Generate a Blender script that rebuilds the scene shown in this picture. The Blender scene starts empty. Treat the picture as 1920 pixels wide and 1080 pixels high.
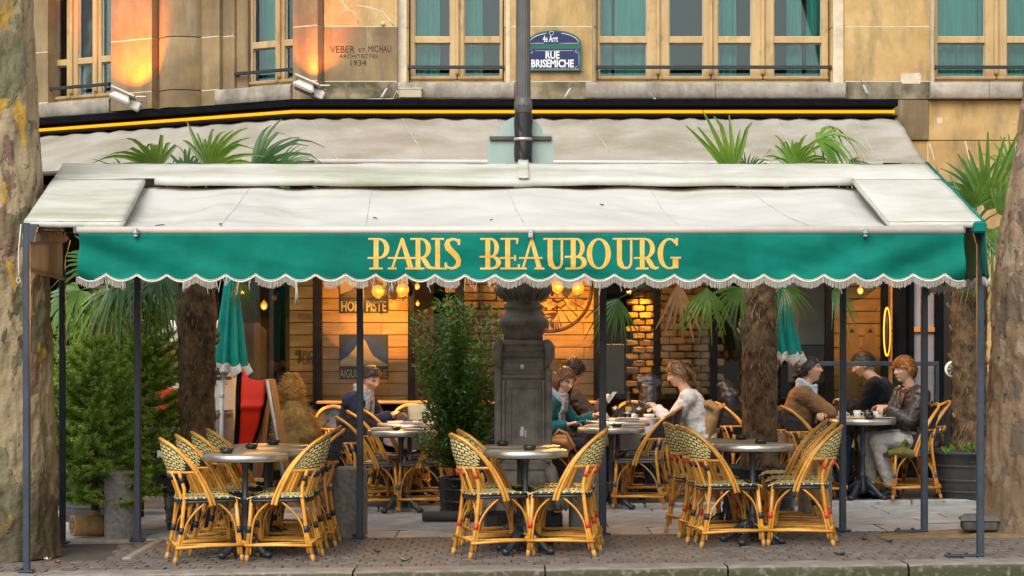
import bpy, bmesh, math, random
from mathutils import Vector, Matrix, noise as mnoise
random.seed(7)
R = math.radians
PI = math.pi
sc = bpy.context.scene
COL = sc.collection

# ------------------------------------------------------------------ camera, world, sun, exposure
FPX, CXP, HYP, EYE = 3800.0, 960.0, 650.0, 1.47      # focal length in px of the 1920 photo, horizon row, eye height
cam = bpy.data.cameras.new('camera')
cam.sensor_width = 36.0
cam.lens = FPX / 1920 * 36
cam.shift_y = (HYP - 540) / 1920
cam.clip_start = 0.1
cam.clip_end = 1500
camo = bpy.data.objects.new('camera', cam)
camo.location = (0, 0, EYE)
camo.rotation_euler = (PI / 2, 0, 0)
COL.objects.link(camo)
sc.camera = camo

w = bpy.data.worlds.new('World')
sc.world = w
w.use_nodes = True
nt = w.node_tree
bg = nt.nodes['Background']
sky = nt.nodes.new('ShaderNodeTexSky')
sky.sky_type = 'NISHITA'
sky.sun_disc = False
sky.sun_elevation = R(48)
sky.sun_rotation = R(200)
sky.dust_density = 4.0
sky.air_density = 1.4
hs = nt.nodes.new('ShaderNodeHueSaturation')
hs.inputs['Saturation'].default_value = 0.22          # overcast: nearly white sky
nt.links.new(sky.outputs[0], hs.inputs['Color'])
nt.links.new(hs.outputs[0], bg.inputs['Color'])
bg.inputs['Strength'].default_value = 0.13
sun = bpy.data.lights.new('sun', 'SUN')
sun.energy = 1.45
sun.angle = R(50)
sun.color = (1.0, 0.95, 0.88)
suno = bpy.data.objects.new('sun', sun)
suno.rotation_euler = (R(48), 0, R(-16))               # from behind the camera, high, a little from the left
COL.objects.link(suno)
sc.view_settings.view_transform = 'Standard'
sc.view_settings.look = 'None'
sc.view_settings.gamma = 1
sc.view_settings.use_curve_mapping = False
sc.view_settings.exposure = 0.6
sc.cycles.max_bounces = 6
sc.cycles.diffuse_bounces = 3
sc.cycles.transparent_max_bounces = 16
sc.cycles.use_denoising = True

# ------------------------------------------------------------------ helpers
def PX(px, d): return (px - CXP) * d / FPX
def PZ(py, d): return EYE + (HYP - py) * d / FPX
def P(px, py, d): return Vector((PX(px, d), d, PZ(py, d)))
def gz(x): return 0.0135 * max(-8, min(8, x))             # the street rises a little to the right
def S(r, g, b):
    def f(c):
        c /= 255.0
        return c / 12.92 if c <= 0.04045 else ((c + 0.055) / 1.055) ** 2.4
    return (f(r), f(g), f(b))
def V(*a): return Vector(a)
def lerp(a, b, t): return a + (b - a) * t
def nz(x, y=0, z=0): return mnoise.noise(Vector((x, y, z)))
def rz3(a): return Matrix.Rotation(a, 3, 'Z')

class MB:
    """collects geometry; build() links it as ONE mesh object"""
    def __init__(s): s.v = []; s.f = []; s.sm = []; s.mi = []
    def add(s, vs, fs, smooth=False, mi=0):
        b = len(s.v)
        s.v.extend(tuple(v) for v in vs)
        for f in fs:
            s.f.append(tuple(i + b for i in f)); s.sm.append(smooth); s.mi.append(mi)
        return s
    def box(s, c, size, rot=None, ch=0.0, mi=0, taper=1.0):
        hx, hy, hz = size[0] / 2, size[1] / 2, size[2] / 2
        c = Vector(c)
        if ch <= 0:
            vs = []
            for z in (-1, 1):
                t = taper if z > 0 else 1.0
                for x, y in ((-1, -1), (1, -1), (1, 1), (-1, 1)):
                    vs.append(Vector((x * hx * t, y * hy * t, z * hz)))
            fs = [(3, 2, 1, 0), (4, 5, 6, 7), (0, 1, 5, 4), (1, 2, 6, 5), (2, 3, 7, 6), (3, 0, 4, 7)]
        else:
            ch = min(ch, hx * .9, hy * .9, hz * .9)
            vs = []; idx = {}
            for x in (-1, 1):
                for y in (-1, 1):
                    for z in (-1, 1):
                        t = taper if z > 0 else 1.0
                        for a in range(3):
                            p = [(hx - (0 if a == 0 else ch)) * x * t, (hy - (0 if a == 1 else ch)) * y * t, (hz - (0 if a == 2 else ch)) * z]
                            idx[(x, y, z, a)] = len(vs); vs.append(Vector(p))
            fs = []
            for sg in (-1, 1):
                for a in range(3):
                    q = []
                    for (p, r) in ((-1, -1), (1, -1), (1, 1), (-1, 1)):
                        k = [0, 0, 0]; k[a] = sg; k[(a + 1) % 3] = p; k[(a + 2) % 3] = r
                        q.append(idx[(k[0], k[1], k[2], a)])
                    fs.append(tuple(q if sg > 0 else q[::-1]))
            for a in range(3):
                b_, c_ = (a + 1) % 3, (a + 2) % 3
                for sb in (-1, 1):
                    for s2 in (-1, 1):
                        k0 = [0, 0, 0]; k0[a] = -1; k0[b_] = sb; k0[c_] = s2
                        k1 = list(k0); k1[a] = 1
                        q = [idx[(*k0, b_)], idx[(*k1, b_)], idx[(*k1, c_)], idx[(*k0, c_)]]
                        fs.append(tuple(q if sb * s2 < 0 else q[::-1]))
            for x in (-1, 1):
                for y in (-1, 1):
                    for z in (-1, 1):
                        q = [idx[(x, y, z, 0)], idx[(x, y, z, 1)], idx[(x, y, z, 2)]]
                        fs.append(tuple(q if x * y * z > 0 else q[::-1]))
        if rot is not None: vs = [rot @ v for v in vs]
        return s.add([v + c for v in vs], fs, False, mi)
    def tube(s, pts, r, n=8, caps=True, smooth=True, mi=0, up=None):
        pts = [Vector(p) for p in pts]; m = len(pts)
        rad = r if isinstance(r, (list, tuple)) and len(r) == m else [r] * m
        tang = []
        for i in range(m):
            a = pts[max(i - 1, 0)]; b = pts[min(i + 1, m - 1)]
            t = b - a
            tang.append(t.normalized() if t.length > 1e-9 else Vector((0, 0, 1)))
        u = Vector(up) if up else (Vector((0, 0, 1)) if abs(tang[0].z) < 0.9 else Vector((1, 0, 0)))
        vs = []
        for i in range(m):
            t = tang[i]
            u = (u - t * u.dot(t))
            if u.length < 1e-6: u = t.orthogonal()
            u.normalize()
            b = t.cross(u)
            ra, rb = rad[i] if isinstance(rad[i], (tuple, list)) else (rad[i], rad[i])
            for k in range(n):
                a = 2 * PI * k / n
                vs.append(pts[i] + u * (math.cos(a) * ra) + b * (math.sin(a) * rb))
        fs = []
        for i in range(m - 1):
            for k in range(n):
                k2 = (k + 1) % n
                fs.append((i * n + k, i * n + k2, (i + 1) * n + k2, (i + 1) * n + k))
        s.add(vs, fs, smooth, mi)
        if caps:
            b = len(s.v) - len(vs)
            s.f.append(tuple(b + k for k in range(n))[::-1]); s.sm.append(False); s.mi.append(mi)
            s.f.append(tuple(b + (m - 1) * n + k for k in range(n))); s.sm.append(False); s.mi.append(mi)
        return s
    def lathe(s, prof, n=24, c=(0, 0, 0), smooth=True, mi=0, rot=None, caps=True, a0=0.0, sq=None):
        """prof: (radius, z); sq: superellipse exponent per ring -> squarish section"""
        c = Vector(c); vs = []
        for j, (r, z) in enumerate(prof):
            for k in range(n):
                a = a0 + 2 * PI * k / n
                x, y = math.cos(a), math.sin(a)
                if sq:
                    e = sq
                    d = (abs(x) ** e + abs(y) ** e) ** (1 / e)
                    x, y = x / d, y / d
                p = Vector((x * r, y * r, z))
                vs.append((rot @ p if rot else p) + c)
        fs = []
        for i in range(len(prof) - 1):
            for k in range(n):
                k2 = (k + 1) % n
                fs.append((i * n + k, i * n + k2, (i + 1) * n + k2, (i + 1) * n + k))
        s.add(vs, fs, smooth, mi)
        if caps:
            b = len(s.v) - len(vs); m = len(prof)
            if prof[0][0] > 1e-4: s.f.append(tuple(b + k for k in range(n))[::-1]); s.sm.append(False); s.mi.append(mi)
            if prof[-1][0] > 1e-4: s.f.append(tuple(b + (m - 1) * n + k for k in range(n))); s.sm.append(False); s.mi.append(mi)
        return s
    def grid(s, fn, nu, nv, smooth=True, mi=0, closed=False):
        vs = []
        for j in range(nv + 1):
            for i in range(nu + (0 if closed else 1)):
                vs.append(fn(i / nu, j / nv))
        w_ = nu + (0 if closed else 1); fs = []
        for j in range(nv):
            for i in range(nu):
                i2 = (i + 1) % w_
                fs.append((j * w_ + i, j * w_ + i2, (j + 1) * w_ + i2, (j + 1) * w_ + i))
        return s.add(vs, fs, smooth, mi)
    def sphere(s, c, r, nu=14, nv=9, mi=0, rot=None):
        c = Vector(c); r = (r, r, r) if not isinstance(r, (tuple, list)) else r
        def f(u, v):
            a = 2 * PI * u; b = PI * (v - .5)
            p = Vector((math.cos(a) * math.cos(b) * r[0], math.sin(a) * math.cos(b) * r[1], math.sin(b) * r[2]))
            return c + (rot @ p if rot else p)
        return s.grid(f, nu, nv, True, mi, True)
    def prism(s, poly, fn, h, mi=0):
        """poly: 2-D points counter-clockwise; fn(x, y, k) -> point on the back (k=0) or front (k=1)"""
        n = len(poly)
        vs = [fn(x, y, 0) for x, y in poly] + [fn(x, y, h) for x, y in poly]
        fs = [tuple(range(n))[::-1], tuple(range(n, 2 * n))] + [(i, (i + 1) % n, n + (i + 1) % n, n + i) for i in range(n)]
        return s.add(vs, fs, False, mi)
    def xform(s, m):
        s.v = [tuple(m @ Vector(v)) for v in s.v]; return s
    def mesh(s, name, mats):
        me = bpy.data.meshes.new(name)
        me.from_pydata(s.v, [], s.f)
        for m in (mats if isinstance(mats, (list, tuple)) else [mats]): me.materials.append(m)
        me.polygons.foreach_set('use_smooth', s.sm)
        me.polygons.foreach_set('material_index', s.mi)
        me.update()
        return me
    def build(s, name, mats, parent=None, world=True):
        """world: vertices are in world space (parents unrotated); else in the parent's space"""
        if parent is not None and world:
            L = wloc(parent)
            s.v = [(v[0] - L.x, v[1] - L.y, v[2] - L.z) for v in s.v]
        o = bpy.data.objects.new(name, s.mesh(name, mats))
        COL.objects.link(o)
        if parent is not None: o.parent = parent
        return o

def wloc(o):
    L = Vector((0, 0, 0))
    while o is not None: L += o.location; o = o.parent
    return L
def tag(o, label=None, cat=None, group=None, kind=None):
    if label: o['label'] = label
    if cat: o['category'] = cat
    if group: o['group'] = group
    if kind: o['kind'] = kind
    return o
def thing(name, label, cat, loc=(0, 0, 0), rot=0.0, group=None):
    o = bpy.data.objects.new(name, None)
    o.empty_display_size = 0.1
    o.location = loc; o.rotation_euler = (0, 0, rot)
    COL.objects.link(o)
    return tag(o, label, cat, group)
KIDS = {}
def kids(o): return [c for c in bpy.data.objects if c.parent == o] if o.name not in KIDS else KIDS[o.name]
def copy_tree(o, parent=None, cache=True):
    c = o.copy(); COL.objects.link(c); c.parent = parent
    if o.name not in KIDS: KIDS[o.name] = [k for k in bpy.data.objects if k.parent == o]
    for ch in KIDS[o.name]: copy_tree(ch, c)
    return c
def share(src, name, parent, loc=(0, 0, 0)):
    o = bpy.data.objects.new(name, src.data); COL.objects.link(o); o.parent = parent; o.location = loc
    return o
def solidify(o, t, off=0.0):
    m = o.modifiers.new('thickness', 'SOLIDIFY'); m.thickness = t; m.offset = off; return o
TMPS = None
def evaluated_mesh(o):
    """evaluate one object in a small scene of its own (quick, whatever else is built)"""
    global TMPS
    if TMPS is None: TMPS = bpy.data.scenes.new('scratch')
    TMPS.collection.objects.link(o)
    TMPS.view_layers[0].update(); dg = TMPS.view_layers[0].depsgraph
    if dg is None:
        with bpy.context.temp_override(scene=TMPS, view_layer=TMPS.view_layers[0]): dg = bpy.context.evaluated_depsgraph_get()
    dg.update()
    me = bpy.data.meshes.new_from_object(o.evaluated_get(dg))
    TMPS.collection.objects.unlink(o)
    bpy.data.objects.remove(o)
    return me
def remesh_obj(mb, name, mat, parent, voxel=0.008, smooth=4, disp=None, world=False):
    """join overlapping solids into one continuous skin"""
    tmp = bpy.data.objects.new('tmp', mb.mesh('tmp', mat))
    m = tmp.modifiers.new('r', 'REMESH'); m.mode = 'VOXEL'; m.voxel_size = voxel; m.use_smooth_shade = True
    if smooth:
        k = tmp.modifiers.new('s', 'SMOOTH'); k.factor = 0.5; k.iterations = smooth
    me = evaluated_mesh(tmp)
    if disp:
        cn = [(v.co.copy(), v.normal.copy()) for v in me.vertices]      # read first: writing would refresh the normals each time
        me.vertices.foreach_set('co', [q for c, n_ in cn for q in c + n_ * disp(c)])
    if world and parent is not None:
        L = wloc(parent)
        me.vertices.foreach_set('co', [q for v in me.vertices for q in v.co - L])
    me.materials.clear(); me.materials.append(mat)
    me.polygons.foreach_set('use_smooth', [True] * len(me.polygons))
    o = bpy.data.objects.new(name, me); me.name = name
    COL.objects.link(o); o.parent = parent
    return o
def text_mb(txt, height, fn, depth=0.002, mi=0, spacing=1.0, width=None, bold=0.0):
    """flat lettering from the built-in font; fn(x, y, k): x, y in metres on the sign, centred, k = height off it"""
    cu = bpy.data.curves.new('t', 'FONT'); cu.body = txt; cu.align_x = 'CENTER'; cu.size = 1.0; cu.space_character = spacing
    cu.offset = bold
    cu.resolution_u = 3
    me = evaluated_mesh(bpy.data.objects.new('t', cu))
    mb = MB()
    if len(me.vertices):
        ys = [v.co.y for v in me.vertices]; xs = [v.co.x for v in me.vertices]
        y0, y1, x0, x1 = min(ys), max(ys), min(xs), max(xs)
        k = height / 0.72
        kx = k if width is None else width / (x1 - x0)
        cx = (x0 + x1) / 2
        mb.add([fn((v.co.x - cx) * kx, v.co.y * k, depth) for v in me.vertices], [tuple(p.vertices) for p in me.polygons], False, mi)
    bpy.data.meshes.remove(me)
    return mb

# ------------------------------------------------------------------ materials
MATS = {}
def _n(t, k, **kw):
    n = t.nodes.new(k)
    for a, b in kw.items(): setattr(n, a, b)
    return n
def M(name, col, rough=0.6, var=0.18, scale=5.0, bump=0.0, bscale=60.0, metal=0.0, spec=0.5, col2=None, mix=(0.35, 0.65), rnd=0.0, coat=0.0,
      stretch=(1, 1, 1), bstretch=None, detail=6.0, distort=0.0, trans=0.0, tcol=None, sheen=0.0, coord='Object', extra=None, rvar=0.08, bdist=0.004):
    if name in MATS: return MATS[name]
    m = bpy.data.materials.new(name); m.use_nodes = True
    t = m.node_tree; L = t.links.new
    b = t.nodes['Principled BSDF']
    tc = _n(t, 'ShaderNodeTexCoord')
    mp = _n(t, 'ShaderNodeMapping'); mp.inputs['Scale'].default_value = stretch
    L(tc.outputs[coord], mp.inputs['Vector'])
    no = _n(t, 'ShaderNodeTexNoise'); no.inputs['Scale'].default_value = scale; no.inputs['Detail'].default_value = detail
    no.inputs['Distortion'].default_value = distort
    no.inputs['Roughness'].default_value = 0.62
    L(mp.outputs[0], no.inputs['Vector'])
    vec = mp.outputs[0]
    cr = _n(t, 'ShaderNodeValToRGB')
    e = cr.color_ramp.elements
    a = tuple(c * (1 - var) for c in col); c2 = tuple(min(1, c * (1 + var)) for c in col) if col2 is None else col2
    if col2 is not None: a = col
    e[0].position, e[1].position = mix
    e[0].color = (*a, 1); e[1].color = (*c2, 1)
    L(no.outputs['Fac'], cr.inputs['Fac'])
    cur = cr.outputs['Color']
    if extra: cur = extra(t, cur, vec, tc)
    if rnd > 0:
        oi = _n(t, 'ShaderNodeObjectInfo')
        mr = _n(t, 'ShaderNodeMapRange'); mr.inputs['To Min'].default_value = 1 - rnd; mr.inputs['To Max'].default_value = 1 + rnd
        L(oi.outputs['Random'], mr.inputs['Value'])
        mul = _n(t, 'ShaderNodeMix', data_type='RGBA', blend_type='MULTIPLY'); mul.inputs['Factor'].default_value = 1
        cb = _n(t, 'ShaderNodeCombineColor')
        for i in range(3): L(mr.outputs[0], cb.inputs[i])
        L(cur, mul.inputs['A']); L(cb.outputs[0], mul.inputs['B'])
        cur = mul.outputs['Result']
    L(cur, b.inputs['Base Color'])
    rr = _n(t, 'ShaderNodeMapRange'); rr.inputs['To Min'].default_value = max(0.02, rough - rvar); rr.inputs['To Max'].default_value = min(1, rough + rvar)
    L(no.outputs['Fac'], rr.inputs['Value']); L(rr.outputs[0], b.inputs['Roughness'])
    b.inputs['Metallic'].default_value = metal
    b.inputs['Specular IOR Level'].default_value = spec
    b.inputs['Coat Weight'].default_value = coat
    b.inputs['Sheen Weight'].default_value = sheen
    if bump > 0:
        n2 = _n(t, 'ShaderNodeTexNoise'); n2.inputs['Scale'].default_value = bscale; n2.inputs['Detail'].default_value = 4
        if bstretch:
            mp2 = _n(t, 'ShaderNodeMapping'); mp2.inputs['Scale'].default_value = bstretch
            L(tc.outputs[coord], mp2.inputs['Vector']); L(mp2.outputs[0], n2.inputs['Vector'])
        else: L(vec, n2.inputs['Vector'])
        bp = _n(t, 'ShaderNodeBump'); bp.inputs['Strength'].default_value = bump; bp.inputs['Distance'].default_value = bdist
        L(n2.outputs['Fac'], bp.inputs['Height']); L(bp.outputs[0], b.inputs['Normal'])
    if trans > 0:
        tr = _n(t, 'ShaderNodeBsdfTranslucent')
        if tcol: tr.inputs['Color'].default_value = (*tcol, 1)
        else: L(cur, tr.inputs['Color'])
        mx = _n(t, 'ShaderNodeMixShader'); mx.inputs[0].default_value = trans
        L(b.outputs[0], mx.inputs[1]); L(tr.outputs[0], mx.inputs[2])
        L(mx.outputs[0], t.nodes['Material Output'].inputs['Surface'])
    MATS[name] = m
    return m
def stain(scale, col, lo, hi, stretch=(1, 1, 1), amt=1.0, off=(0, 0, 0)):
    """an 'extra' hook: patches of another colour with their own shape"""
    def f(t, cur, vec, tc):
        mp = _n(t, 'ShaderNodeMapping'); mp.inputs['Scale'].default_value = stretch; mp.inputs['Location'].default_value = off
        t.links.new(tc.outputs['Object'], mp.inputs['Vector'])
        n = _n(t, 'ShaderNodeTexNoise'); n.inputs['Scale'].default_value = scale; n.inputs['Detail'].default_value = 7; n.inputs['Roughness'].default_value = .65
        t.links.new(mp.outputs[0], n.inputs['Vector'])
        mr = _n(t, 'ShaderNodeMapRange'); mr.inputs['From Min'].default_value = lo; mr.inputs['From Max'].default_value = hi; mr.inputs['To Max'].default_value = amt
        t.links.new(n.outputs['Fac'], mr.inputs['Value'])
        mx = _n(t, 'ShaderNodeMix', data_type='RGBA'); mx.inputs['B'].default_value = (*col, 1)
        t.links.new(mr.outputs[0], mx.inputs['Factor']); t.links.new(cur, mx.inputs['A'])
        return mx.outputs['Result']
    return f
def chain(*fs):
    def f(t, cur, vec, tc):
        for g in fs: cur = g(t, cur, vec, tc)
        return cur
    return f
def emit(name, col, strength, base=(0.3, 0.15, 0.03)):
    if name in MATS: return MATS[name]
    m = bpy.data.materials.new(name); m.use_nodes = True
    b = m.node_tree.nodes['Principled BSDF']
    b.inputs['Base Color'].default_value = (*base, 1)
    b.inputs['Emission Color'].default_value = (*col, 1); b.inputs['Emission Strength'].default_value = strength
    b.inputs['Roughness'].default_value = .4
    MATS[name] = m; return m
def glass(name, tint=(0.85, 0.92, 0.9), refl=1.0, rough=0.02, ior=1.5):
    if name in MATS: return MATS[name]
    m = bpy.data.materials.new(name); m.use_nodes = True
    t = m.node_tree; t.nodes.remove(t.nodes['Principled BSDF'])
    tr = _n(t, 'ShaderNodeBsdfTransparent'); tr.inputs['Color'].default_value = (*tint, 1)
    gl = _n(t, 'ShaderNodeBsdfGlossy'); gl.inputs['Roughness'].default_value = rough
    no = _n(t, 'ShaderNodeTexNoise'); no.inputs['Scale'].default_value = 1.3; no.inputs['Detail'].default_value = 2
    tc = _n(t, 'ShaderNodeTexCoord'); t.links.new(tc.outputs['Object'], no.inputs['Vector'])
    bp = _n(t, 'ShaderNodeBump'); bp.inputs['Strength'].default_value = .15; bp.inputs['Distance'].default_value = .01
    t.links.new(no.outputs['Fac'], bp.inputs['Height']); t.links.new(bp.outputs[0], gl.inputs['Normal'])
    fr = _n(t, 'ShaderNodeFresnel'); fr.inputs['IOR'].default_value = ior
    mu = _n(t, 'ShaderNodeMath', operation='MULTIPLY'); mu.inputs[1].default_value = refl
    t.links.new(fr.outputs[0], mu.inputs[0])
    mx = _n(t, 'ShaderNodeMixShader')
    t.links.new(mu.outputs[0], mx.inputs[0]); t.links.new(tr.outputs[0], mx.inputs[1]); t.links.new(gl.outputs[0], mx.inputs[2])
    t.links.new(mx.outputs[0], t.nodes['Material Output'].inputs['Surface'])
    MATS[name] = m; return m
# ------------------------------------------------------------------ SETTING: road, kerb, pavement, terrace
m_asph = M('asphalt', (0.055, 0.053, 0.05), .85, .3, 9, .6, 180)
m_sett = M('granite_sett', (0.10, 0.083, 0.069), .8, .3, 14, .6, 90, col2=(0.155, 0.130, 0.110), rnd=.2, extra=stain(3, (0.07, 0.058, 0.048), .5, .72, amt=.6))
m_joint = M('joint_sand', (0.065, 0.053, 0.042), .95, .4, 20, .5, 120)
m_kerb = M('kerb_granite', (0.20, 0.175, 0.15), .75, .25, 8, .9, 70, col2=(0.33, 0.29, 0.25), rnd=.12,
           extra=stain(5, (0.15, 0.10, 0.06), .55, .75, amt=.6))
def moss_face(t, cur, vec, tc):
    g = _n(t, 'ShaderNodeNewGeometry')
    sx = _n(t, 'ShaderNodeSeparateXYZ'); t.links.new(g.outputs['Normal'], sx.inputs[0])
    mr = _n(t, 'ShaderNodeMapRange'); mr.inputs['From Min'].default_value = -.55; mr.inputs['From Max'].default_value = -.85
    t.links.new(sx.outputs['Y'], mr.inputs['Value'])
    n = _n(t, 'ShaderNodeTexNoise'); n.inputs['Scale'].default_value = 24; n.inputs['Detail'].default_value = 5
    t.links.new(tc.outputs['Object'], n.inputs['Vector'])
    m2 = _n(t, 'ShaderNodeMapRange'); m2.inputs['From Min'].default_value = .25; m2.inputs['From Max'].default_value = .48
    t.links.new(n.outputs['Fac'], m2.inputs['Value'])
    mu = _n(t, 'ShaderNodeMath', operation='MULTIPLY'); t.links.new(mr.outputs[0], mu.inputs[0]); t.links.new(m2.outputs[0], mu.inputs[1])
    mx = _n(t, 'ShaderNodeMix', data_type='RGBA'); mx.inputs['B'].default_value = (0.050, 0.047, 0.016, 1)
    t.links.new(mu.outputs[0], mx.inputs['Factor']); t.links.new(cur, mx.inputs['A'])
    return mx.outputs['Result']
m_kerb2 = M('kerb_mossy', (0.15, 0.128, 0.108), .75, .25, 8, .9, 70, col2=(0.25, 0.215, 0.185), rnd=.12, extra=chain(stain(5, (0.17, 0.11, 0.06), .55, .75, amt=.6), moss_face))
m_slab = M('pale_slab', (0.34, 0.33, 0.315), .8, .2, 5, .8, 50, col2=(0.50, 0.485, 0.46), rnd=.1, extra=chain(stain(4, (0.12, 0.07, 0.035), .6, .75, (1, 2.2, 1), .8), stain(9, (0.1, 0.09, 0.08), .58, .7, (1, 3, 1), .7)))
m_terr = M('terrace_floor', (0.12, 0.11, 0.1), .8, .25, 6, .5, 60)
m_sand = M('sand', (0.24, 0.16, 0.075), .95, .25, 10, .8, 120, extra=stain(14, (0.12, 0.075, 0.035), .55, .7, amt=.7))
m_soil = M('soil', (0.055, 0.038, 0.024), .95, .5, 15, .9, 90)

g = MB()
def sheet(x0, x1, y0, y1, dz, nx=24, ny=4):
    g.grid(lambda u, v: Vector((lerp(x0, x1, u), lerp(y0, y1, v), gz(lerp(x0, x1, u)) + dz)), nx, ny, False)
sheet(-300, 300, -300, 13.36, -0.125, 60, 6)
road = tag(g.build('road', m_asph), 'grey asphalt road along the kerb', kind='structure')
g = MB(); sheet(-300, 300, 13.5, 400, -0.035, 60, 6)
ground = tag(g.build('ground', m_joint), 'sandy ground under the paving and building', kind='structure')

# kerb: long granite stones with gaps
kerb = MB()
kerb.grid(lambda u, v: Vector((lerp(-12, 12, u), lerp(13.4, 13.6, v), gz(lerp(-12, 12, u)) - .06)), 12, 1, False)
kerb = tag(kerb.build('kerb', m_joint), 'granite kerb along the front of the pavement', kind='structure')
def slope_rot(): return Matrix.Rotation(-math.atan(0.0135), 3, 'Y')
joints = [-8.6, -6.9, -5.3, -4.2, PX(60, 13.4), PX(622, 13.4), PX(1022, 13.4), PX(1364, 13.4), PX(1702, 13.4), 3.9, 5.2, 6.8, 8.6]
joints = [-8.6, -6.9, -5.3, -4.2, -3.16, PX(662, 13.4), PX(1022, 13.4), PX(1364, 13.4), PX(1702, 13.4), 3.9, 5.2, 6.8, 8.6]
for a, b in zip(joints[:-1], joints[1:]):
    k = MB()
    n = max(3, int((b - a) / .09))
    prof = [(13.368, -.16), (13.362, -.05), (13.366, -.014), (13.386, .0), (13.45, .002), (13.6, .002), (13.665, .0), (13.672, -.03), (13.672, -.16)]
    def kf(u, v):
        i = v * (len(prof) - 1); i0 = min(int(i), len(prof) - 2); t = i - i0
        y = lerp(prof[i0][0], prof[i0 + 1][0], t); z = lerp(prof[i0][1], prof[i0 + 1][1], t)
        x = lerp(a + .006, b - .006, u)
        e = .010 * nz(x * 6, y * 9, a) + .006 * nz(x * 20, 5, z * 20)
        end = max(0, 1 - min(u, 1 - u) * n * 1.0) * .006
        return Vector((x, y + (e if i0 < 4 else 0), gz(x) + z + .5 * e - end))
    k.grid(kf, n, 16, True)
    o = k.build('kerb_stone', m_kerb2, kerb)

# pavement of granite setts: the nearest 300 are single pieces
pav = tag(MB().grid(lambda u, v: Vector((lerp(-9, 9, u), lerp(13.66, 15.74, v), gz(lerp(-9, 9, u)) - .016)), 24, 1, False).build('pavement', m_joint),
          'pavement of small brown grey granite setts', kind='structure')
sett_meshes = []
for i in range(10):
    b = MB(); rr = random.Random(i)
    b.box((0, 0, -.02), (.096 + rr.uniform(-.005, .002), .153 + rr.uniform(-.010, .003), .045), slope_rot(), .004 + rr.random() * .003)
    b.v = [(x + rr.uniform(-.003, .003), y + rr.uniform(-.003, .003), z + rr.uniform(-.0015, .0015)) for x, y, z in b.v]
    sett_meshes.append(b.mesh('sett', m_sett))
spots = []
row = 0; y = 13.755
while y < 15.74:
    x = -8.8 + (row % 2) * .05
    wv = .008 * math.sin(row * 1.7)
    while x < 8.8:
        pit = (-4.6 < x < -2.86 - (y - 14.3) * .1 and y > 14.36) or (x > PX(1650, y) + .25 * nz(y * 3, 4) and 15.05 < y and x < 5.2)
        if not pit: spots.append((x + random.uniform(-.004, .004), y + wv + random.uniform(-.006, .006), random.uniform(-.0025, .002)))
        x += .1
    row += 1; y += .157
spots.sort(key=lambda s: s[1] + (50 if abs(s[0]) > s[1] * .262 else 0))
rest = MB()
for i, (x, y, dz) in enumerate(spots):
    me = sett_meshes[(i * 7 + int(x * 31)) % 10]
    if i < 300:
        o = bpy.data.objects.new('sett', me); COL.objects.link(o); o.parent = pav
        o.location = (x, y, gz(x) + dz); o.rotation_euler = (random.uniform(-.02, .02), random.uniform(-.02, .02), random.uniform(-.05, .05) + (PI if i % 2 else 0))
    else:
        c, s_ = math.cos(random.uniform(-.05, .05)), random.uniform(-.05, .05)
        rest.add([(v.co.x * c - v.co.y * s_ + x, v.co.x * s_ + v.co.y * c + y, v.co.z + gz(x) + dz) for v in me.vertices], [tuple(p.vertices) for p in me.polygons])
o = rest.build('sett_paving', m_sett, pav); o['kind'] = 'stuff'

# pale slab strip behind, its worn front edge
strip = tag(MB().grid(lambda u, v: Vector((lerp(-9, 9, u), lerp(15.78, 18.3, v), gz(lerp(-9, 9, u)) - .012)), 24, 1, False).build('slab_strip', m_joint),
            'strip of pale worn stone slabs between pavement and terrace', kind='structure')
y = 15.8; r_ = 0
while y < 18.15:
    dep = (.62, .5, .42, .5, .42)[r_ % 5]
    x = -6 + (r_ % 3) * .27
    while x < 6:
        wd = random.uniform(.7, 1.25)
        b = MB()
        n = 7
        ph = random.random() * 9
        def sf(u, v):
            xx = lerp(x + .006, x + wd - .006, u); yy = lerp(y + .006, y + dep - .006, v)
            ed = min(min(u, 1 - u) * wd, min(v, 1 - v) * dep)
            return Vector((xx + .008 * nz(yy * 9, ph), yy + .010 * nz(xx * 9, ph) * (1 if r_ else 1.8), gz(xx) + .004 * nz(xx * 3, yy * 3, ph) - .010 * max(0, 1 - ed / .02) + (.003 if r_ else 0)))
        b.grid(sf, 14, 8, True)
        b.build('paving_slab', m_slab, strip)
        x += wd
    y += dep; r_ += 1
# terrace floor with a thin kerb edge
terr = MB(); terr.grid(lambda u, v: Vector((lerp(-9, 9, u), lerp(18.36, 20.86, v), gz(lerp(-9, 9, u)) + .035)), 24, 2, False)
terr = tag(terr.build('terrace_floor', m_terr), 'dark floor of the cafe terrace', kind='structure')
for i in range(14):
    x0 = -8.4 + i * 1.2
    b = MB(); b.box((x0 + .6, 18.31, gz(x0 + .6) - .01), (1.19, .13, .1), slope_rot(), .012)
    b.build('edging_stone', m_slab, terr)

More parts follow.
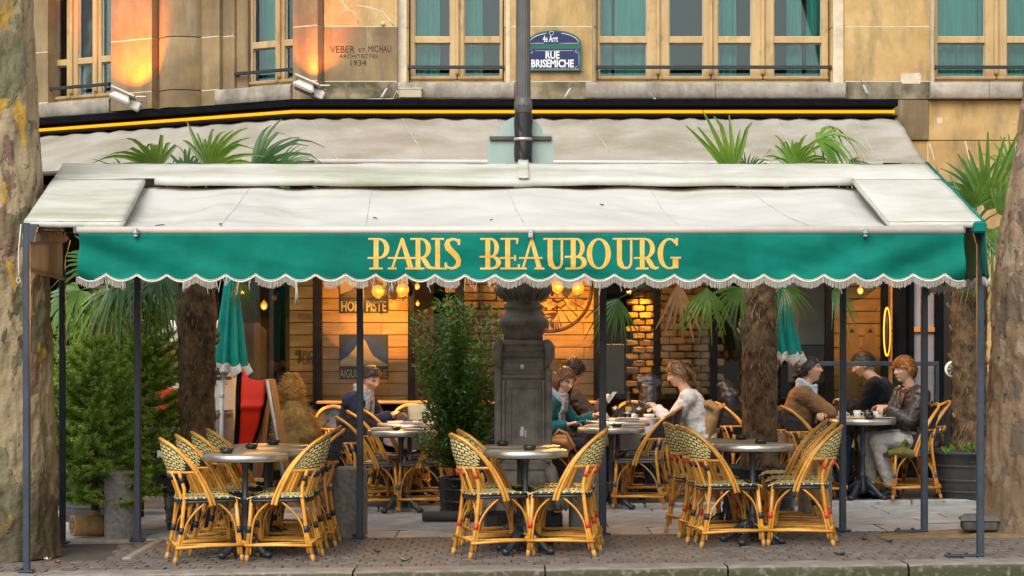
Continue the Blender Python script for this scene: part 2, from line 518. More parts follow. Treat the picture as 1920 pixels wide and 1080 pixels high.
# sand mound at the right tree, soil pit at the left tree
b = MB()
def sandf(u, v):
    x = lerp(2.5, 5.4, u); y = lerp(14.95, 15.95, v)
    e = min(u * 2.0, 1) * math.sin(PI * min(1, v * 1.0)) ** .6
    return Vector((x + .1 * nz(y * 4, 2), y + .06 * nz(x * 3, 7), gz(x) - .03 + .075 * e + .018 * nz(x * 5, y * 5) * e))
b.grid(sandf, 40, 18)
tag(b.build('sand_bed', m_sand), 'brown sand spilling around the right tree foot', kind='structure')
b = MB()
b.grid(lambda u, v: Vector((lerp(-5, -2.8, u), lerp(14.3, 15.8, v), gz(lerp(-5, -2.8, u)) - .03 + .025 * nz(u * 9, v * 7))), 30, 20)
pit = tag(b.build('tree_pit', m_soil), 'dark soil pit around the left tree foot', kind='structure')
for (x0, y0, x1, y1) in ((-4.9, 15.74, -2.72, 15.78), (-2.76, 14.35, -2.70, 15.76)):
    b = MB(); x, y = (x0 + x1) / 2, (y0 + y1) / 2
    b.box((x, y, gz(x) - .02), (max(.07, x1 - x0), max(.07, y1 - y0), .07), slope_rot(), .012)
    b.build('edging_stone', m_kerb, pit)

# ------------------------------------------------------------------ BUILDING
D0 = 21.0
moss = stain(1.6, (0.075, 0.07, 0.035), .5, .68, (1, 1, 1), .75)
grime = stain(2.2, (0.115, 0.088, 0.055), .46, .70, (1.6, 1, .55), .75)
m_stone = M('limestone', (0.40, 0.25, 0.088), .82, .2, 1.8, .7, 45, col2=(0.56, 0.385, 0.165), rnd=.09, extra=chain(grime, stain(7, (0.62, 0.50, 0.33), .62, .74, amt=.5)), detail=9)
m_stone2 = M('weathered_limestone', (0.175, 0.118, 0.055), .85, .25, 1.6, .8, 45, col2=(0.33, 0.235, 0.12), rnd=.1, extra=chain(stain(2.4, (0.12, 0.095, 0.062), .46, .68, (2.4, 1, .35), .7), stain(1.8, (0.5, 0.42, 0.29), .6, .7, (2, 1, .3), .5)), detail=9)
m_mossy = M('mossy_stone', (0.22, 0.19, 0.13), .9, .3, 2.5, .7, 45, col2=(0.36, 0.30, 0.2), rnd=.1, extra=chain(stain(1.7, (0.055, 0.055, 0.022), .42, .58, amt=.9), stain(6, (.045, .04, .03), .5, .65, amt=.6)))
m_sill = M('sill_stone', (0.26, 0.23, 0.185), .88, .22, 6, .9, 40, col2=(0.40, 0.36, 0.30), rnd=.1, extra=stain(4, (0.10, 0.09, 0.065), .5, .7, (1, 1, .5), .7))
m_mortar = M('mortar', (0.62, 0.53, 0.39), .9, .15, 8, .3, 60)
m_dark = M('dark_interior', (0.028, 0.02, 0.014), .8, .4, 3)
m_frame = M('window_wood', (0.42, 0.275, 0.115), .6, .12, 4, .3, 40, col2=(0.56, 0.39, 0.185), stretch=(1, 1, .25), extra=chain(stain(5, (0.16, 0.10, 0.05), .54, .72, (1, 1, .6), .7), stain(12, (.62, .52, .36), .62, .7, (1, 1, .2), .5)))
m_putty = M('grey_putty', (0.42, 0.40, 0.36), .7, .15)
m_pane = glass('window_glass', (.72, .92, .9), 1.8)
m_curt = M('teal_curtain', (0.10, 0.36, 0.33), .85, .3, 3, 0, col2=(0.20, 0.52, 0.47), stretch=(6, 1, .4))
m_iron = M('black_iron', (0.018, 0.019, 0.022), .5, .3, 12, .2, 50)
m_blkframe = M('black_frame', (0.006, 0.007, 0.009), .75, .3, 8, spec=.03)

bld = thing('cafe_building', 'cream limestone corner building with wooden windows above the cafe front', 'building', (0, D0, 0))
# main front in world axes
def blk(x0, x1, z0, z1, y, mat, dep=.34, name='stone_block', gap=.004):
    b = MB(); b.box(((x0 + x1) / 2, y + dep / 2, (z0 + z1) / 2), (x1 - x0 - 2 * gap, dep, z1 - z0 - 2 * gap), None, .003)
    return b.build(name, mat, bld)
ZJ = [3.61, 4.03, 4.22, 4.79, 5.40, 6.0, 6.6]
xp = lambda px: PX(px, D0)
piers = [(607, 746, 607, 766), (955, 1112, 944, 1120), (1583, 1745, 1560, 1758), (2060, 2230, 2060, 2230)]
core = MB()
for (a, b_, ja, jb) in piers:
    x0, x1 = xp(a), xp(b_)
    core.box(((xp(ja) + xp(jb)) / 2, D0 + .22, 5.33), (xp(jb) - xp(ja) - .05, .28, 2.58))
    core.box(((x0 + x1) / 2, D0 + .047, 5.33), (x1 - x0 - .02, .09, 2.58))
    for i in range(1, 6):
        mt = m_mossy if i == 1 else (m_stone2 if a == 607 and i == 2 else m_stone)
        blk(x0, x1, ZJ[i], ZJ[i + 1], D0, mt, .1)
        # recessed jamb stones at both sides
        if ja < a: blk(xp(ja), x0, ZJ[i], ZJ[i + 1], D0 + .1, m_stone, .2)
        if jb > b_: blk(x1, xp(jb), ZJ[i], ZJ[i + 1], D0 + .1, m_stone, .2)
# lower courses, right of the awnings down to the ground
for i, (a, b_) in enumerate(((607, 900), (900, 1240), (1240, 1583), (1583, 1741), (1741, 1990), (1990, 2240))):
    blk(xp(a), xp(b_), 3.61, 4.03, D0 - (0 if i == 3 else -.03), m_mossy if i < 3 else (m_stone2 if i == 3 else m_stone), .3)
core.box(((xp(607) + xp(2240)) / 2, D0 + .22, 3.62), (xp(2240) - xp(607) - .04, .2, .84))
for k, zz in enumerate((0.0, .62, 1.22, 1.82, 2.42, 3.02)):
    z1 = (.62, 1.22, 1.82, 2.42, 3.02, 3.61)[k]
    for (a, b_) in ((1690, 1741), (1741, 1812 + 8 * k), (1812 + 8 * k, 1880 + 8 * k), (1880 + 8 * k, 1990), (1990, 2120), (2120, 2240)):
        if zz < 2.4 and b_ < 1800: continue
        if zz < 2.4 and a < 1800: a = 1800
        blk(xp(a), xp(b_), zz, z1, D0 + .03, m_stone if zz > 1 else m_stone2, .3)
core.box(((xp(1690) + xp(2240)) / 2, D0 + .112, 3.0), (xp(2240) - xp(1690) - .04, .16, 1.2))
core.box(((xp(1800) + xp(2240)) / 2, D0 + .112, 1.2), (xp(2240) - xp(1800) - .04, .16, 2.4))
core.build('mortar_core', m_mortar, bld)

def window(x0, x1, z0, z1, ywin, leaves, M4=None, parent=bld):
    """frame of sash leaves with one low transom; leaves: (glass x0, glass x1) pairs in world x"""
    f = MB(); p = MB(); fr = MB()
    d = .07
    zt = PZ(69, D0)                      # transom
    edges = [x0] + [((a[1] + b[0]) / 2) for a, b in zip(leaves[:-1], leaves[1:])] + [x1]
    f.box(((x0 + x1) / 2, ywin + .05, z0 + .02), (x1 - x0, .12, .04), None, .006)
    for i, (a, b) in enumerate(leaves):
        e0, e1 = edges[i] + .004, edges[i + 1] - .004
        for (s0, s1) in ((e0, a), (b, e1)):
            f.box(((s0 + s1) / 2, ywin + .03, (z0 + z1) / 2 + .02), (s1 - s0, d, z1 - z0 - .04), None, .008)
        zb = PZ(138, D0)
        f.box(((a + b) / 2, ywin + .03, (z0 + .04 + zb) / 2), (b - a + .002, d - .004, zb - z0 - .04), None, .006)
        f.box(((a + b) / 2, ywin + .03, zt), (b - a + .002, d - .006, PZ(63, D0) - PZ(76, D0)), None, .006)
        if i: f.box((edges[i], ywin - .02, (z0 + z1) / 2 + .04), (.045, .04, z1 - z0 - .1), None, .012)
        f.box(((e0 + e1) / 2, ywin - .015, z0 + .055), (e1 - e0, .05, .035), None, .01)      # drip rail
        fr_ = .008
        for (zz0, zz1) in ((zb, PZ(76, D0)), (PZ(63, D0), z1 - .05)):
            for (c, s) in ((((a + fr_ / 2), (zz0 + zz1) / 2), (fr_, zz1 - zz0)), (((b - fr_ / 2), (zz0 + zz1) / 2), (fr_, zz1 - zz0)),
                           (((a + b) / 2, zz0 + fr_ / 2), (b - a - 2 * fr_, fr_)), (((a + b) / 2, zz1 - fr_ / 2), (b - a - 2 * fr_, fr_))):
                fr.box((c[0], ywin + .04, c[1]), (s[0], .02, s[1]))
            p.box(((a + b) / 2, ywin + .045, (zz0 + zz1) / 2), (b - a - .002, .005, zz1 - zz0 - .002))
    if M4 is not None:
        for q in (f, p, fr): q.xform(M4)
    w_ = f.build('window', m_frame, parent)
    fr.build('putty_bead', m_putty, w_); p.build('pane', m_pane, w_)
    return w_
def rail(x0, x1, z, y, M4=None):
    b = MB(); b.box(((x0 + x1) / 2, y, z), (x1 - x0, .03, .035), None, .004)
    for x in (x0 + .01, x1 - .01): b.box((x, y + .04, z), (.02, .06, .05), None, .003)
    if M4 is not None: b.xform(M4)
    return b.build('window_rail', m_iron, bld)
def sill(x0, x1, y, M4=None, parts=1, z0=4.035, z1=4.205):
    for i in range(parts):
        a, b_ = lerp(x0, x1, i / parts), lerp(x0, x1, (i + 1) / parts)
        b = MB()
        def f(u, v):
            pr = [(.0, z0), (-.012, z0 + .01), (-.012, z1 - .03), (.0, z1 - .008), (.03, z1), (.25, z1 + .004)]
            k = v * 5; k0 = min(4, int(k)); t = k - k0
            x = lerp(a + .003, b_ - .003, u)
            yy = lerp(pr[k0][0], pr[k0 + 1][0], t); zz = lerp(pr[k0][1], pr[k0 + 1][1], t)
            return Vector((x, y + yy + .006 * nz(x * 12, zz * 12), zz + .004 * nz(x * 15, 3)))
        b.grid(f, 40, 10)
        b.box(((a + b_) / 2, y + .16, (z0 + z1) / 2 - .003), (b_ - a - .008, .29, z1 - z0 - .01))
        if M4 is not None: b.xform(M4)
        b.build('sill', m_sill, bld)
WB, WT = PZ(152, D0), 6.5
yw = D0 + .2
def lv(*ps): return [(xp(a), xp(b)) for a, b in ps]
WIN = [((766, 944), lv((776, 843), (870, 938))), ((1120, 1560), lv((1126, 1215), (1258, 1322), (1350, 1413), (1456, 1546))), ((1758, 2060), lv((1765, 1855), (1897, 1960), (1990, 2050)))]
for (a, b_), L_ in WIN:
    window(xp(a) + .002, xp(b_) - .002, WB, WT, yw, L_)
    rail(xp(a) - .01, xp(b_) + .01, PZ(124, D0), yw - .12)
sill(xp(746), xp(964), D0 - .06, parts=1)
sill(xp(1097), xp(1584), D0 - .06, parts=2)
sill(xp(1742), xp(2070), D0 - .06, parts=3)
# rooms behind the windows: pale back wall, ceiling, floor
rm = MB()
x0, x1 = xp(600), xp(2240)
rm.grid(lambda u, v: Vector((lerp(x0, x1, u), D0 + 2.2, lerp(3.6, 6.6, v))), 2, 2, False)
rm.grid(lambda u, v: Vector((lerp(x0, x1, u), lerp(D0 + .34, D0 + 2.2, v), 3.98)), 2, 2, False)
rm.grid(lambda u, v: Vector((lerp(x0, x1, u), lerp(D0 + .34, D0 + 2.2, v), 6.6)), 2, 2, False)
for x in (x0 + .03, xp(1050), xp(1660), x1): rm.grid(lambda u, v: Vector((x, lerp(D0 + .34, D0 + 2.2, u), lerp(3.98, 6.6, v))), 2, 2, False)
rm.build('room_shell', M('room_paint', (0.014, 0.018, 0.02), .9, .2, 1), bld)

def curtain(x0, x1, y, z0, z1, name, label, M4=None, amp=.022, per=.075):
    b = MB()
    n = max(8, int((x1 - x0) / .012))
    b.grid(lambda u, v: Vector((lerp(x0, x1, u) + .01 * nz(u * 7, v * 3), y + amp * math.sin(lerp(x0, x1, u) / per * 2 * PI + 1.2 * nz(u * 3, v)), lerp(z0, z1, v))), n, 6)
    if M4 is not None: b.xform(M4)
    o = b.build(name, m_curt); solidify(o, .004)
    return tag(o, label, 'curtain', 'teal curtains behind the upstairs windows')
zc0, zc1 = WB + .03, 6.4
curtain(xp(778), xp(822), yw + .2, zc0, zc1, 'curtain', 'teal curtain behind the left pane of the window left of the street sign')
curtain(xp(862), xp(904), yw + .2, zc0, zc1, 'curtain', 'teal curtain behind the right pane of the window left of the street sign')
curtain(xp(1120), xp(1152), yw + .26, zc0, zc1, 'curtain', 'narrow teal curtain at the edge of the window just right of the street sign')
curtain(xp(1156), xp(1240), yw + .2, zc0, zc1, 'curtain', 'wide flat teal curtain in the pane just right of the street sign', amp=.006, per=.3)
curtain(xp(1346), xp(1388), yw + .2, zc0, zc1, 'curtain', 'teal curtain in the third pane of the four-pane window')
curtain(xp(1484), xp(1512), yw + .2, zc0, zc1, 'curtain', 'teal curtain in the left of the fourth pane of the four-pane window')
curtain(xp(1522), xp(1560), yw + .22, zc0, zc1, 'curtain', 'teal curtain at the right edge of the four-pane window')
curtain(xp(1758), xp(1990), yw + .2, zc0, zc1, 'curtain', 'long pleated teal curtain across the window at the right end', amp=.014, per=.1)

# the wing turning away at the left: local frame x' along the wall (negative = left), y' inward
WO = Vector((xp(607), D0, 0)); WA = R(-29.0)
W4 = Matrix.Translation(WO) @ Matrix.Rotation(WA, 4, 'Z')
def wx(px, yy=0.0):
    """x' where the ray through column px meets the wing plane y' = yy"""
    k = (px - CXP) / FPX; c, s_ = math.cos(WA), math.sin(WA)
    ox, oy = WO.x - s_ * yy, WO.y + c * yy
    return (k * oy - ox) / (c - k * s_)
def wblk(x0, x1, z0, z1, y, mat, dep=.34, gap=.004, ch=.003):
    b = MB(); b.box(((x0 + x1) / 2, y + dep / 2, (z0 + z1) / 2), (x1 - x0 - 2 * gap, dep, z1 - z0 - 2 * gap), None, ch)
    b.xform(W4); return b.build('stone_block', mat, bld)
core = MB()
wp = [(30, 90, 0.0), (207, 285, -.22), (372, 412, .0), (412, 440, .06), (548, 596, -.10)]
for (a, b_, yy) in wp:
    X0, X1 = wx(a, yy), wx(b_, yy)
    core.box(((X0 + X1) / 2, yy + .152, 5.33), (X1 - X0 - .02, .3, 2.58))
    for i in range(1, 6):
        wblk(X0, X1, ZJ[i], ZJ[i + 1], yy, m_stone2, .26)
# rounded half column
cx0, cx1 = wx(287, -.1), wx(371, -.1); rc = (cx1 - cx0) / 2
for i in range(1, 6):
    b = MB()
    b.grid(lambda u, v: Vector((lerp(cx0, cx1, u), .12 - .34 * math.sin(PI * u) ** .5, lerp(ZJ[i] + .005, ZJ[i + 1] - .005, v))), 20, 2)
    b.xform(W4); b.build('stone_block', m_stone2, bld)
core.box(((cx0 + cx1) / 2, .29, 5.33), (rc * 2 - .04, .3, 2.58))
for (a, b_, yy) in ((30, 285, -.02), (285, 412, .0), (412, 604, -.02)):
    wblk(wx(a, yy), wx(b_, yy), 3.61, 4.03, yy, m_mossy, .3)
core.box(((wx(30) + wx(604)) / 2, .35, 3.7), (wx(604) - wx(30), .2, .9))
core.xform(W4); core.build('mortar_core', m_mortar, bld)
def wl(yy, *ps): return [(wx(a, yy), wx(b, yy)) for a, b in ps]
ywl = .16
window(wx(90, ywl), wx(214, ywl), WB, WT, ywl, wl(ywl, (101, 125), (146, 173), (190, 208)), W4)
window(wx(464, ywl), wx(560, ywl), WB, WT, ywl, wl(ywl, (474, 516), (534, 556)), W4)
rail(wx(62, ywl - .12), wx(205, ywl - .12), PZ(124, D0), ywl - .12, W4)
rail(wx(440, ywl - .12), wx(550, ywl - .12), PZ(124, D0), ywl - .12, W4)
sill(wx(50, -.1), wx(206, -.1), -.1, W4); sill(wx(403, -.1), wx(546, -.1), -.1, W4)
wblk(wx(440, .1), wx(465, .1), ZJ[2], ZJ[6], .1, m_stone2, .2)
rm = MB()
rm.grid(lambda u, v: Vector((lerp(-4.4, -.05, u), 1.4, lerp(3.6, 6.6, v))), 2, 2, False)
rm.grid(lambda u, v: Vector((lerp(-4.4, -.05, u), lerp(.4, 1.4, v), 3.98)), 2, 2, False)
rm.grid(lambda u, v: Vector((lerp(-4.4, -.05, u), lerp(.4, 1.4, v), 6.6)), 2, 2, False)
rm.grid(lambda u, v: Vector((-.05, lerp(.4, 1.4, u), lerp(3.98, 6.6, v))), 2, 2, False)
rm.xform(W4); rm.build('room_shell', MATS['room_paint'], bld)
curtain(wx(488, .4), wx(520, .4), .42, zc0, zc1, 'curtain', 'teal curtain in the window between the two uplit stone piers', W4)

# inscription cut into the first pier
m_ink = M('inscription_paint', (0.045, 0.028, 0.016), .9, .3)
def wallfn(cx, cy, y=D0): return lambda x, yv, k: Vector((xp(cx) + x, y - k, PZ(cy, D0) + yv))
ins = MB()
for txt, px, py, h, wd in (('VEBER', 642, 99, .075, .255), ('ET', 679, 98, .045, .07), ('MICHAU', 712, 98, .072, .235), ('ARCHITECTES', 672, 109, .042, .40), ('1934', 672, 123, .06, .165)):
    q = text_mb(txt, h, wallfn(px, py), .0025, width=wd); ins.add(q.v, q.f)
ins.build('inscription', m_ink, bld)
# white mortar scars and paint patches on the stone
m_wp = M('white_patch', (0.58, 0.50, 0.38), .9, .15, 12)
def patch(px, py, w_, h_, seed, y=D0):
    pt = MB(); n = 14; poly = []
    for i in range(n):
        a = 2 * PI * i / n; r = 1 + .12 * nz(math.cos(a) * 2, math.sin(a) * 2, seed)
        sqx = max(-1, min(1, math.cos(a) * 1.35)); sqy = max(-1, min(1, math.sin(a) * 1.35))
        poly.append((sqx * w_ / 2 * r, sqy * h_ / 2 * r))
    pt.prism(poly, lambda x, yv, k: Vector((xp(px) + x, y - k, PZ(py, D0) + yv)), .003)
    pt.build('paint_patch', m_wp, bld)
patch(1708, 147, .21, .11, 1); patch(1763, 225, .055, .055, 5, D0 + .03)
for pts in ([(640, 0), (652, 18), (664, 22), (672, 44)], [(668, 10), (690, 14), (718, 22), (730, 38), (738, 48)], [(640, 26), (656, 14)], [(1744, 268), (1760, 322)], [(1811, 264), (1824, 322)], [(1880, 264), (1888, 300)]):
    sc_ = MB(); yy = D0 - .001 if pts[0][0] < 1000 else D0 + .029
    pl = [Vector((xp(a), yy, PZ(b, D0))) for a, b in pts]
    sc_.tube(pl, [(.0015, .006 + .003 * (i % 2)) for i in range(len(pl))], 6, up=(0, -1, 0))
    sc_.build('mortar_scar', m_wp, bld)
sc_ = MB(); sc_.sphere((xp(718), D0 - .005, PZ(45, D0)), .022)
sc_.build('mortar_lump', m_wp, bld)
# ------------------------------------------------------------------ CAFE FRONT under the awnings
YG = 20.9                                # glazing plane
YP = 21.22                               # plank panels just behind it
xg = lambda px: PX(px, YG)
xq = lambda px: PX(px, YP)
def knots(t, cur, vec, tc):
    vo = _n(t, 'ShaderNodeTexVoronoi'); vo.inputs['Scale'].default_value = 4.6
    mp = _n(t, 'ShaderNodeMapping'); mp.inputs['Scale'].default_value = (.75, 1, 1.6)
    t.links.new(tc.outputs['Object'], mp.inputs['Vector']); t.links.new(mp.outputs[0], vo.inputs['Vector'])
    mr = _n(t, 'ShaderNodeMapRange'); mr.inputs['From Min'].default_value = .10; mr.inputs['From Max'].default_value = .05
    t.links.new(vo.outputs['Distance'], mr.inputs['Value'])
    mx = _n(t, 'ShaderNodeMix', data_type='RGBA'); mx.inputs['B'].default_value = (0.12, 0.045, 0.012, 1)
    t.links.new(mr.outputs[0], mx.inputs['Factor']); t.links.new(cur, mx.inputs['A'])
    return mx.outputs['Result']
m_plank = M('pine_plank', (0.40, 0.17, 0.035), .55, .2, 3.2, .25, 30, col2=(0.58, 0.29, 0.075), stretch=(.5, 1, 7), bstretch=(2, 1, 30), rnd=.16, extra=knots, distort=.6)
m_brick = M('lit_brick', (0.30, 0.15, 0.055), .85, .3, 9, .8, 50, col2=(0.44, 0.245, 0.10), rnd=.2)
m_cglass = glass('cafe_glass', (.86, .9, .88), 1.0)

# black frame posts and rails of the shop front
for (a, b_) in ((300, 312), (436, 447), (587, 604), (765, 778), (853, 870), (1113, 1125), (1225, 1238), (1331, 1345), (1547, 1563), (1652, 1664), (1752, 1768), (1786, 1796)):
    b = MB(); b.box(((xg(a) + xg(b_)) / 2, YG, 1.55), (xg(b_) - xg(a), .09, 3.1), None, .006)
    b.build('mullion', m_blkframe, bld)
for a, b_, zc, hh in ((300, 600, 3.22, .24), (600, 1690, 3.35, .5)):
    b = MB(); b.box(((xg(a) + xg(b_)) / 2, YG + .02, zc), (xg(b_) - xg(a) - .004, .12, hh), None, .01)
    b.build('fascia_board', m_blkframe, bld)
def pane(px0, px1, z0=.1, z1=3.1):
    b = MB(); b.box(((xg(px0) + xg(px1)) / 2, YG + .01, (z0 + z1) / 2), (xg(px1) - xg(px0), .008, z1 - z0))
    return b.build('glass_pane', m_cglass, bld)
for a, b_ in ((447, 587), (604, 765), (778, 853), (870, 1113), (1125, 1225), (1238, 1331), (1345, 1547), (1563, 1652)): pane(a, b_, .93)
# plank panels
ZL = PZ(752, YP)
def planks(px0, px1, zmin, zmax, h=.128, splits=(), y=YP):
    z = zmax; i = 0
    while z > zmin:
        cuts = [xq(px0)] + ([xq(random.choice(splits))] if splits and i % 2 else []) + [xq(px1)]
        for a, b_ in zip(cuts[:-1], cuts[1:]):
            b = MB(); b.box((0, 0, 0), (b_ - a - .003, .024, h - .007), None, .004)
            o = b.build('plank', m_plank, bld, world=False)
            o.location = ((a + b_) / 2, y + random.uniform(-.002, .002) - D0, z - h / 2)
        z -= h; i += 1
planks(543, 596, ZL, 2.36); planks(596, 772, ZL, 2.36, splits=(670, 716))
planks(1000, 1120, ZL, 2.36, splits=(1095, 1080)); planks(1556, 1580, .5, 2.36, .15); planks(1582, 1657, .5, 2.36, .13)
b = MB(); b.box(((xq(543) + xq(772)) / 2, YP + .05, 1.6), (xq(772) - xq(543), .06, 1.6)); b.box(((xq(1000) + xq(1120)) / 2, YP + .05, 1.6), (xq(1120) - xq(1000), .06, 1.6))
b.box(((xq(1556) + xq(1657)) / 2, YP + .05, 1.4), (xq(1657) - xq(1556), .06, 2.0))
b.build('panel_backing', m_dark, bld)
# long thin bricks beside the lamp pedestal, and the lit brick wall inside
def bricks(px0, px1, y, zmin, zmax, bw, bh, mat, seed):
    rr = random.Random(seed)
    X0, X1 = PX(px0, y), PX(px1, y)
    z = zmin; r_ = 0
    shapes = []
    for k in range(6):
        b = MB(); b.box((0, 0, 0), (bw - .012, .09, bh - .011), None, .01)
        b.v = [(a + rr.uniform(-.004, .004), c + rr.uniform(-.006, .006), d + rr.uniform(-.004, .004)) for a, c, d in b.v]
        shapes.append(b.mesh('brick', mat))
    while z < zmax:
        x = X0 - (bw / 2 if r_ % 2 else 0)
        while x < X1:
            o = bpy.data.objects.new('brick', shapes[rr.randrange(6)]); COL.objects.link(o); o.parent = bld
            o.location = (x + bw / 2, y + rr.uniform(-.008, .006) - D0, z + bh / 2)
            x += bw
        z += bh; r_ += 1
    b = MB(); b.box(((X0 + X1) / 2, y + .05, (zmin + zmax) / 2), (X1 - X0, .06, zmax - zmin)); b.build('brick_backing', M('brick_mortar', (.12, .075, .035), .9), bld)
bricks(866, 946, 21.3, .93, 2.3, .36, .085, m_brick, 1)
bricks(1185, 1232, 22.2, .95, 2.3, .145, .075, m_brick, 2)
bricks(1240, 1334, 22.0, .95, 2.3, .17, .078, m_brick, 3)
# bench ledge and black panelling under it
m_ledge = M('ledge_wood', (0.42, 0.22, 0.07), .5, .2, 5, .2, 40, stretch=(1, 4, 4))
for (a, b_) in ((596, 934), (1000, 1122)):
    b = MB(); b.box(((xg(a) + xg(b_)) / 2, YG - .05, PZ(754, YG)), (xg(b_) - xg(a), .26, .03), None, .006); b.build('ledge', m_ledge, bld)
b = MB(); b.box(((xg(447) + xg(1122)) / 2, YG + .03, .45), (xg(1122) - xg(447), .06, .9), None, .004)
b.box(((xg(1126) + xg(1790)) / 2, YG + .03, .17), (xg(1790) - xg(1126), .06, .34), None, .004)
b.build('base_panel', m_blkframe, bld)
# room inside
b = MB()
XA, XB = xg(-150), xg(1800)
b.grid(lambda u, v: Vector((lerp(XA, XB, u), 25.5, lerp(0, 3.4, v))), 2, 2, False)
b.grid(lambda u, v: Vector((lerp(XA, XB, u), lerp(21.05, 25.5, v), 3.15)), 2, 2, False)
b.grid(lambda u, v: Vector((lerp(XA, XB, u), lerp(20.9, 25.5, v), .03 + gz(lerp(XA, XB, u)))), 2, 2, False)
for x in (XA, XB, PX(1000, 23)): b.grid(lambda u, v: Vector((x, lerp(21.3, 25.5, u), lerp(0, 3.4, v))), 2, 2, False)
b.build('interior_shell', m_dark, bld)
m_grey = M('reflection_grey', (0.42, 0.40, 0.38), .85, .1, 2)  # reflections on the cafe glass, painted as pale panels behind it
b = MB(); b.box((PX(1152, 22.6), 22.6, 1.22), (PX(1172, 22.6) - PX(1135, 22.6), .05, .56), None, .01)
b.box((PX(1516, 22.3), 22.3, 1.84), (PX(1552, 22.3) - PX(1476, 22.3), .05, .7), None, .01); b.build('reflection_panel', m_grey, bld)
m_slate = M('slate_wall', (0.16, 0.16, 0.165), .8, .15, 2)
b = MB(); b.box((PX(1516, 22.28), 22.28, 1.28), (PX(1552, 22.3) - PX(1476, 22.3), .05, .4), None, .01); b.build('slate_wall_panel', m_slate, bld)
# right of the planks: black pilaster, grey door panel with a wooden bar
for (a, b_, z0, z1, mt, nm, yy) in ((1674, 1699, 0, 3.1, m_blkframe, 'pilaster', 20.85), (1700, 1712, 0, 3.1, m_blkframe, 'pilaster', 20.9), (1713, 1752, .9, 3.1, M('grey_panel', (0.23, 0.235, 0.26), .55, .2, 4, stretch=(1, 1, .5)), 'door_panel', 20.95),
                                   (1713, 1752, .1, .9, m_blkframe, 'door_panel', 20.95), (1664, 1674, 0, 3.1, m_plank, 'door_jamb', 20.95), (1713, 1752, 1.62, 1.67, m_plank, 'door_bar', 20.9)):
    b = MB(); b.box(((PX(a, yy) + PX(b_, yy)) / 2, yy, (z0 + z1) / 2), (PX(b_, yy) - PX(a, yy), .06, z1 - z0), None, .005); b.build(nm, mt, bld)
b = MB(); b.box((PX(1777, 20.92), 20.92, 1.6), (PX(1788, 20.9) - PX(1768, 20.9), .008, 3.0)); b.build('glass_pane', m_cglass, bld)
b = MB(); b.box((PX(1777, 21.3), 21.3, 1.6), (PX(1800, 21.3) - PX(1750, 21.3), .05, 3.1)); b.build('inner_board', M('brown_board', (.10, .055, .025), .7, .3, 4), bld)
# ground floor of the wing: black frames and dark glass
def wbox(x0, x1, y0, y1, z0, z1, nm, mt, ch=.005):
    b = MB(); b.box(((x0 + x1) / 2, (y0 + y1) / 2, (z0 + z1) / 2), (x1 - x0, y1 - y0, z1 - z0), None, ch); b.xform(W4); return b.build(nm, mt, bld)
for i in range(6):
    x = -.55 - i * .8
    wbox(x - .045, x + .045, -.06, .04, 0, 3.1, 'mullion', m_blkframe)
    wbox(x - .755, x - .045, -.005, .003, .4, 3.1, 'glass_pane', m_cglass, 0)
    wbox(x - .755, x - .045, -.03, .03, 0, .4, 'base_panel', m_blkframe)
wbox(-4.6, -.5, -.07, .05, 3.1, 3.6, 'fascia_board', m_blkframe)
b = MB(); b.grid(lambda u, v: Vector((lerp(-4.6, 0, u), 2.2, lerp(0, 3.4, v))), 2, 2, False); b.xform(W4); b.build('inner_wall', M('brown_inner_wall', (.075, .035, .015), .8, .4, 1.5), bld)

# posters and marks on the planks
m_prblk = M('poster_black', (0.022, 0.020, 0.022), .6, .2, 8)
m_prtan = M('poster_tan', (0.42, 0.27, 0.13), .6, .15, 4)
m_prtan2 = M('poster_sand', (0.52, 0.33, 0.15), .6, .1, 3, stretch=(.5, 1, 6))
m_prblue = M('poster_blue', (0.006, 0.022, 0.14), .6, .4, 2.5, col2=(0.03, 0.05, 0.16), stretch=(1, 1, 2))
m_prbrown = M('poster_brown', (0.15, 0.075, 0.03), .6, .2, 4)
YF = YP - .018
def flat(px, py, y=YF): return lambda x, yv, k: Vector((PX(px, y) + x, y - k, PZ(py, y) + yv))
def rect(b, px0, py0, px1, py1, k0, k1, mi=0, y=YF):
    x0, x1, z0, z1 = PX(px0, y), PX(px1, y), PZ(py1, y), PZ(py0, y)
    b.box(((x0 + x1) / 2, y - (k0 + k1) / 2, (z0 + z1) / 2), (x1 - x0, k1 - k0, z1 - z0), None, 0, mi)
def poly(b, pts, k, mi, y=YF, h=.0006):
    b.prism([(PX(a, y), -PZ(c, y)) for a, c in pts][::1], lambda X, Z_, kk: Vector((X, y - k - kk, -Z_)), h, mi)
po = thing('poster', 'black and tan poster with the bold words HORS PISTE under a brown slope', 'poster', (PX(682, YF), YF, PZ(587, YF)), group='mountain posters on the plank wall')
b = MB(); rect(b, 636, 470, 728, 587, 0, .004); b.build('sheet', m_prblk, po)
b = MB(); poly(b, [(638, 472), (726, 472), (726, 552), (700, 548), (668, 540), (638, 552)], .004, 0); b.build('picture', m_prtan, po)
b = MB(); poly(b, [(640, 557), (662, 540), (700, 520), (726, 536), (726, 553), (690, 559)], .0055, 0); b.build('slope', m_prbrown, po)
q = text_mb('HORS PISTE', .105, flat(682, 583), .0055, width=.47, bold=.03); q.build('lettering', m_prtan2, po)
q = text_mb('ALPES FRANCE', .045, flat(682, 568.5), .0055, width=.45, bold=.01); q.build('small_lettering', M('poster_dim', (.12, .075, .035), .6), po)
po = thing('poster', 'square poster of a pale pointed mountain under a dark blue arch with the word AIGUILLE', 'poster', (PX(682, YF), YF, PZ(711, YF)), group='mountain posters on the plank wall')
b = MB(); rect(b, 636, 627, 728, 711, 0, .004); b.build('sheet', m_prblk, po)
b = MB()
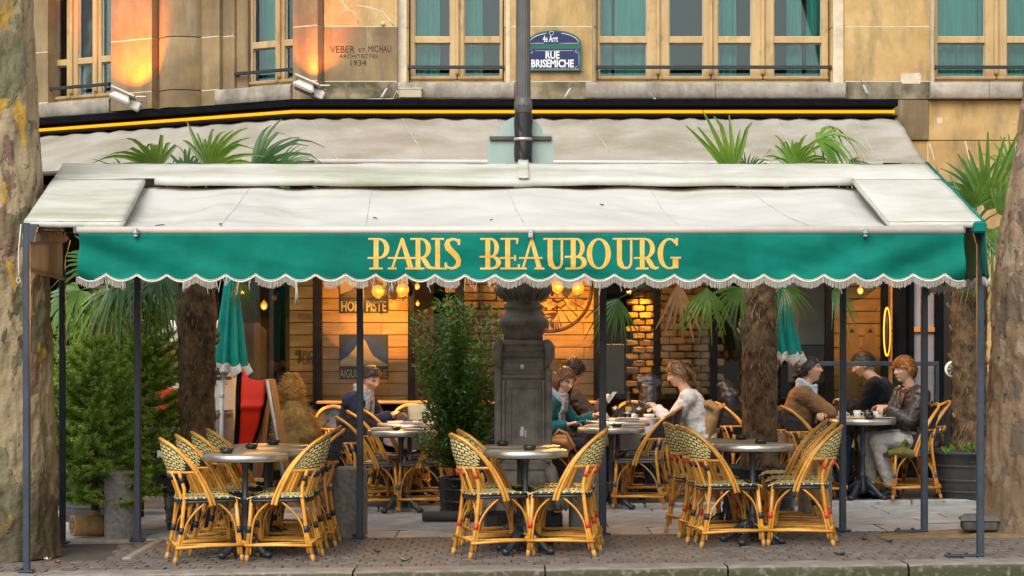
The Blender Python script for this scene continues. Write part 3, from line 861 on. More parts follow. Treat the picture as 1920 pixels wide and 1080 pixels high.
arc = [(637, 684)] + [(682 - 45 * math.cos(PI * i / 16), 684 - 55 * math.sin(PI * i / 16)) for i in range(17)] + [(727, 684)]
poly(b, arc[1:-1][::1], .004, 0); b.build('arch_sky', m_prblue, po)
b = MB(); poly(b, [(638, 677), (652, 668), (664, 655), (672, 641), (679, 633), (686, 640), (693, 655), (700, 667), (716, 678), (727, 684), (638, 684)], .0055, 0); b.build('peak', m_prtan2, po)
b = MB(); poly(b, [(637, 682), (727, 682), (727, 686.5), (637, 686.5)], .0065, 0); b.build('strip', m_prtan, po)
for tx, px, wd in (('AIGUIL', 656, .215), ('ROCHE', 709, .19)):
    q = text_mb(tx, .085, flat(px, 707.5), .0055, width=wd, bold=.012); q.build('lettering', m_prtan, po)
# burnt marks on the narrow plank column
mk = MB()
q = text_mb('PIC', .075, flat(578, 671), .001, width=.11, bold=.012); mk.add(q.v, q.f)
q = text_mb('URE', .075, flat(579, 683), .001, width=.12, bold=.012); mk.add(q.v, q.f)
q = text_mb('PRO.TEC', .07, flat(573, 753), .001, width=.24, bold=.012); mk.add(q.v, q.f)
q = text_mb('WORN', .065, flat(571, 599), .001, width=.14, bold=.004); mk.add(q.v, q.f)
poly(mk, [(553, 657), (565, 656), (566, 676), (560, 683), (556, 678), (561, 668), (553, 666)], 0, 0)
mk.build('burnt_lettering', M('burnt_mark', (0.13, 0.06, 0.02), .7, .3, 10), bld)
# bearded goat drawn on the planks inside half a spoked wheel
go = MB()
YF2 = YF
def line(pts, w_, b=go, y=YF2): b.tube([Vector((PX(a, y), y - .001, PZ(c, y))) for a, c in pts], (.003, w_ * 1.5), 5, up=(0, -1, 0))
cxg, cyg, rg = 1030, 542, 79
line([(cxg + rg * math.cos(R(a)), cyg + rg * math.sin(R(a))) for a in range(-20, 118, 6)], .012)
for a in range(2, 100, 14): line([(cxg + 44 * math.cos(R(a)), cyg + 44 * math.sin(R(a))), (cxg + (rg - 5) * math.cos(R(a)), cyg + (rg - 5) * math.sin(R(a)))], .004)
for sgn in (-1, 1):
    line([(1031 + sgn * 5, 562), (1031 + sgn * 15, 566), (1031 + sgn * 25, 562), (1031 + sgn * 31, 570), (1031 + sgn * 20, 577), (1031 + sgn * 12, 574)], .007)
    line([(1031 + sgn * 13, 573), (1031 + sgn * 14, 584), (1031 + sgn * 9, 594), (1031 + sgn * 4, 598)], .007)
    line([(1031 + sgn * 11, 576), (1031 + sgn * 5, 580)], .014)
    line([(1031 + sgn * 4, 555), (1031 + sgn * 8, 540), (1031 + sgn * 20, 530)], .009)
line([(1021, 589), (1041, 589)], .016); line([(1025, 595), (1037, 595)], .010)
for i in range(9): line([(1018 + i * 3.4, 599 + (i % 2)), (1017.5 + i * 3.5 + (i % 3), 616 + 5 * math.sin(i * 1.1))], .006)
go.build('goat_mural', M('mural_brown', (0.085, 0.035, 0.012), .75, .3, 8), bld)

# a pair of wide wooden boards with pointed tips
for i, px in enumerate((1597, 1631)):
    t = thing('wooden_board', 'left of two pointed wooden boards, close beside an awning post' if i == 0 else 'right of two pointed wooden boards, nearer the glowing ring', 'board', (PX(px, YP - .05), YP - .05, .75), group='pointed boards on the plank wall')
    w2, h = .082, PZ(607, YP) - .75
    pts = [(-w2 * .7, 0), (w2 * .7, 0)] + [(w2 * s, h * k) for s, k in ((.9, .3), (1, .7), (.82, .84), (.42, .95), (0, 1.0), (-.42, .95), (-.82, .84), (-1, .7), (-.9, .3))]
    b = MB(); b.prism(pts, lambda x, yv, k: Vector((x, -k, yv)), .018); b.build('plate', M('orange_board', (0.42, 0.18, 0.05), .5, .15, 4, stretch=(6, 1, 1)), t, False)
    b = MB(); b.prism([(-.028, h * .9), (.028, h * .9), (.018, h * .92), (0, h * .955), (-.018, h * .92)], lambda x, yv, k: Vector((x, -.018 - k, yv)), .002); b.build('notch', m_prblk, t, False)

# lit globe lamps and the bare bulbs seen under the valance
m_globe = emit('amber_globe', (1.0, .27, .012), 1.1, (.02, .008, .001))
m_bulb = emit('amber_bulb', (1.0, .42, .03), 1.8, (.02, .008, .001))
def globe(px, py, y, r, label, watt, group='lit amber globe lamps', n=6, light=True):
    c = P(px, py, y)
    t = thing('globe_lamp', label, 'lamp', (c.x, c.y, c.z), group=group)
    b = MB()
    b.grid(lambda u, v: Vector((math.cos(2 * PI * u) * math.sin(PI * v), math.sin(2 * PI * u) * math.sin(PI * v), -math.cos(PI * v))) * r * (1 + .09 * abs(math.sin(n * PI * u)) * math.sin(PI * v)), 36, 12, True, 0, True)
    b.build('globe', m_globe, t, False)
    b = MB(); b.sphere((0, -r * .75, 0), r * .42, 10, 7); b.build('bulb', m_bulb, t, False)
    b = MB(); b.lathe([(r * .5, -r * 1.25), (r * .55, -r * 1.05), (r * .3, -r * .95)], 14); b.tube([(0, 0, -r * 1.2), (0, .05, -r * 1.7), (0, .16, -r * 1.6), (0, .3, -r * 1.3)], .007, 6)
    b.build('bracket', m_iron, t, False)
    if light:
        l = bpy.data.lights.new('glow', 'POINT'); l.energy = watt * 2.3; l.color = (1.0, .42, .085); l.shadow_soft_size = 0
        lo = bpy.data.objects.new('glow', l); COL.objects.link(lo); lo.parent = t; lo.location = (0, -.30, -.02)
    return t
globe(709, 546, 20.7, .063, 'lit amber globe lamp above the word PISTE, left of the next globe', 26)
globe(755, 543, 20.7, .063, 'lit amber globe lamp just right of the PISTE poster lamp, by the dark frame', 22)
globe(1045, 538, 20.7, .060, 'lit amber globe lamp above the goat drawing, left of two', 22)
globe(1084, 540, 20.7, .060, 'lit amber globe lamp above the goat drawing, right of two', 22)
def bulb(px, py, y, r, label, watt):
    c = P(px, py, y); t = thing('bulb_lamp', label, 'lamp', tuple(c), group='small amber bulbs inside the cafe')
    b = MB(); b.sphere((0, 0, 0), (r, r, r * 1.15), 12, 8); b.build('bulb', emit('small_bulb', (1, .30, .02), 1.3, (.02, .008, .001)), t, False)
    b = MB(); b.lathe([(r * .45, r * .9), (r * .4, r * 1.8), (.004, r * 1.9), (.004, .5)], 10); b.build('socket', m_iron, t, False)
    l = bpy.data.lights.new('glow', 'POINT'); l.energy = watt * 1.6; l.color = (1.0, .42, .10); l.shadow_soft_size = 0
    lo = bpy.data.objects.new('glow', l); COL.objects.link(lo); lo.parent = t; lo.location = (0, -r * 2, -r)
bulb(455, 546, 19.6, .026, 'small amber bulb hanging right of the left green parasol', 5)
bulb(495, 573, 22.6, .04, 'dim amber bulb inside the dark glass right of the left parasol', 22)
bulb(782, 537, 21.6, .03, 'small amber bulb just right of the frame beside the globe lamps', 9)
bulb(783, 569, 22.4, .022, 'tiny amber bulb above the bush behind the glass', 9)
bulb(1180, 545, 22.8, .035, 'amber bulb high behind the glass left of the bright bricks', 20)
bulb(1613, 545, 20.3, .03, 'amber bulb over the pointed wooden boards', 15)
bulb(165, 612, 21.4, .045, 'low amber bulb among the left palm fronds', 12)
# shaded wall light washing the bricks
t = thing('wall_light', 'shaded light above the bright yellow brick wall inside', 'lamp', (PX(1204, 21.95), 21.95, 2.25))
b = MB(); b.lathe([(.03, .1), (.07, -.02), (.075, -.03)], 14); b.tube([(0, 0, .1), (0, .2, .14)], .01, 6); b.build('shade', m_iron, t, False)
b = MB(); b.sphere((0, 0, .0), .03, 10, 7); b.build('bulb', m_bulb, t, False)
l = bpy.data.lights.new('beam', 'SPOT'); l.energy = 62; l.color = (1, .52, .08); l.spot_size = R(70); l.spot_blend = .5; l.shadow_soft_size = .04
lo = bpy.data.objects.new('beam', l); COL.objects.link(lo); lo.parent = t; lo.location = (0, 0, -.04); lo.rotation_euler = (R(14), 0, 0)

# LED ring mirror by the door
t = thing('ring_mirror', 'round mirror seen edge on with a glowing yellow rim beside the plank wall', 'mirror', (PX(1663, 20.7), 20.7, PZ(622, 20.7)))
b = MB(); n = 40
b.tube([(.03 * math.cos(2 * PI * i / n) , 0, .245 * math.sin(2 * PI * i / n)) for i in range(n + 1)], .009, 6, False)
b.build('lit_rim', emit('led_yellow', (1.0, .50, .03), 1.1), t, False)
b = MB(); b.lathe([(0, 0), (.23, 0), (.23, .012), (0, .012)], 32, rot=Matrix.Diagonal((.11, 1, 1)).to_3x3() @ Matrix.Rotation(PI / 2, 3, 'X')); b.build('mirror_disc', M('dark_mirror', (.03, .03, .03), .1, .1), t, False)

# round white sticker on the right glass
t = thing('round_sticker', 'round white and blue sticker on the dark glass by the right planter palm', 'sticker', (PX(1787, 20.4), 20.4, PZ(692, 20.4)))
b = MB(); RX = Matrix.Rotation(PI / 2, 3, 'X')
b.lathe([(0, 0), (.085, 0), (.085, .004), (0, .004)], 32, rot=RX); b.build('white_disc', M('sticker_white', (.75, .77, .75), .5, .05), t, False)
b = MB(); b.lathe([(0, .004), (.062, .004), (.062, .006), (0, .006)], 32, rot=RX); b.build('blue_disc', M('sticker_blue', (.02, .10, .16), .5, .3), t, False)
b = MB()
for k in range(7):
    a = k * 2 * PI / 7; b.tube([(.012 * math.cos(a), -.0065, .012 * math.sin(a)), (.052 * math.cos(a + .5), -.0065, .052 * math.sin(a + .5))], (.0015, .006), 5, up=(0, -1, 0))
b.build('emblem', MATS['sticker_white'], t, False)

# ------------------------------------------------------------------ REAR AWNING with LED strip on the facade
m_can = M('canopy_cloth', (0.38, 0.355, 0.30), .75, .08, 2.5, .25, 90, col2=(0.475, 0.45, 0.39), trans=.22, tcol=(.55, .36, .2),
          extra=chain(stain(1.3, (0.22, 0.21, 0.125), .47, .68, (.7, 1, 1.6), .8), stain(2.3, (0.36, 0.32, 0.27), .52, .7, (1.6, .6, 1), .5)), bdist=.002)
m_can2 = M('front_canopy_cloth', (0.565, 0.56, 0.525), .7, .06, 2.0, .2, 90, col2=(0.645, 0.64, 0.605), trans=.2, tcol=(.6, .38, .2),
           extra=chain(stain(1.2, (0.34, 0.33, 0.235), .52, .70, (.45, 2.0, 1), .6), stain(3, (.44, .42, .38), .54, .72, (.5, 1, 1), .35), stain(30, (.72, .71, .68), .74, .76, amt=.8)), bdist=.002)
m_cover = M('awning_cover_cloth', (0.50, 0.495, 0.435), .7, .06, 2.2, .2, 70, col2=(0.62, 0.61, 0.56), trans=.12,
            extra=chain(stain(1.5, (0.31, 0.31, 0.20), .47, .68, (.4, 1.6, 1), .8), stain(40, (.16, .13, .09), .72, .76, (1, 1, 1), .6), stain(34, (.78, .77, .75), .745, .76, amt=.9)), bdist=.002)
m_metal = M('white_aluminium', (0.55, 0.53, 0.50), .45, .08, 5)
m_neon = emit('led_strip', (1.0, .40, .004), 1.0)
ra = thing('rear_awning', 'long beige awning on the facade under a glowing amber strip', 'awning', (0, 20.7, 3.2))
def strip_pts(off, z, x_right):
    a = W4 @ Vector((-4.6, -off, z)); k = PX(549, 20.98 - off)
    return [a, Vector((k, 20.98 - off, z)), Vector((x_right, 20.98 - off, z))]
def ribbon(b, off0, off1, z0, z1, xr, mi=0):
    A, B, C_, D_ = strip_pts(off0, z0, xr), strip_pts(off1, z0, xr), strip_pts(off1, z1, xr), strip_pts(off0, z1, xr)
    for i in range(2):
        vs = [A[i], B[i], C_[i], D_[i], A[i + 1], B[i + 1], C_[i + 1], D_[i + 1]]
        b.add(vs, [(0, 1, 2, 3), (7, 6, 5, 4), (0, 4, 5, 1), (1, 5, 6, 2), (2, 6, 7, 3), (3, 7, 4, 0)], False, mi)
xr = PX(1680, 20.7)
b = MB(); ribbon(b, .08, .40, 3.918, 3.985, xr); ribbon(b, .08, .12, 3.80, 3.917, xr - .01); ribbon(b, .08, .40, 3.80, 3.822, xr - .01); b.build('housing', m_blkframe, ra)
b = MB(); ribbon(b, .122, .14, 3.823, 3.916, xr - .02); b.build('reflector', M('amber_backing', (.25, .12, .03), .5), ra)
b = MB(); A = strip_pts(.30, 3.868, xr - .02); b.tube(A, .016, 8); b.build('led_tube', m_neon, ra)
T = [W4 @ Vector((-4.6, -.33, 3.80)), Vector((PX(549, 20.65), 20.65, 3.80)), Vector((PX(1682, 20.65), 20.65, 3.80))]
Bt = [W4 @ Vector((-4.6, -1.75, 3.22)), Vector((PX(600, 19.25), 19.25, 3.24)), Vector((PX(1737, 19.25), 19.25, 3.215))]
def rear(u, v):
    if u < .32: k = u / .32; a, c = T[0].lerp(T[1], k), Bt[0].lerp(Bt[1], k)
    else: k = (u - .32) / .68; a, c = T[1].lerp(T[2], k), Bt[1].lerp(Bt[2], k)
    p = a.lerp(c, v)
    s = math.sin(PI * v)
    x = p.x
    p.z += s * (-.035 * math.cos(x * 2.1) + .03 * nz(x * 1.3 + v * 1.5, v * 2) + .014 * nz(x * 4 + v * 5, v * 2, 4)) - .03 * s
    p.z += .012 * math.sin(x * 22 + 3 * nz(x, 0)) * max(0, 1 - v * 4) * (1 + nz(x * 2))
    return p
b = MB(); b.grid(rear, 170, 26); o = b.build('canopy', m_can, ra); solidify(o, .003)
b = MB(); b.tube([Bt[1] + Vector((-.05, -.02, -.01)), Bt[2] + Vector((-.42, -.02, -.01))], .022, 10); b.build('front_bar', m_metal, ra)
b = MB(); b.tube([Bt[0] + Vector((0, -.02, -.012)), Bt[1] + Vector((-.75, 0.02, -.012))], .024, 10); b.build('front_bar', M('brown_bar', (.07, .05, .035), .6), ra)
for k in (.03, .35, .66, .97):
    b = MB()
    a = T[1].lerp(T[2], k); c = Bt[1].lerp(Bt[2], k)
    b.tube([a + Vector((0, 0, -.08)), a.lerp(c, .5) + Vector((.25, 0, -.16)), c + Vector((0, 0, -.05))], .018, 6)
    b.build('arm', m_blkframe, ra)
# seams running down the cloth
for k in (.03, .18, .335, .49, .655, .8, .93):
    u = .32 + .68 * k
    b = MB(); b.tube([rear(u + .002 * nz(i), i / 14) + Vector((0, -.002, .003)) for i in range(15)], (.0010, .007), 5, up=(0, -.4, 1)); b.build('seam', M('seam_thread', (.46, .42, .37), .8), ra)

# ------------------------------------------------------------------ FRONT AWNING
m_post = M('post_steel', (0.030, 0.042, 0.058), .42, .25, 6, .15, 60, extra=stain(3.5, (.13, .055, .02), .68, .75, (1, 1, .7), .9))
m_green = M('green_cloth', (0.0, 0.115, 0.082), .8, .1, 3, .3, 120, col2=(0.002, 0.155, 0.115), spec=.15, extra=stain(2.2, (0.004, 0.20, 0.155), .48, .7, (1, 1, 2.5), .7), bdist=.002)
m_fringe = M('fringe_cotton', (0.46, 0.415, 0.365), .85, .15, 20)
m_braid = M('braid', (0.62, 0.60, 0.50), .8, .15, 30)
fa = thing('front_awning', 'free standing green and cream cafe awning lettered in gold on its valance', 'awning', (0, 14.6, 0))
FD, RD = 13.6, 15.7
def roof(x0f, x0r, y):           # roof plane: y in metres -> z
    return 2.311 + (y - FD) * .278
def roofx(side, y):              # outer edge
    t = (y - FD) / (RD - FD)
    return lerp(-3.275, -3.47, t) if side < 0 else lerp(3.15, 3.20, t)
def innx(side, y):
    t = (y - FD) / (15.07 - FD)
    return lerp(-2.61, -2.73, t) if side < 0 else lerp(2.525, 2.53, t)
YR = 15.05
for side in (-1, 1):
    def f(u, v):
        y = lerp(FD, YR, v); a, c = roofx(side, y), innx(side, y)
        x = lerp(a, c, u)
        return Vector((x, y, roof(0, 0, y) + .008 * nz(x * 3, y * 3) - .012 * math.sin(PI * u) * math.sin(PI * v)))
    b = MB(); b.grid(f, 14, 20)
    o = b.build('end_cover', m_cover, fa); solidify(o, .006)
    b = MB()                      # folded front lip and inner lip
    b.grid(lambda u, v: f(u, 0) + Vector((0, -.004 + .004 * v, -.004 - .038 * v + .003 * nz(u * 12, side))), 16, 2)
    b.grid(lambda u, v: f(1, u) + Vector((.003 * -side, 0, -.003 - .03 * v)), 16, 2)
    o = b.build('cover_lip', m_cover, fa); solidify(o, .005)
def rs(u, v):
    y = lerp(YR + .004, RD + .05, v); x = lerp(roofx(-1, y), roofx(1, y), u)
    return Vector((x, y, roof(0, 0, y) + .010 * nz(x * 2, y * 4) + .006 * nz(x * 6, y * 9) - (.02 if v > .9 else 0)))
b = MB(); b.grid(rs, 120, 12); o = b.build('ridge_cover', m_cover, fa); solidify(o, .006)
b = MB(); b.tube([rs(lerp(.115, .90, i / 40), 0) + Vector((0, -.004, -.022)) for i in range(41)], (.030, .022), 10, up=(0, 0, 1)); b.build('cover_lip', m_cover, fa)
b = MB(); b.grid(lambda u, v: Vector((PX(lerp(972, 992, u), 15), lerp(YR - .035, RD + .03, v), roof(0, 0, lerp(YR - .035, RD + .03, v)) + .016 + .006 * nz(u * 3, v * 5))), 4, 8); o = b.build('cloth_patch', m_cover, fa); solidify(o, .004)
# back slope of the ridge so that the roof closes
b = MB(); b.grid(lambda u, v: Vector((lerp(-3.47, 3.2, u), RD + .055 + .02 * v, roof(0, 0, RD) - .012 - .16 * v)), 30, 2); o = b.build('back_flap', m_cover, fa); solidify(o, .004)

def canopy(u, v):                 # v = 0 at the rear roller, 1 at the front bar
    y = lerp(15.12, 13.53, v); x = lerp(-2.77, 2.92, u) if False else lerp(lerp(-2.80, -2.87, v), lerp(2.66, 2.99, v), u)
    z = lerp(2.655, 2.262, v)
    bays = (-2.9, -2.10, .13, 2.33, 3.0)
    sag = 0
    for a, c in zip(bays[:-1], bays[1:]):
        if a <= x < c: sag = math.sin(PI * (x - a) / (c - a))
    s = math.sin(PI * min(1, v * 1.02)) ** .8
    z += -.075 * s * sag + .030 * s * nz(x * 1.1, v * 1.4) + .016 * s * nz(x * 3.0, v * 2.2, 3) + .008 * s * nz(x * 7 + v * 4, v * 3, 5)
    z += .013 * math.sin(x * 9 + 2.5 * nz(x * 1.2, 0, 2)) * max(0, 1 - v * 2.4) * (.6 + nz(x * 2, 9))
    z += .012 * (1 - abs(2 * v - 1)) * nz((x - v * 1.4) * 5, 1, 8)
    return Vector((x, y, z))
b = MB(); b.grid(canopy, 180, 36); o = b.build('canopy', m_can2, fa); solidify(o, .003)
for k in (.017, .155, .32, .505, .70, .835, .985):
    b = MB(); b.tube([canopy(k, i / 20) + Vector((0, -.001, .003)) for i in range(21)], (.0008, .005), 5, up=(0, -.4, 1)); b.build('seam', M('seam_thread2', (.55, .53, .50), .8), fa)
b = MB(); b.tube([(-2.90, 13.49, 2.245), (3.0, 13.49, 2.245)], (.024, .03), 14, up=(0, 0, 1)); b.build('front_bar', M('cloth_bar', (.52, .47, .41), .5, .08, 4), fa)
for x in (-2.905, 3.004):
    b = MB(); b.box((x, 13.49, 2.245), (.02, .06, .052), None, .008); b.build('bar_end', M('bar_end_grey', (.16, .16, .17), .5), fa)
for px in (255, 995, 1622):
    x = PX(px, 13.46); b = MB()
    if px == 995: b.box((x, 13.452, 2.222), (.032, .02, .06), None, .004); b.sphere((x, 13.44, 2.232), .006, 8, 5); b.sphere((x, 13.44, 2.208), .006, 8, 5)
    else: b.box((x, 13.452, 2.236), (.034, .05, .05), None, .012); b.box((x, 13.452, 2.206), (.026, .03, .014), None, .004)
    b.build('bar_clamp', M('clamp_metal', (.55, .55, .55), .3, .1, 5, metal=.6), fa)

# valance
VX0, VX1, PER = PX(148, 13.48), PX(1808, 13.48), .1987
XC = PX(200, 13.48)               # a crest
def vbot(x):
    ph = ((x - XC) / PER) % 1.0
    return 1.947 - .043 * (math.sin(PI * ph) ** .85) + .004 * nz(x * 1.3)
def vy(x, z):
    t = (2.22 - z) / .3
    y = 13.475 + .030 * t * nz(x * 1.6, z * 2) + .013 * t * nz(x * 5, z * 4, 2) + .010 * t * nz(x * 3 + z * 14, z * 3 - x, 6)
    for x0, sg in ((VX0, 1), (VX1, -1)):
        d = (x - x0) * sg
        y += .050 * math.exp(-d / .60) * math.sin((d * 9 + (z - 2.1) * 17)) * min(1, t * 1.6)
    y += .022 * t * math.sin(x * 3.3 - z * 11 + 2 * nz(x * .8)) * (.4 + .6 * abs(nz(x * .7, 3)))
    y += .010 * max(0, t - .7) * math.sin((x - XC) / PER * 2 * PI)
    return y
b = MB()
b.grid(lambda u, v: (lambda x: (lambda z: Vector((x, vy(x, z), z)))(lerp(2.221, vbot(x), v)))(lerp(VX0, VX1, u)), 480, 18)
val = b.build('valance', m_green, fa); solidify(val, .003, 1)
b = MB(); pl = []
n = 480
for i in range(n + 1):
    x = lerp(VX0, VX1, i / n); z = vbot(x); pl.append((x, vy(x, z) - .002, z - .001))
b.tube(pl, .0062, 6); b.tube([(x, y - .001, z + .011) for x, y, z in pl], .0022, 5); b.build('braid', m_braid, fa)
fr = MB(); rr = random.Random(3)
gaps = [(236, 344, 0), (410, 432, .25), (432, 480, .18), (557, 609, .0), (690, 722, .25), (722, 768, .35), (768, 800, .05), (862, 888, .35), (888, 915, .15), (1110, 1114, 0)]
x = VX0 - .012
while x < VX1 + .01:
    px = CXP + x / 13.48 * FPX
    dens = 1.0
    for a, c, d in gaps:
        if a < px < c: dens = d
    if rr.random() < dens:
        xx = max(VX0, min(VX1, x)); z = vbot(xx); y = vy(xx, z) - .003
        ln = .047 + rr.uniform(-.007, .005); dx = rr.uniform(-.003, .003); dy = rr.uniform(-.004, .002)
        if dens < .5 or rr.random() < .006: ln *= rr.uniform(1.0, 2.1); dx = rr.uniform(-.03, .035)
        fr.tube([(x, y, z), (x + dx * .5 + rr.uniform(-.001, .001), y + dy * .4, z - ln * .5), (x + dx, y + dy, z - ln)], [.0023, .0019, .0022], 4, True, False)
    x += .0062
for px, ln in ((556, .16), (425, .075), (345, .08), (232, .07), (720, .07), (735, .08), (762, .085)):
    xx = PX(px, 13.48); z = vbot(xx)
    for k in range(4): fr.tube([(xx + rr.uniform(-.006, .006), vy(xx, z) - .004 - .003 * k, z), (xx + rr.uniform(-.01, .012), vy(xx, z) - .006, z - ln * .6), (xx + rr.uniform(-.014, .014), vy(xx, z) - .002, z - ln * rr.uniform(.8, 1))], .0022, 4)
o = fr.build('fringe', m_fringe, fa); o['kind'] = 'stuff'

# gold lettering: stems, bowls and slab serifs drawn as strokes
m_gold = M('gold_paint', (0.62, 0.36, 0.035), .55, .15, 30, 0, col2=(0.74, 0.45, 0.07))
m_goldl = M('pale_gold_outline', (0.72, 0.50, 0.20), .55, .1, 20)
TN, TH = .034, .13
def arc_pts(cx, cy, rx, ry, a0, a1, wmin, wmax, n=22, pw=1.6):
    out = []
    for i in range(n + 1):
        a = R(lerp(a0, a1, i / n)); wv = wmin + (wmax - wmin) * abs(math.cos(a)) ** pw
        out.append((cx + rx * math.cos(a), cy + ry * math.sin(a), wv))
    return out
def stem(x, y0=0.0, y1=1.0, w_=TH): return [(x, y0, w_), (x, y1, w_)]
def bar(x0, x1, y, w_=TN): return [(x0, y, w_), (x1, y, w_)]
def ser(x, y, half=.19): return bar(x - half, x + half, y + (TN / 2 if y < .5 else -TN / 2))
GL = {
 'P': (.64, [stem(.26), ser(.26, 0, .2), bar(.02, .36, 1 - TN / 2), bar(.0, .4, .36), arc_pts(.36, .67, .25, .305, -90, 90, TN, .13)]),
 'R': (.78, [stem(.26), ser(.26, 0, .2), bar(.02, .36, 1 - TN / 2), bar(.0, .4, .36), arc_pts(.36, .67, .25, .305, -90, 90, TN, .13), [(.42, .36, .1), (.52, .22, .13), (.60, .08, .12), (.72, .02, .06), (.80, .05, .04)]]),
 'A': (.90, [[(.13, .02, .05), (.46, 1, .05)], [(.45, .97, .10), (.75, .02, .145)], bar(.0, .84, .36), ser(.13, 0, .13), ser(.75, 0, .17), bar(.0, .0001, .36)]),
 'I': (.42, [stem(.21), ser(.21, 0, .2), ser(.21, 1, .2)]),
 'S': (.52, [[(.46, .97, .05), (.46, .80, .04)], [(.46, .88, .04), (.36, .965, .05), (.24, .975, .06), (.12, .92, .10), (.09, .80, .15), (.13, .68, .18), (.26, .55, .155), (.38, .42, .155), (.45, .28, .13), (.43, .14, .12), (.34, .05, .07), (.22, .02, .05), (.10, .06, .045), (.05, .14, .04)], [(.045, .20, .05), (.045, .0, .04)]]),
 'B': (.66, [stem(.26), bar(.02, .40, 1 - TN / 2), bar(.02, .40, TN / 2), bar(.0, .4, .40), arc_pts(.36, .69, .20, .288, -90, 90, TN, .115), arc_pts(.38, .21, .24, .188, -90, 90, TN, .13)]),
 'E': (.62, [stem(.24), bar(.02, .56, 1 - TN / 2), bar(.02, .60, TN / 2), bar(.0, .50, .36), [(.56, .99, .04), (.54, .84, .03)], [(.60, .01, .04), (.60, .14, .03)], [(.48, .44, .03), (.48, .28, .03)]]),
 'U': (.66, [[(.20, 1, TH), (.20, .30, TH), (.23, .16, .16), (.32, .05, .09), (.42, .025, .05), (.52, .06, .045), (.575, .16, .045), (.585, .30, .045), (.585, 1, .045)], ser(.20, 1, .2), ser(.57, 1, .12)]),
 'O': (.82, [arc_pts(.41, .5, .315, .475, 0, 360, TN, .145, 44)]),
 'G': (.76, [arc_pts(.42, .5, .31, .475, 50, 290, TN, .145, 34), [(.50, .035, .05), (.58, .08, .05), (.64, .17, .06)], stem(.62, .04, .37, .16), bar(.46, .78, .37), [(.655, 1.0, .05), (.655, .78, .035)], [(.655, .84, .03), (.62, .87, .04)]]),
}
place = [('P', 690, 727), ('A', 728, 779), ('R', 769, 813), ('I', 809, 832), ('S', 833, 864), ('B', 900, 937), ('E', 938, 974), ('A', 974, 1019), ('U', 1020, 1058), ('B', 1060, 1098), ('O', 1100, 1146), ('U', 1150, 1188), ('R', 1190, 1233), ('G', 1232, 1275)]
def stroke_mb(b, st, ox, sx, z0, sz, k, grow):
    n = len(st); L_ = []; R_ = []
    # resample so the strokes follow the cloth
    pts = []
    for (x0, y0, w0), (x1, y1, w1) in zip(st[:-1], st[1:]):
        m = max(1, int(math.hypot(x1 - x0, y1 - y0) / .08))
        for j in range(m): t = j / m; pts.append((lerp(x0, x1, t), lerp(y0, y1, t), lerp(w0, w1, t)))
    pts.append(st[-1])
    for i, (x, y, w_) in enumerate(pts):
        a = pts[max(0, i - 1)]; c = pts[min(len(pts) - 1, i + 1)]
        tx, ty = c[0] - a[0], c[1] - a[1]; l = math.hypot(tx, ty) or 1; tx, ty = tx / l, ty / l
        ex = grow * (-1 if i == 0 else 1 if i == len(pts) - 1 else 0)
        h = w_ / 2 + grow
        for s_, out in ((1, L_), (-1, R_)):
            px_, py_ = x + tx * ex - ty * h * s_, y + ty * ex + tx * h * s_
            X, Z_ = ox + px_ * sx, z0 + py_ * sz
            out.append(Vector((X, vy(X, Z_) - k, Z_)))
    vs = L_ + R_; m = len(L_)
    b.add(vs, [(i, i + 1, m + i + 1, m + i) for i in range(m - 1)], False)
LZ0, LZ1 = PZ(504.5, 13.46), PZ(447, 13.46)
for ch, a, c in place:
    wd, st = GL[ch]; X0, X1 = PX(a, 13.46), PX(c, 13.46)
    o1 = MB(); o2 = MB()
    for i, s_ in enumerate(st):
        stroke_mb(o1, s_, X0, (X1 - X0) / wd, LZ0, LZ1 - LZ0, .0045 + i * .0002, .0)
        stroke_mb(o2, s_, X0, (X1 - X0) / wd, LZ0, LZ1 - LZ0, .0028 + i * .0002, .015)
    lt = o1.build('letter', m_gold, fa); o2.build('letter_outline', m_goldl, lt)

# side valances
b = MB()
def sv(u, v):
    y = lerp(13.56, 15.66, u); x = lerp(3.165, 3.215, u) + .02 * nz(y * 2, v) * v + .03 * v * max(0, 1 - u * 6)
    zt = min(2.22, roof(0, 0, y)) ; zb = 1.915 + .028 * abs(math.sin(PI * y / .2)) ** .8
    zt = roof(0, 0, y) - .012
    return Vector((x, y, lerp(zt, zb, v)))
b.grid(sv, 90, 12); o = b.build('side_valance', m_green, fa); solidify(o, .003)
b = MB()
for i in range(150):
    p = sv(i / 150, 1)
    b.tube([p, p + Vector((rr.uniform(-.004, .004), rr.uniform(-.004, .004), -.055 + rr.uniform(-.01, .008)))], .0042, 4)
o = b.build('side_fringe', m_fringe, fa); o['kind'] = 'stuff'
b = MB(); b.tube([Vector((roofx(1, y) + .012, y, roof(0, 0, y) + .0)) for y in (13.58, 14.2, 15, 15.7)], .012, 8); b.build('green_piping', m_green, fa)
b = MB(); b.box((3.135, 13.585, 2.27), (.085, .06, .075), None, .012); b.build('corner_cap', m_green, fa)
m_beige = M('beige_cloth', (0.62, 0.50, 0.37), .8, .1, 3, .25, 90, trans=.5, stretch=(1, 1, .3))
b = MB()
b.grid(lambda u, v: (lambda y: Vector((lerp(-3.255, -3.455, u) + .02 * v * nz(y * 4, v), y, lerp(roof(0, 0, y) - .012, 1.985 + .008 * nz(y * 5), v))))(lerp(13.62, 15.66, u)), 40, 10)
o = b.build('side_curtain', m_beige, fa); solidify(o, .003)
b = MB(); b.tube([(-3.24, 13.63, 2.21), (-3.44, 15.6, 2.30)], (.055, .03), 10, up=(0, 0, 1)); b.build('rolled_cloth', m_beige, fa)
b = MB(); b.tube([(lerp(-3.255, -3.455, i / 9) , lerp(13.62, 15.66, i / 9), 1.99) for i in range(10)], .014, 8); b.build('hem_rod', m_beige, fa)

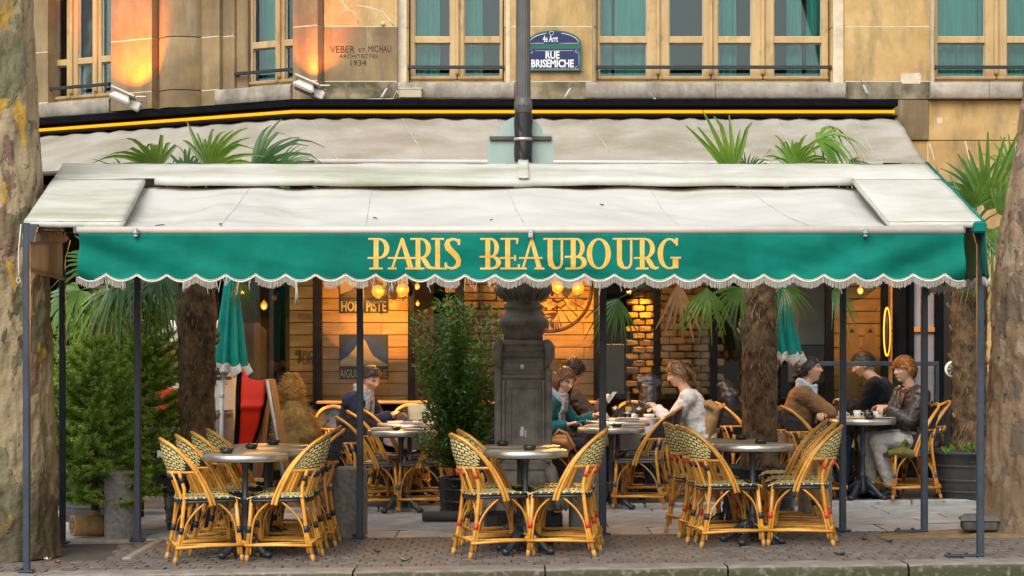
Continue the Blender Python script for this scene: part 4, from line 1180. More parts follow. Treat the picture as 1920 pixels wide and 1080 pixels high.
# posts
def post(px, d, zt, wdt=.046, foot=True, ztop2=None, plate=None):
    x = PX(px, d); b = MB(); z0 = gz(x)
    b.box((x, d, (z0 + zt) / 2), (wdt, wdt, zt - z0), None, .005)
    o = b.build('post', m_post, fa)
    if plate:
        b = MB(); b.box((x + plate[0], d + plate[1], z0 + .012), (plate[2], plate[3], .014), slope_rot(), .003)
        for sx in (-.4, 0.05): b.lathe([(.014, 0), (.014, .012), (.006, .014)], 8, (x + plate[0] + sx * plate[2], d + plate[1], z0 + .02))
        b.build('foot_plate', m_post, o)
    return o
post(50, 13.58, 2.30, .044, plate=(0, 0, .1, .1)); post(1838, 13.75, 2.30, .046, plate=(-.11, 0, .26, .06))
post(117, 15.55, 2.83, .046, plate=(0, 0, .1, .1)); post(1733, 15.6, 2.83, .05, plate=(-.1, 0, .25, .06))
for px in (258, 675, 1130, 1580): post(px, 15.72, 2.83, .05 if px != 1130 else .056, plate=(0, 0, .12, .1))
b = MB()
for x, y, s_ in ((-3.235, 13.58, 1), (-3.45, 15.55, 1), (3.18, 13.75, -1)):
    b.prism([(-.02, 0), (.02, 0), (.05, .12), (-.05, .12)], lambda a, c, k: Vector((x + a + s_ * .012, y + .02 - k, 2.17 + c)), .04)
b.build('gusset', m_post, fa)
b = MB(); b.box((-.13, 15.6, 2.37), (6.6, .04, .05), None, .004); b.build('cross_beam', m_post, fa)
b = MB(); b.box((-.1, 15.72, 2.8), (6.6, .05, .05), None, .004); b.build('ridge_beam', m_post, fa)
for sx, x0, x1 in ((-1, -3.235, -3.45), (1, 3.10, 3.15)):
    b = MB(); b.tube([(x0, 13.6, 2.26), (x1, 15.6, 2.37)], .022, 6); b.tube([(x0, 13.6, 2.27), (x1, 15.7, 2.83)], .018, 6); b.build('side_beam', m_post, fa)
for x0, x1 in ((-2.1, -1.2), (.13, .9), (2.33, 1.5)):
    b = MB(); b.tube([(x0, 13.52, 2.24), ((x0 + x1) / 2 + .3, 14.3, 2.36), (x1, 15.3, 2.58)], .02, 8); b.build('folding_arm', m_metal, fa)
# cream pull cord at the left corner and dead leaves, droppings on the cloth
b = MB(); b.tube([(-3.285, 13.56, 2.29), (-3.30, 13.55, 2.1), (-3.297, 13.55, 1.98), (-3.30, 13.55, 1.93)], .004, 6); b.tube([(-3.30 + .012 * math.cos(a * PI / 6), 13.55, 1.915 + .02 * math.sin(a * PI / 6)) for a in range(13)], .003, 5); b.build('pull_cord', m_braid, fa)
m_leafd = M('dead_leaf', (0.10, 0.055, 0.025), .8, .3, 20)
def on_canopy(px, v):
    return canopy((PX(px, lerp(15.12, 13.53, v)) + 2.83) / 5.66 * 1.0, v)
for i, (u, v, s_) in enumerate(((.085, .93, .03), (.155, .95, .022), (.33, .55, .02), (.62, .35, .02), (.47, .82, .02))):
    c = canopy(u, v); b = MB()
    b.grid(lambda a, e: Vector(((a - .5) * s_ * 2, (e - .5) * s_ * math.sin(PI * min(.95, max(.05, a))), .008 + .012 * abs(e - .5) + .006 * a)), 6, 4)
    o = b.build('dead_leaf', m_leafd); o.location = c; o.rotation_euler = (.25, 0, i * 1.3)
    tag(o, ('curled brown dead leaf on the left end of the front canopy by the clamp', 'small brown dead leaf just right of the left canopy clamp', 'tiny brown leaf midway up the left half of the front canopy', 'tiny brown leaf high on the right half of the front canopy', 'small brown leaf above the gold letter B on the canopy')[i], 'leaf', 'dead leaves on the front canopy')
# ------------------------------------------------------------------ STREET FURNITURE ON THE FACADE
def rotv(a): return Matrix.Rotation(a, 3, 'Y')
# street name sign
ss = thing('street_sign', 'blue and green enamel street name sign reading RUE BRISEMICHE with a rounded top', 'sign', (xp(1038), D0 - .03, PZ(133, D0)))
def sfn(cx, cy, y=D0 - .03): return lambda x, yv, k: Vector((PX(cx, y) + x, y - k, PZ(cy, y) + yv))
m_egreen = M('enamel_green', (0.008, 0.10, 0.07), .25, .1, 8); m_eblue = M('enamel_blue', (0.006, 0.012, 0.085), .22, .15, 6); m_ewhite = M('enamel_white', (.72, .76, .76), .3, .05)
def sgn_poly(inset):
    x0, x1, yb, ysh, ytop = 988 + inset, 1090 - inset, 133 - inset, 82, 57 + inset
    pts = [(x0, yb), (x1, yb), (x1, ysh)]
    for i in range(1, 16):
        a = PI * i / 16; pts.append((1039 + (51 - inset) * math.cos(a) ** 1, ysh - (ysh - ytop) * math.sin(a)))
    return pts + [(x0, ysh)]
def spoly(pts, k, h, mat, name):
    b = MB(); yy = D0 - .03
    b.prism([(PX(a, yy), PZ(c, yy)) for a, c in pts], lambda x, z, kk: Vector((x, yy - k - kk, z)), h); return b.build(name, mat, ss)
spoly(sgn_poly(0), 0, .012, m_egreen, 'plate')
spoly(sgn_poly(3.2)[0:2] + [(1086.8, 92), (991.2, 92)], .012, .002, m_eblue, 'name_field')
spoly([p for p in sgn_poly(3.5)[2:-1]] + [(991.5, 82)], .012, .002, m_eblue, 'arch_field')
b = MB()
yy = D0 - .0445
def wl_(pts, w_): b.tube([Vector((PX(a, yy), yy, PZ(c, yy))) for a, c in pts], (.0012, w_), 5, up=(0, -1, 0))
ap = [(1039 + 46 * math.cos(PI * i / 20), 81 - 19.5 * math.sin(PI * i / 20)) for i in range(21)]
wl_(ap[0:9], .0035); wl_(ap[12:], .0035); wl_([(993, 81), (1020, 81)], .003); wl_([(1048, 81), (1084, 81)], .003)
wl_([(1034 + 4 * math.cos(a * .7), 62 + 4 * math.sin(a * .7)) for a in range(10)], .0025)
for a, c in (((1003, 95), (1076, 95)), ((996, 129.5), (1082, 129.5)), ((1085.5, 100), (1085.5, 124)), ((992.5, 100), (992.5, 124))): wl_([a, c], .0025)
for cx_, cy_ in ((996, 96.5), (1082, 96.5), (996, 127.5), (1082, 127.5)): wl_([(cx_ + 3 * math.cos(a), cy_ + 3 * math.sin(a)) for a in range(0, 6)], .002)
b.build('white_border', m_ewhite, ss)
for tx, cx_, cy_, h, wd, bo in (('4\u1d49 Arr\u1d57', 1032, 79, .065, .13, .015), ('RUE', 1036, 110, .075, .145, .03), ('BRISEMICHE', 1036, 126, .078, .44, .03)):
    q = text_mb(tx if tx[0] != '4' else '4e Arrt', h if tx[0] != '4' else .07, sfn(cx_, cy_), .016, width=wd * (1.2 if tx[0] == '4' else 1), bold=bo); q.build('lettering', m_ewhite, ss)
# junction box with wires
jb = thing('junction_box', 'cream plastic junction box on the sill left of the lamp post', 'junction box', (xp(771), D0 - .10, PZ(187, D0)))
b = MB(); b.box((xp(771), D0 - .10, PZ(178, D0)), (.235, .09, .095), None, .01); b.build('box_body', M('cream_plastic', (.46, .40, .26), .5, .1), jb)
b = MB(); b.box((xp(771), D0 - .10, PZ(169.5, D0)), (.245, .10, .016), None, .005); b.build('lid', M('cream_plastic_lid', (.5, .44, .3), .5, .1), jb)
b = MB(); b.tube([(xp(750), D0 - .1, PZ(180, D0)), (xp(744), D0 - .08, PZ(172, D0)), (xp(738), D0 - .03, PZ(186, D0)), (xp(700), D0 - .02, PZ(186.5, D0)), (xp(660), D0 - .03, PZ(189, D0))], .007, 6); b.build('cable', m_wp, jb)
# small glass insulators hanging on wires from the facade
for i, (px, py, sx) in enumerate(((721, 176, 4), (1064, 176, 4), (1222, 181, -6), (1621, 170, -3))):
    t = thing('hanging_insulator', ('small pale insulator hanging on the mossy stone under the inscription', 'small pale insulator hanging under the blue street sign', 'small pale insulator lying at an angle under the four-pane window', 'small pale insulator on the dark stain right of the four-pane window')[i], 'insulator', (xp(px), D0 - .06, PZ(py, D0)), group='small insulators on wires')
    b = MB(); d_ = Vector((sx * .008, 0, .055)); b.tube([-d_, -d_ * .5, d_ * .6, d_], [.006, .015, .013, .004], 8); b.build('glass_body', M('insulator', (.42, .52, .52), .25, .1), t, False)
    b = MB(); b.tube([d_, d_ * 2 + Vector((0, .04, 0))], .003, 5); b.build('wire', m_iron, t, False)
# two floodlights washing the stone in orange
m_flood = M('floodlight_white', (.60, .56, .50), .5, .1, 8, extra=stain(8, (.3, .25, .18), .6, .75, amt=.6))
def flood(px, py, d, aim, label, watt, spot=60):
    c = P(px, py, d)
    t = thing('floodlight', label, 'floodlight', tuple(c), group='floodlights on the facade')
    m = Matrix.Rotation(R(24), 3, 'Y') @ Matrix.Rotation(R(-8), 3, 'X')
    b = MB(); b.box((0, 0, 0), (.24, .20, .10), m, .02, taper=.72); b.build('housing', m_flood, t, False)
    b = MB(); b.box(m @ Vector((0, 0, .058)), (.27, .23, .018), m, .005); b.build('rim', m_flood, t, False)
    b = MB(); b.box(m @ Vector((.02, 0, .0675)), (.2, .17, .004), m, 0); b.build('lens', emit('flood_lens', (1, .33, .01), 1.4), t, False)
    b = MB(); b.box((.13, .05, -.075), (.13, .10, .09), m, .012); b.tube([(.02, 0, -.03), (.1, .03, -.06), (.2, .12, -.02)], .014, 6); b.box((.2, .05, .02), (.11, .05, .014), None, .003); b.build('driver_box', m_flood, t, False)
    l = bpy.data.lights.new('beam', 'SPOT'); l.energy = watt; l.color = (1, .17, .0); l.spot_size = R(spot); l.spot_blend = .7; l.shadow_soft_size = 0
    lo = bpy.data.objects.new('beam', l); COL.objects.link(lo); lo.parent = t; lo.location = (.03, .0, .085)
    v = (Vector(aim) - c); lo.rotation_mode = 'QUATERNION'; lo.rotation_quaternion = v.to_track_quat('-Z', 'Y')
    return t
fw = W4 @ Vector((wx(247, -.22), -.22, 0))
flood(228, 184, fw.y - .42, (PX(247, fw.y), fw.y + .02, PZ(92, fw.y)), 'white floodlight lighting the left stone pier bright orange', 150, 86)
fw2 = W4 @ Vector((wx(580, -.10), -.10, 0))
flood(572, 163, fw2.y - .26, (PX(586, fw2.y), fw2.y + .02, PZ(100, fw2.y)), 'white floodlight lighting the stone pier left of the inscription', 40, 80)

# ------------------------------------------------------------------ LAMP POST with cast iron pedestal
m_cast = M('cast_iron', (0.205, 0.182, 0.15), .5, .35, 9, .35, 60, spec=.5, extra=stain(6, (.34, .31, .26), .52, .72, amt=.6), bdist=.006)
LD = 16.38; LPX = 981
lx = PX(LPX, LD); s_l = LD / FPX                      # metres per photo px
lp = thing('lamp_post', 'dark cast iron lamp post with an ornate square pedestal rising through the awning', 'lamp post', (lx, LD, gz(lx)))
def zl(py): return PZ(py, LD - .24)
def L3(x, y, z): return Vector((lx + x, LD + y, z))
m_blkstone = M('polished_black_base', (0.014, 0.014, 0.016), .28, .3, 20)
def sqprism(levels, mat, name, sq=9, n=32):
    b = MB(); b.lathe([(hw * s_l * 1.0, zl(py)) for hw, py in levels], n, (lx, LD, 0), False, sq=sq); return b.build(name, mat, lp)
sqprism([(73, 1003), (73, 966), (70, 960), (62, 957)], m_blkstone, 'base_block')
sqprism([(60, 957), (60, 940), (56, 934), (56, 905), (52, 895), (50, 884), (54, 880), (54, 872), (49, 868)], m_cast, 'plinth')
sqprism([(47, 868), (46, 712), (49, 708), (49, 704), (46, 700), (46, 672), (50, 668), (52, 662), (46, 659), (45, 650), (50, 645), (50, 640), (40, 637)], m_cast, 'shaft')
# corner pilasters, sunk panel mouldings, claw feet, scrolls
b = MB()
for sx in (-1, 1):
    for sy in (-1, 1):
        b.box(L3(sx * 47 * s_l, sy * 47 * s_l, (zl(868) + zl(690)) / 2), (.055, .055, zl(690) - zl(868)), None, .012)
b.build('corner_pilaster', m_cast, lp)
b = MB(); yf = -47 * s_l
for (x0, x1, y0, y1) in ((-27, 27, 862, 857), (-27, 27, 728, 723), (-27, -22, 857, 728), (22, 27, 857, 728), (-40, -34, 864, 712), (34, 40, 864, 712), (-38, 38, 695, 691), (-38, 38, 679, 675)):
    b.box(L3((x0 + x1) / 2 * s_l, yf - .004, (zl(y0) + zl(y1)) / 2), (abs(x1 - x0) * s_l, .02, abs(zl(y1) - zl(y0))), None, .004)
b.build('panel_moulding', m_cast, lp)
for sx in (-1, 1):
    for sy in (-1, 1):
        b = MB()
        dv = Vector((sx, sy, 0)).normalized()
        def q(r, py): return L3(0, 0, zl(py)) + dv * (r * s_l)
        b.tube([q(62, 872), q(72, 886), q(80, 905), q(84, 925), q(92, 940), q(96, 951)], [.03, .05, .05, .038, .045, .03], 10)
        for k in (-1, 0, 1):
            e = dv.cross(Vector((0, 0, 1))) * (k * .035)
            b.tube([q(84, 930) + e, q(98, 938) + e * 1.3, q(103, 950) + e * 1.4, q(98, 956) + e * 1.4], [.018, .022, .02, .01], 8)
        b.build('claw_foot', m_cast, lp)
        b = MB()
        for k, rr_ in enumerate((.060, .046, .03)):
            th = [i * .5 for i in range(13)]
            b.tube([q(63, 657) + dv * (rr_ * .9 * math.cos(a)) + Vector((0, 0, rr_ * 1.2 * math.sin(a))) for a in th], .019, 7)
        b.tube([q(60, 640), q(68, 652), q(70, 668), q(62, 682), q(60, 694)], [.03, .045, .04, .03, .02], 9)
        b.build('scroll', m_cast, lp)
b = MB()
for sx in (-1, 1):
    for k in range(9):
        b.sphere(L3(sx * 44 * s_l, yf - .012, lerp(zl(856), zl(790), k / 8)), (.02, .014, .02), 8, 6)
b.build('leaf_garland', m_cast, lp)
b = MB()
b.lathe([(38 * s_l, zl(640)), (36 * s_l, zl(628)), (40 * s_l, zl(624)), (40 * s_l, zl(617)), (47 * s_l, zl(612)), (49 * s_l, zl(604)), (46 * s_l, zl(597)), (40 * s_l, zl(593)), (35 * s_l, zl(586)), (33 * s_l, zl(580)), (38 * s_l, zl(577)), (38 * s_l, zl(572)), (32 * s_l, zl(568)), (31 * s_l, zl(562)), (40 * s_l, zl(555)), (50 * s_l, zl(545)), (54 * s_l, zl(533)), (48 * s_l, zl(524)), (30 * s_l, zl(515)), (24 * s_l, zl(490)), (20 * s_l, zl(440))], 40, (lx, LD, 0))
for k in range(16):
    a = 2 * PI * k / 16
    b.tube([L3(math.cos(a) * r_ * s_l, math.sin(a) * r_ * s_l, zl(py)) for r_, py in ((33, 563), (42, 555), (51, 544), (53, 535))], [.006, .014, .016, .008], 6)
b.build('bowl', m_cast, lp)
b = MB(); b.tube([L3(0, 0, zl(440)), L3(0, 0, zl(300))], [.085, .075], 20); b.build('lower_column', m_cast, lp)
m_wrap = M('black_wrap', (0.016, 0.015, 0.014), .38, .3, 9, .3, 40)
b = MB()
def wrapf(u, v):
    a = 2 * PI * u; z = lerp(zl(312), zl(207), v)
    r_ = .071 + .006 * nz(math.cos(a) * 2 + z * 4, math.sin(a) * 2, z * 7) + .004 * nz(a * 2 + z * 14, z * 5)
    return L3(r_ * math.cos(a), r_ * math.sin(a), z)
b.grid(wrapf, 48, 60, True, 0, True); b.build('plastic_wrap', m_wrap, lp)
b = MB(); b.lathe([(.074, zl(259)), (.077, zl(257)), (.077, zl(254)), (.074, zl(253))], 24, (lx, LD, 0)); b.build('steel_strap', M('strap_steel', (.45, .43, .4), .35, .1, metal=.5), lp)
m_pole = M('pole_paint', (0.085, 0.082, 0.078), .5, .2, 6, .2, 50, extra=stain(5, (.15, .145, .14), .55, .75, (1, 1, .3), .5))
b = MB()
b.lathe([(.064, zl(207)), (.07, zl(205)), (.07, zl(200)), (.074, zl(198)), (.074, zl(186)), (.070, zl(184)), (.065, zl(180)), (.06, zl(176))], 28, (lx, LD, 0))
for a in (-2.0, -1.57, -1.1): b.sphere(L3(.074 * math.cos(a), .074 * math.sin(a), zl(192)), .009, 8, 5)
b.build('collar', m_pole, lp)
b = MB()
def flute(u, v):
    a = 2 * PI * u; z = lerp(zl(178), 6.2, v); r_ = (.060 - .0045 * v * 2) * (1 - .07 * abs(math.sin(a * 9)) ** 3)
    return L3(r_ * math.cos(a), r_ * math.sin(a), z)
b.grid(flute, 108, 10, True, 0, True); b.build('fluted_column', m_pole, lp)
b = MB(); b.box(L3(-.008, yf - .012, zl(809)), (.026, .002, .075)); b.box(L3(-.02, yf - .0125, zl(812)), (.016, .002, .05)); b.box(L3(.018, yf - .0128, zl(813)), (.012, .002, .055)); b.build('torn_sticker', m_ewhite, lp)
b = MB(); b.sphere(L3(-.01, yf - .01, zl(687)), (.018, .004, .02), 9, 6); b.build('white_sticker', m_ewhite, lp)
# the signboard seen from behind on the post
SD = LD + .12
sb = thing('panel_sign', 'back of a pale green shaped metal panel strapped to the lamp post', 'sign', (PX(977, SD), SD, PZ(311, SD)))
def sp(x, y): return (PX(x, SD), PZ(y, SD))
pts = [(914, 311), (1038, 311), (1038, 251), (1019, 251)] + [(977 + 42 * math.cos(R(a)), 254 - 36 * math.sin(R(a))) for a in range(10, 171, 10)] + [(935, 251), (914, 251)]
b = MB(); b.prism([sp(*p) for p in pts], lambda x, z, k: Vector((x, SD - k, z)), .012); b.build('plate', M('pale_green_enamel', (.30, .40, .36), .35, .06, 5), sb)
b = MB(); b.box((PX(976, SD), SD - .03, PZ(260, SD)), (PX(1034, SD) - PX(918, SD), .024, .032), None, .003); b.build('back_bar', M('rusty_bar', (.075, .05, .04), .6, .3), sb)

# ------------------------------------------------------------------ BOLLARDS
m_gran = M('granite_bollard', (0.17, 0.155, 0.135), .8, .25, 30, .6, 140, col2=(0.31, 0.29, 0.26), rnd=.12, extra=stain(4, (.09, .08, .065), .52, .72, amt=.65))
for i, (px, d, r_, ytop, lab) in enumerate(((227, 16.0, .13, 884, 'granite bollard beside the spruce with the log foot'), (654, 16.0, .148, 876, 'granite bollard behind the left black awning post, right of the left table group'),
                                       (1098, 16.25, .135, 871, 'granite bollard left of the centre awning post, right of the lamp pedestal'), (1528, 16.1, .135, 866, 'granite bollard behind the right table group of chairs'))):
    x = PX(px, d); t = thing('bollard', lab, 'bollard', (x, d, gz(x)), group='granite bollards along the pavement')
    h = PZ(ytop, d - r_) - gz(x); b = MB()
    def bf(u, v):
        pr = [(0, 0)] ; a = 2 * PI * u
        if v < .8: r2, z = r_, h * (v / .8) * .95
        else: k = (v - .8) / .2; r2, z = r_ * math.cos(k * PI / 2) ** .38, h * (.95 + .05 * k)
        r2 = max(r2, .0005) + .003 * nz(math.cos(a) * 4, math.sin(a) * 4, z * 6) * (r2 > .02)
        return Vector((r2 * math.cos(a), r2 * math.sin(a), z))
    b.grid(bf, 40, 30, True, 0, True); b.build('stone', m_gran, t, False)
    if i == 0:
        b = MB(); b.sphere((.02, -r_ + .002, h * .6), (.012, .006, .008), 8, 5); b.build('hole', m_dark, t, False)

# ------------------------------------------------------------------ PLANE TREES
def bark(name, cols, moss_h=True):
    m = bpy.data.materials.new(name); m.use_nodes = True; t = m.node_tree; L = t.links.new; bs = t.nodes['Principled BSDF']
    tc = _n(t, 'ShaderNodeTexCoord'); cur = None
    base = _n(t, 'ShaderNodeTexNoise'); base.inputs['Scale'].default_value = 2; base.inputs['Detail'].default_value = 8
    L(tc.outputs['Object'], base.inputs['Vector'])
    cr = _n(t, 'ShaderNodeValToRGB'); cr.color_ramp.elements[0].position = .35; cr.color_ramp.elements[1].position = .65
    cr.color_ramp.elements[0].color = (*cols[0], 1); cr.color_ramp.elements[1].color = (*cols[1], 1); L(base.outputs['Fac'], cr.inputs['Fac'])
    cur = cr.outputs['Color']; hts = []
    for i, (c, sc2, th, st, off) in enumerate(cols[2:]):
        mp = _n(t, 'ShaderNodeMapping'); mp.inputs['Location'].default_value = (off, off * 1.7, off * .3); mp.inputs['Scale'].default_value = st
        L(tc.outputs['Object'], mp.inputs['Vector'])
        n = _n(t, 'ShaderNodeTexNoise'); n.inputs['Scale'].default_value = sc2; n.inputs['Detail'].default_value = 5; n.inputs['Roughness'].default_value = .55; n.inputs['Distortion'].default_value = .4
        L(mp.outputs[0], n.inputs['Vector'])
        mr = _n(t, 'ShaderNodeMapRange'); mr.inputs['From Min'].default_value = th; mr.inputs['From Max'].default_value = th + .008; L(n.outputs['Fac'], mr.inputs['Value'])
        mx = _n(t, 'ShaderNodeMix', data_type='RGBA'); mx.inputs['B'].default_value = (*c, 1); L(mr.outputs[0], mx.inputs['Factor']); L(cur, mx.inputs['A']); cur = mx.outputs['Result']; hts.append(mr.outputs[0])
    # darker, mossy foot
    g_ = _n(t, 'ShaderNodeNewGeometry'); sx = _n(t, 'ShaderNodeSeparateXYZ'); L(g_.outputs['Position'], sx.inputs[0])
    n = _n(t, 'ShaderNodeTexNoise'); n.inputs['Scale'].default_value = 9; n.inputs['Detail'].default_value = 6; L(tc.outputs['Object'], n.inputs['Vector'])
    ad = _n(t, 'ShaderNodeMath', operation='MULTIPLY_ADD'); ad.inputs[1].default_value = -1.1; L(n.outputs['Fac'], ad.inputs[0]); L(sx.outputs['Z'], ad.inputs[2])
    mr = _n(t, 'ShaderNodeMapRange'); mr.inputs['From Min'].default_value = .06; mr.inputs['From Max'].default_value = -.24; mr.inputs['To Max'].default_value = .85 if moss_h else .3; L(ad.outputs[0], mr.inputs['Value'])
    mx = _n(t, 'ShaderNodeMix', data_type='RGBA'); mx.inputs['B'].default_value = (.055, .042, .02, 1); L(mr.outputs[0], mx.inputs['Factor']); L(cur, mx.inputs['A']); cur = mx.outputs['Result']
    L(cur, bs.inputs['Base Color']); bs.inputs['Roughness'].default_value = .8
    b1 = _n(t, 'ShaderNodeBump'); b1.inputs['Strength'].default_value = .7; b1.inputs['Distance'].default_value = .008; L(hts[0], b1.inputs['Height'])
    b2 = _n(t, 'ShaderNodeBump'); b2.inputs['Strength'].default_value = .5; b2.inputs['Distance'].default_value = .006; L(hts[1], b2.inputs['Height']); L(b1.outputs[0], b2.inputs['Normal'])
    nf = _n(t, 'ShaderNodeTexNoise'); nf.inputs['Scale'].default_value = 38; nf.inputs['Detail'].default_value = 6; L(tc.outputs['Object'], nf.inputs['Vector'])
    b3 = _n(t, 'ShaderNodeBump'); b3.inputs['Strength'].default_value = .8; b3.inputs['Distance'].default_value = .010; L(nf.outputs['Fac'], b3.inputs['Height']); L(b2.outputs[0], b3.inputs['Normal'])
    L(b3.outputs[0], bs.inputs['Normal'])
    return m
def plane_tree(name, label, d, axis, mat, seed, flare=.3):
    """axis: (centre px, py, radius m)"""
    x0 = PX(axis[0][0], d)
    t = thing(name, label, 'tree', (x0, d, gz(x0) - .03))
    pts = [(P(px, py, d), r_) for px, py, r_ in axis]
    zs = [p.z for p, _ in pts]
    def ax(z):
        for (p, r0), (q, r1) in zip(pts[:-1], pts[1:]):
            if z <= q.z: k = max(0, (z - p.z) / (q.z - p.z)); return p.lerp(q, k), lerp(r0, r1, k)
        return pts[-1]
    b = MB()
    def tf(u, v):
        z = lerp(zs[0], zs[-1], v); c, r_ = ax(z); a = 2 * PI * u
        cx_, sx_ = math.cos(a), math.sin(a)
        r2 = r_ * (1 + .05 * nz(cx_ * 1.3, sx_ * 1.3, z * .8 + seed) + .03 * nz(cx_ * 3, sx_ * 3, z * 2 + seed)) + flare * math.exp(-(z - zs[0]) / .13) * (.30 + .25 * math.sin(a * 5 + seed))
        n1 = nz(cx_ * 5 + seed, sx_ * 5, z * 4.2); n2 = nz(cx_ * 12, sx_ * 12 + seed, z * 9)
        r2 += .007 * max(-1, min(1, n1 * 7)) + .0045 * max(-1, min(1, n2 * 8))
        return Vector((c.x + cx_ * r2, c.y + sx_ * r2, z))
    b.grid(tf, 150, 330, True, 0, True)
    b.build('trunk', mat, t)
    # limbs and leafless crown well above the frame
    top = pts[-1][0]; rr_ = random.Random(seed)
    for k in range(4):
        a = k * 1.6 + seed; b = MB()
        b.tube([top - Vector((0, 0, .2)), top + Vector((math.cos(a) * .5, math.sin(a) * .4, .9)), top + Vector((math.cos(a) * 1.1, math.sin(a) * 1.0, 2.2)), top + Vector((math.cos(a) * 1.3, math.sin(a) * 1.3, 3.6))], [pts[-1][1] * .6, .12, .08, .03], 9)
        b.build('limb', mat, t)
    return t
barkL = bark('plane_bark_left', [(.22, .165, .09), (.37, .285, .165), ((.15, .14, .07), 2.6, .54, (1, 1, .55), 0), ((.18, .11, .07), 5.5, .58, (1, 1, .6), 5), ((.44, .26, .04), 5, .63, (1, 1, .5), 9), ((.11, .075, .05), 9, .655, (1, 1, .6), 3)])
barkR = bark('plane_bark_right', [(.19, .12, .068), (.29, .20, .12), ((.145, .105, .07), 4.5, .56, (1, 1, .6), 2), ((.30, .225, .16), 6, .60, (1, 1, .7), 8), ((.40, .25, .06), 7, .72, (1, 1, .6), 1), ((.085, .058, .04), 14, .655, (1, 1, .6), 6)], False)
plane_tree('plane_tree', 'thick plane tree with flaking mottled bark at the left edge', 14.75, [(-6, 1042, .42), (-4, 900, .415), (-8, 700, .40), (-14, 520, .395), (-22, 330, .385), (-32, 250, .39), (-33, 100, .36), (-34, 0, .355), (-36, -250, .34)], barkL, 1.3, .08)
plane_tree('plane_tree', 'leaning plane tree with pinkish brown flaky bark at the right edge', 15.5, [(1952, 1014, .44), (1950, 900, .43), (1960, 700, .425), (1971, 520, .42), (1982, 430, .415), (2000, 320, .41), (2017, 200, .40), (2030, 60, .38), (2050, -200, .36)], barkR, 4.1, .26)

# ------------------------------------------------------------------ PALMS
m_palm = M('palm_leaf', (0.055, 0.14, 0.014), .38, .3, 3, 0, col2=(0.15, 0.27, 0.03), rnd=.25, trans=.25, tcol=(.16, .30, .03), stretch=(1, 1, 1))
m_palmd = M('palm_leaf_dark', (0.025, 0.085, 0.018), .35, .3, 3, 0, col2=(0.06, 0.16, 0.028), rnd=.25, trans=.2, tcol=(.08, .2, .03))
m_palmb = M('palm_leaf_dead', (0.16, 0.085, 0.025), .7, .3, 4, 0, col2=(0.28, 0.16, 0.05), trans=.2)
m_fib = M('palm_fibre', (0.055, 0.032, 0.015), .95, .4, 9, .9, 60, col2=(0.21, 0.13, 0.065), mix=(.4, .62), bstretch=(3, 3, 1))
m_stub = M('palm_stub', (0.15, 0.092, 0.045), .85, .4, 8, col2=(0.32, 0.21, 0.11), rnd=.2)
def fan(mb, hub, f, nrm, rad, spread=200, n=28, droop=.35, w_=.026, rng=random, fold=.5):
    f = f.normalized(); s = f.cross(nrm).normalized(); up = s.cross(f).normalized()
    for i in range(n):
        a = R(lerp(-spread / 2, spread / 2, (i + .5) / n) + rng.uniform(-2, 2))
        d0 = (f * math.cos(a) + s * math.sin(a)).normalized()
        side = (s * math.cos(a) - f * math.sin(a)).normalized()
        L_ = rad * (.72 + .28 * math.cos(a * .7)) * rng.uniform(.78, 1.08)
        dr = droop * rng.uniform(.6, 1.5); kink = rng.uniform(.5, .85) if rng.random() < .25 else 9
        vs = []; seg = 6
        for j in range(seg + 1):
            t = j / seg
            p = hub + d0 * (L_ * t) - Vector((0, 0, 1)) * (dr * L_ * t ** 2.4) + up * (.06 * L_ * math.sin(PI * t))
            if t > kink: p += Vector((0, 0, -1)) * (t - kink) * L_ * .55
            ww = w_ * (min(1, t * 3.2) if t < .32 else max(.06, (1 - t) / .68) ** .6) * (rad / .5)
            ww = max(ww, .0016) * (.82 if t > .3 else 1)
            vs += [p + side * ww, p - up * ww * fold, p - side * ww]
        fs = []
        for j in range(seg):
            o_ = j * 3
            fs += [(o_, o_ + 1, o_ + 4, o_ + 3), (o_ + 1, o_ + 2, o_ + 5, o_ + 4)]
        mb.add(vs, fs, False)
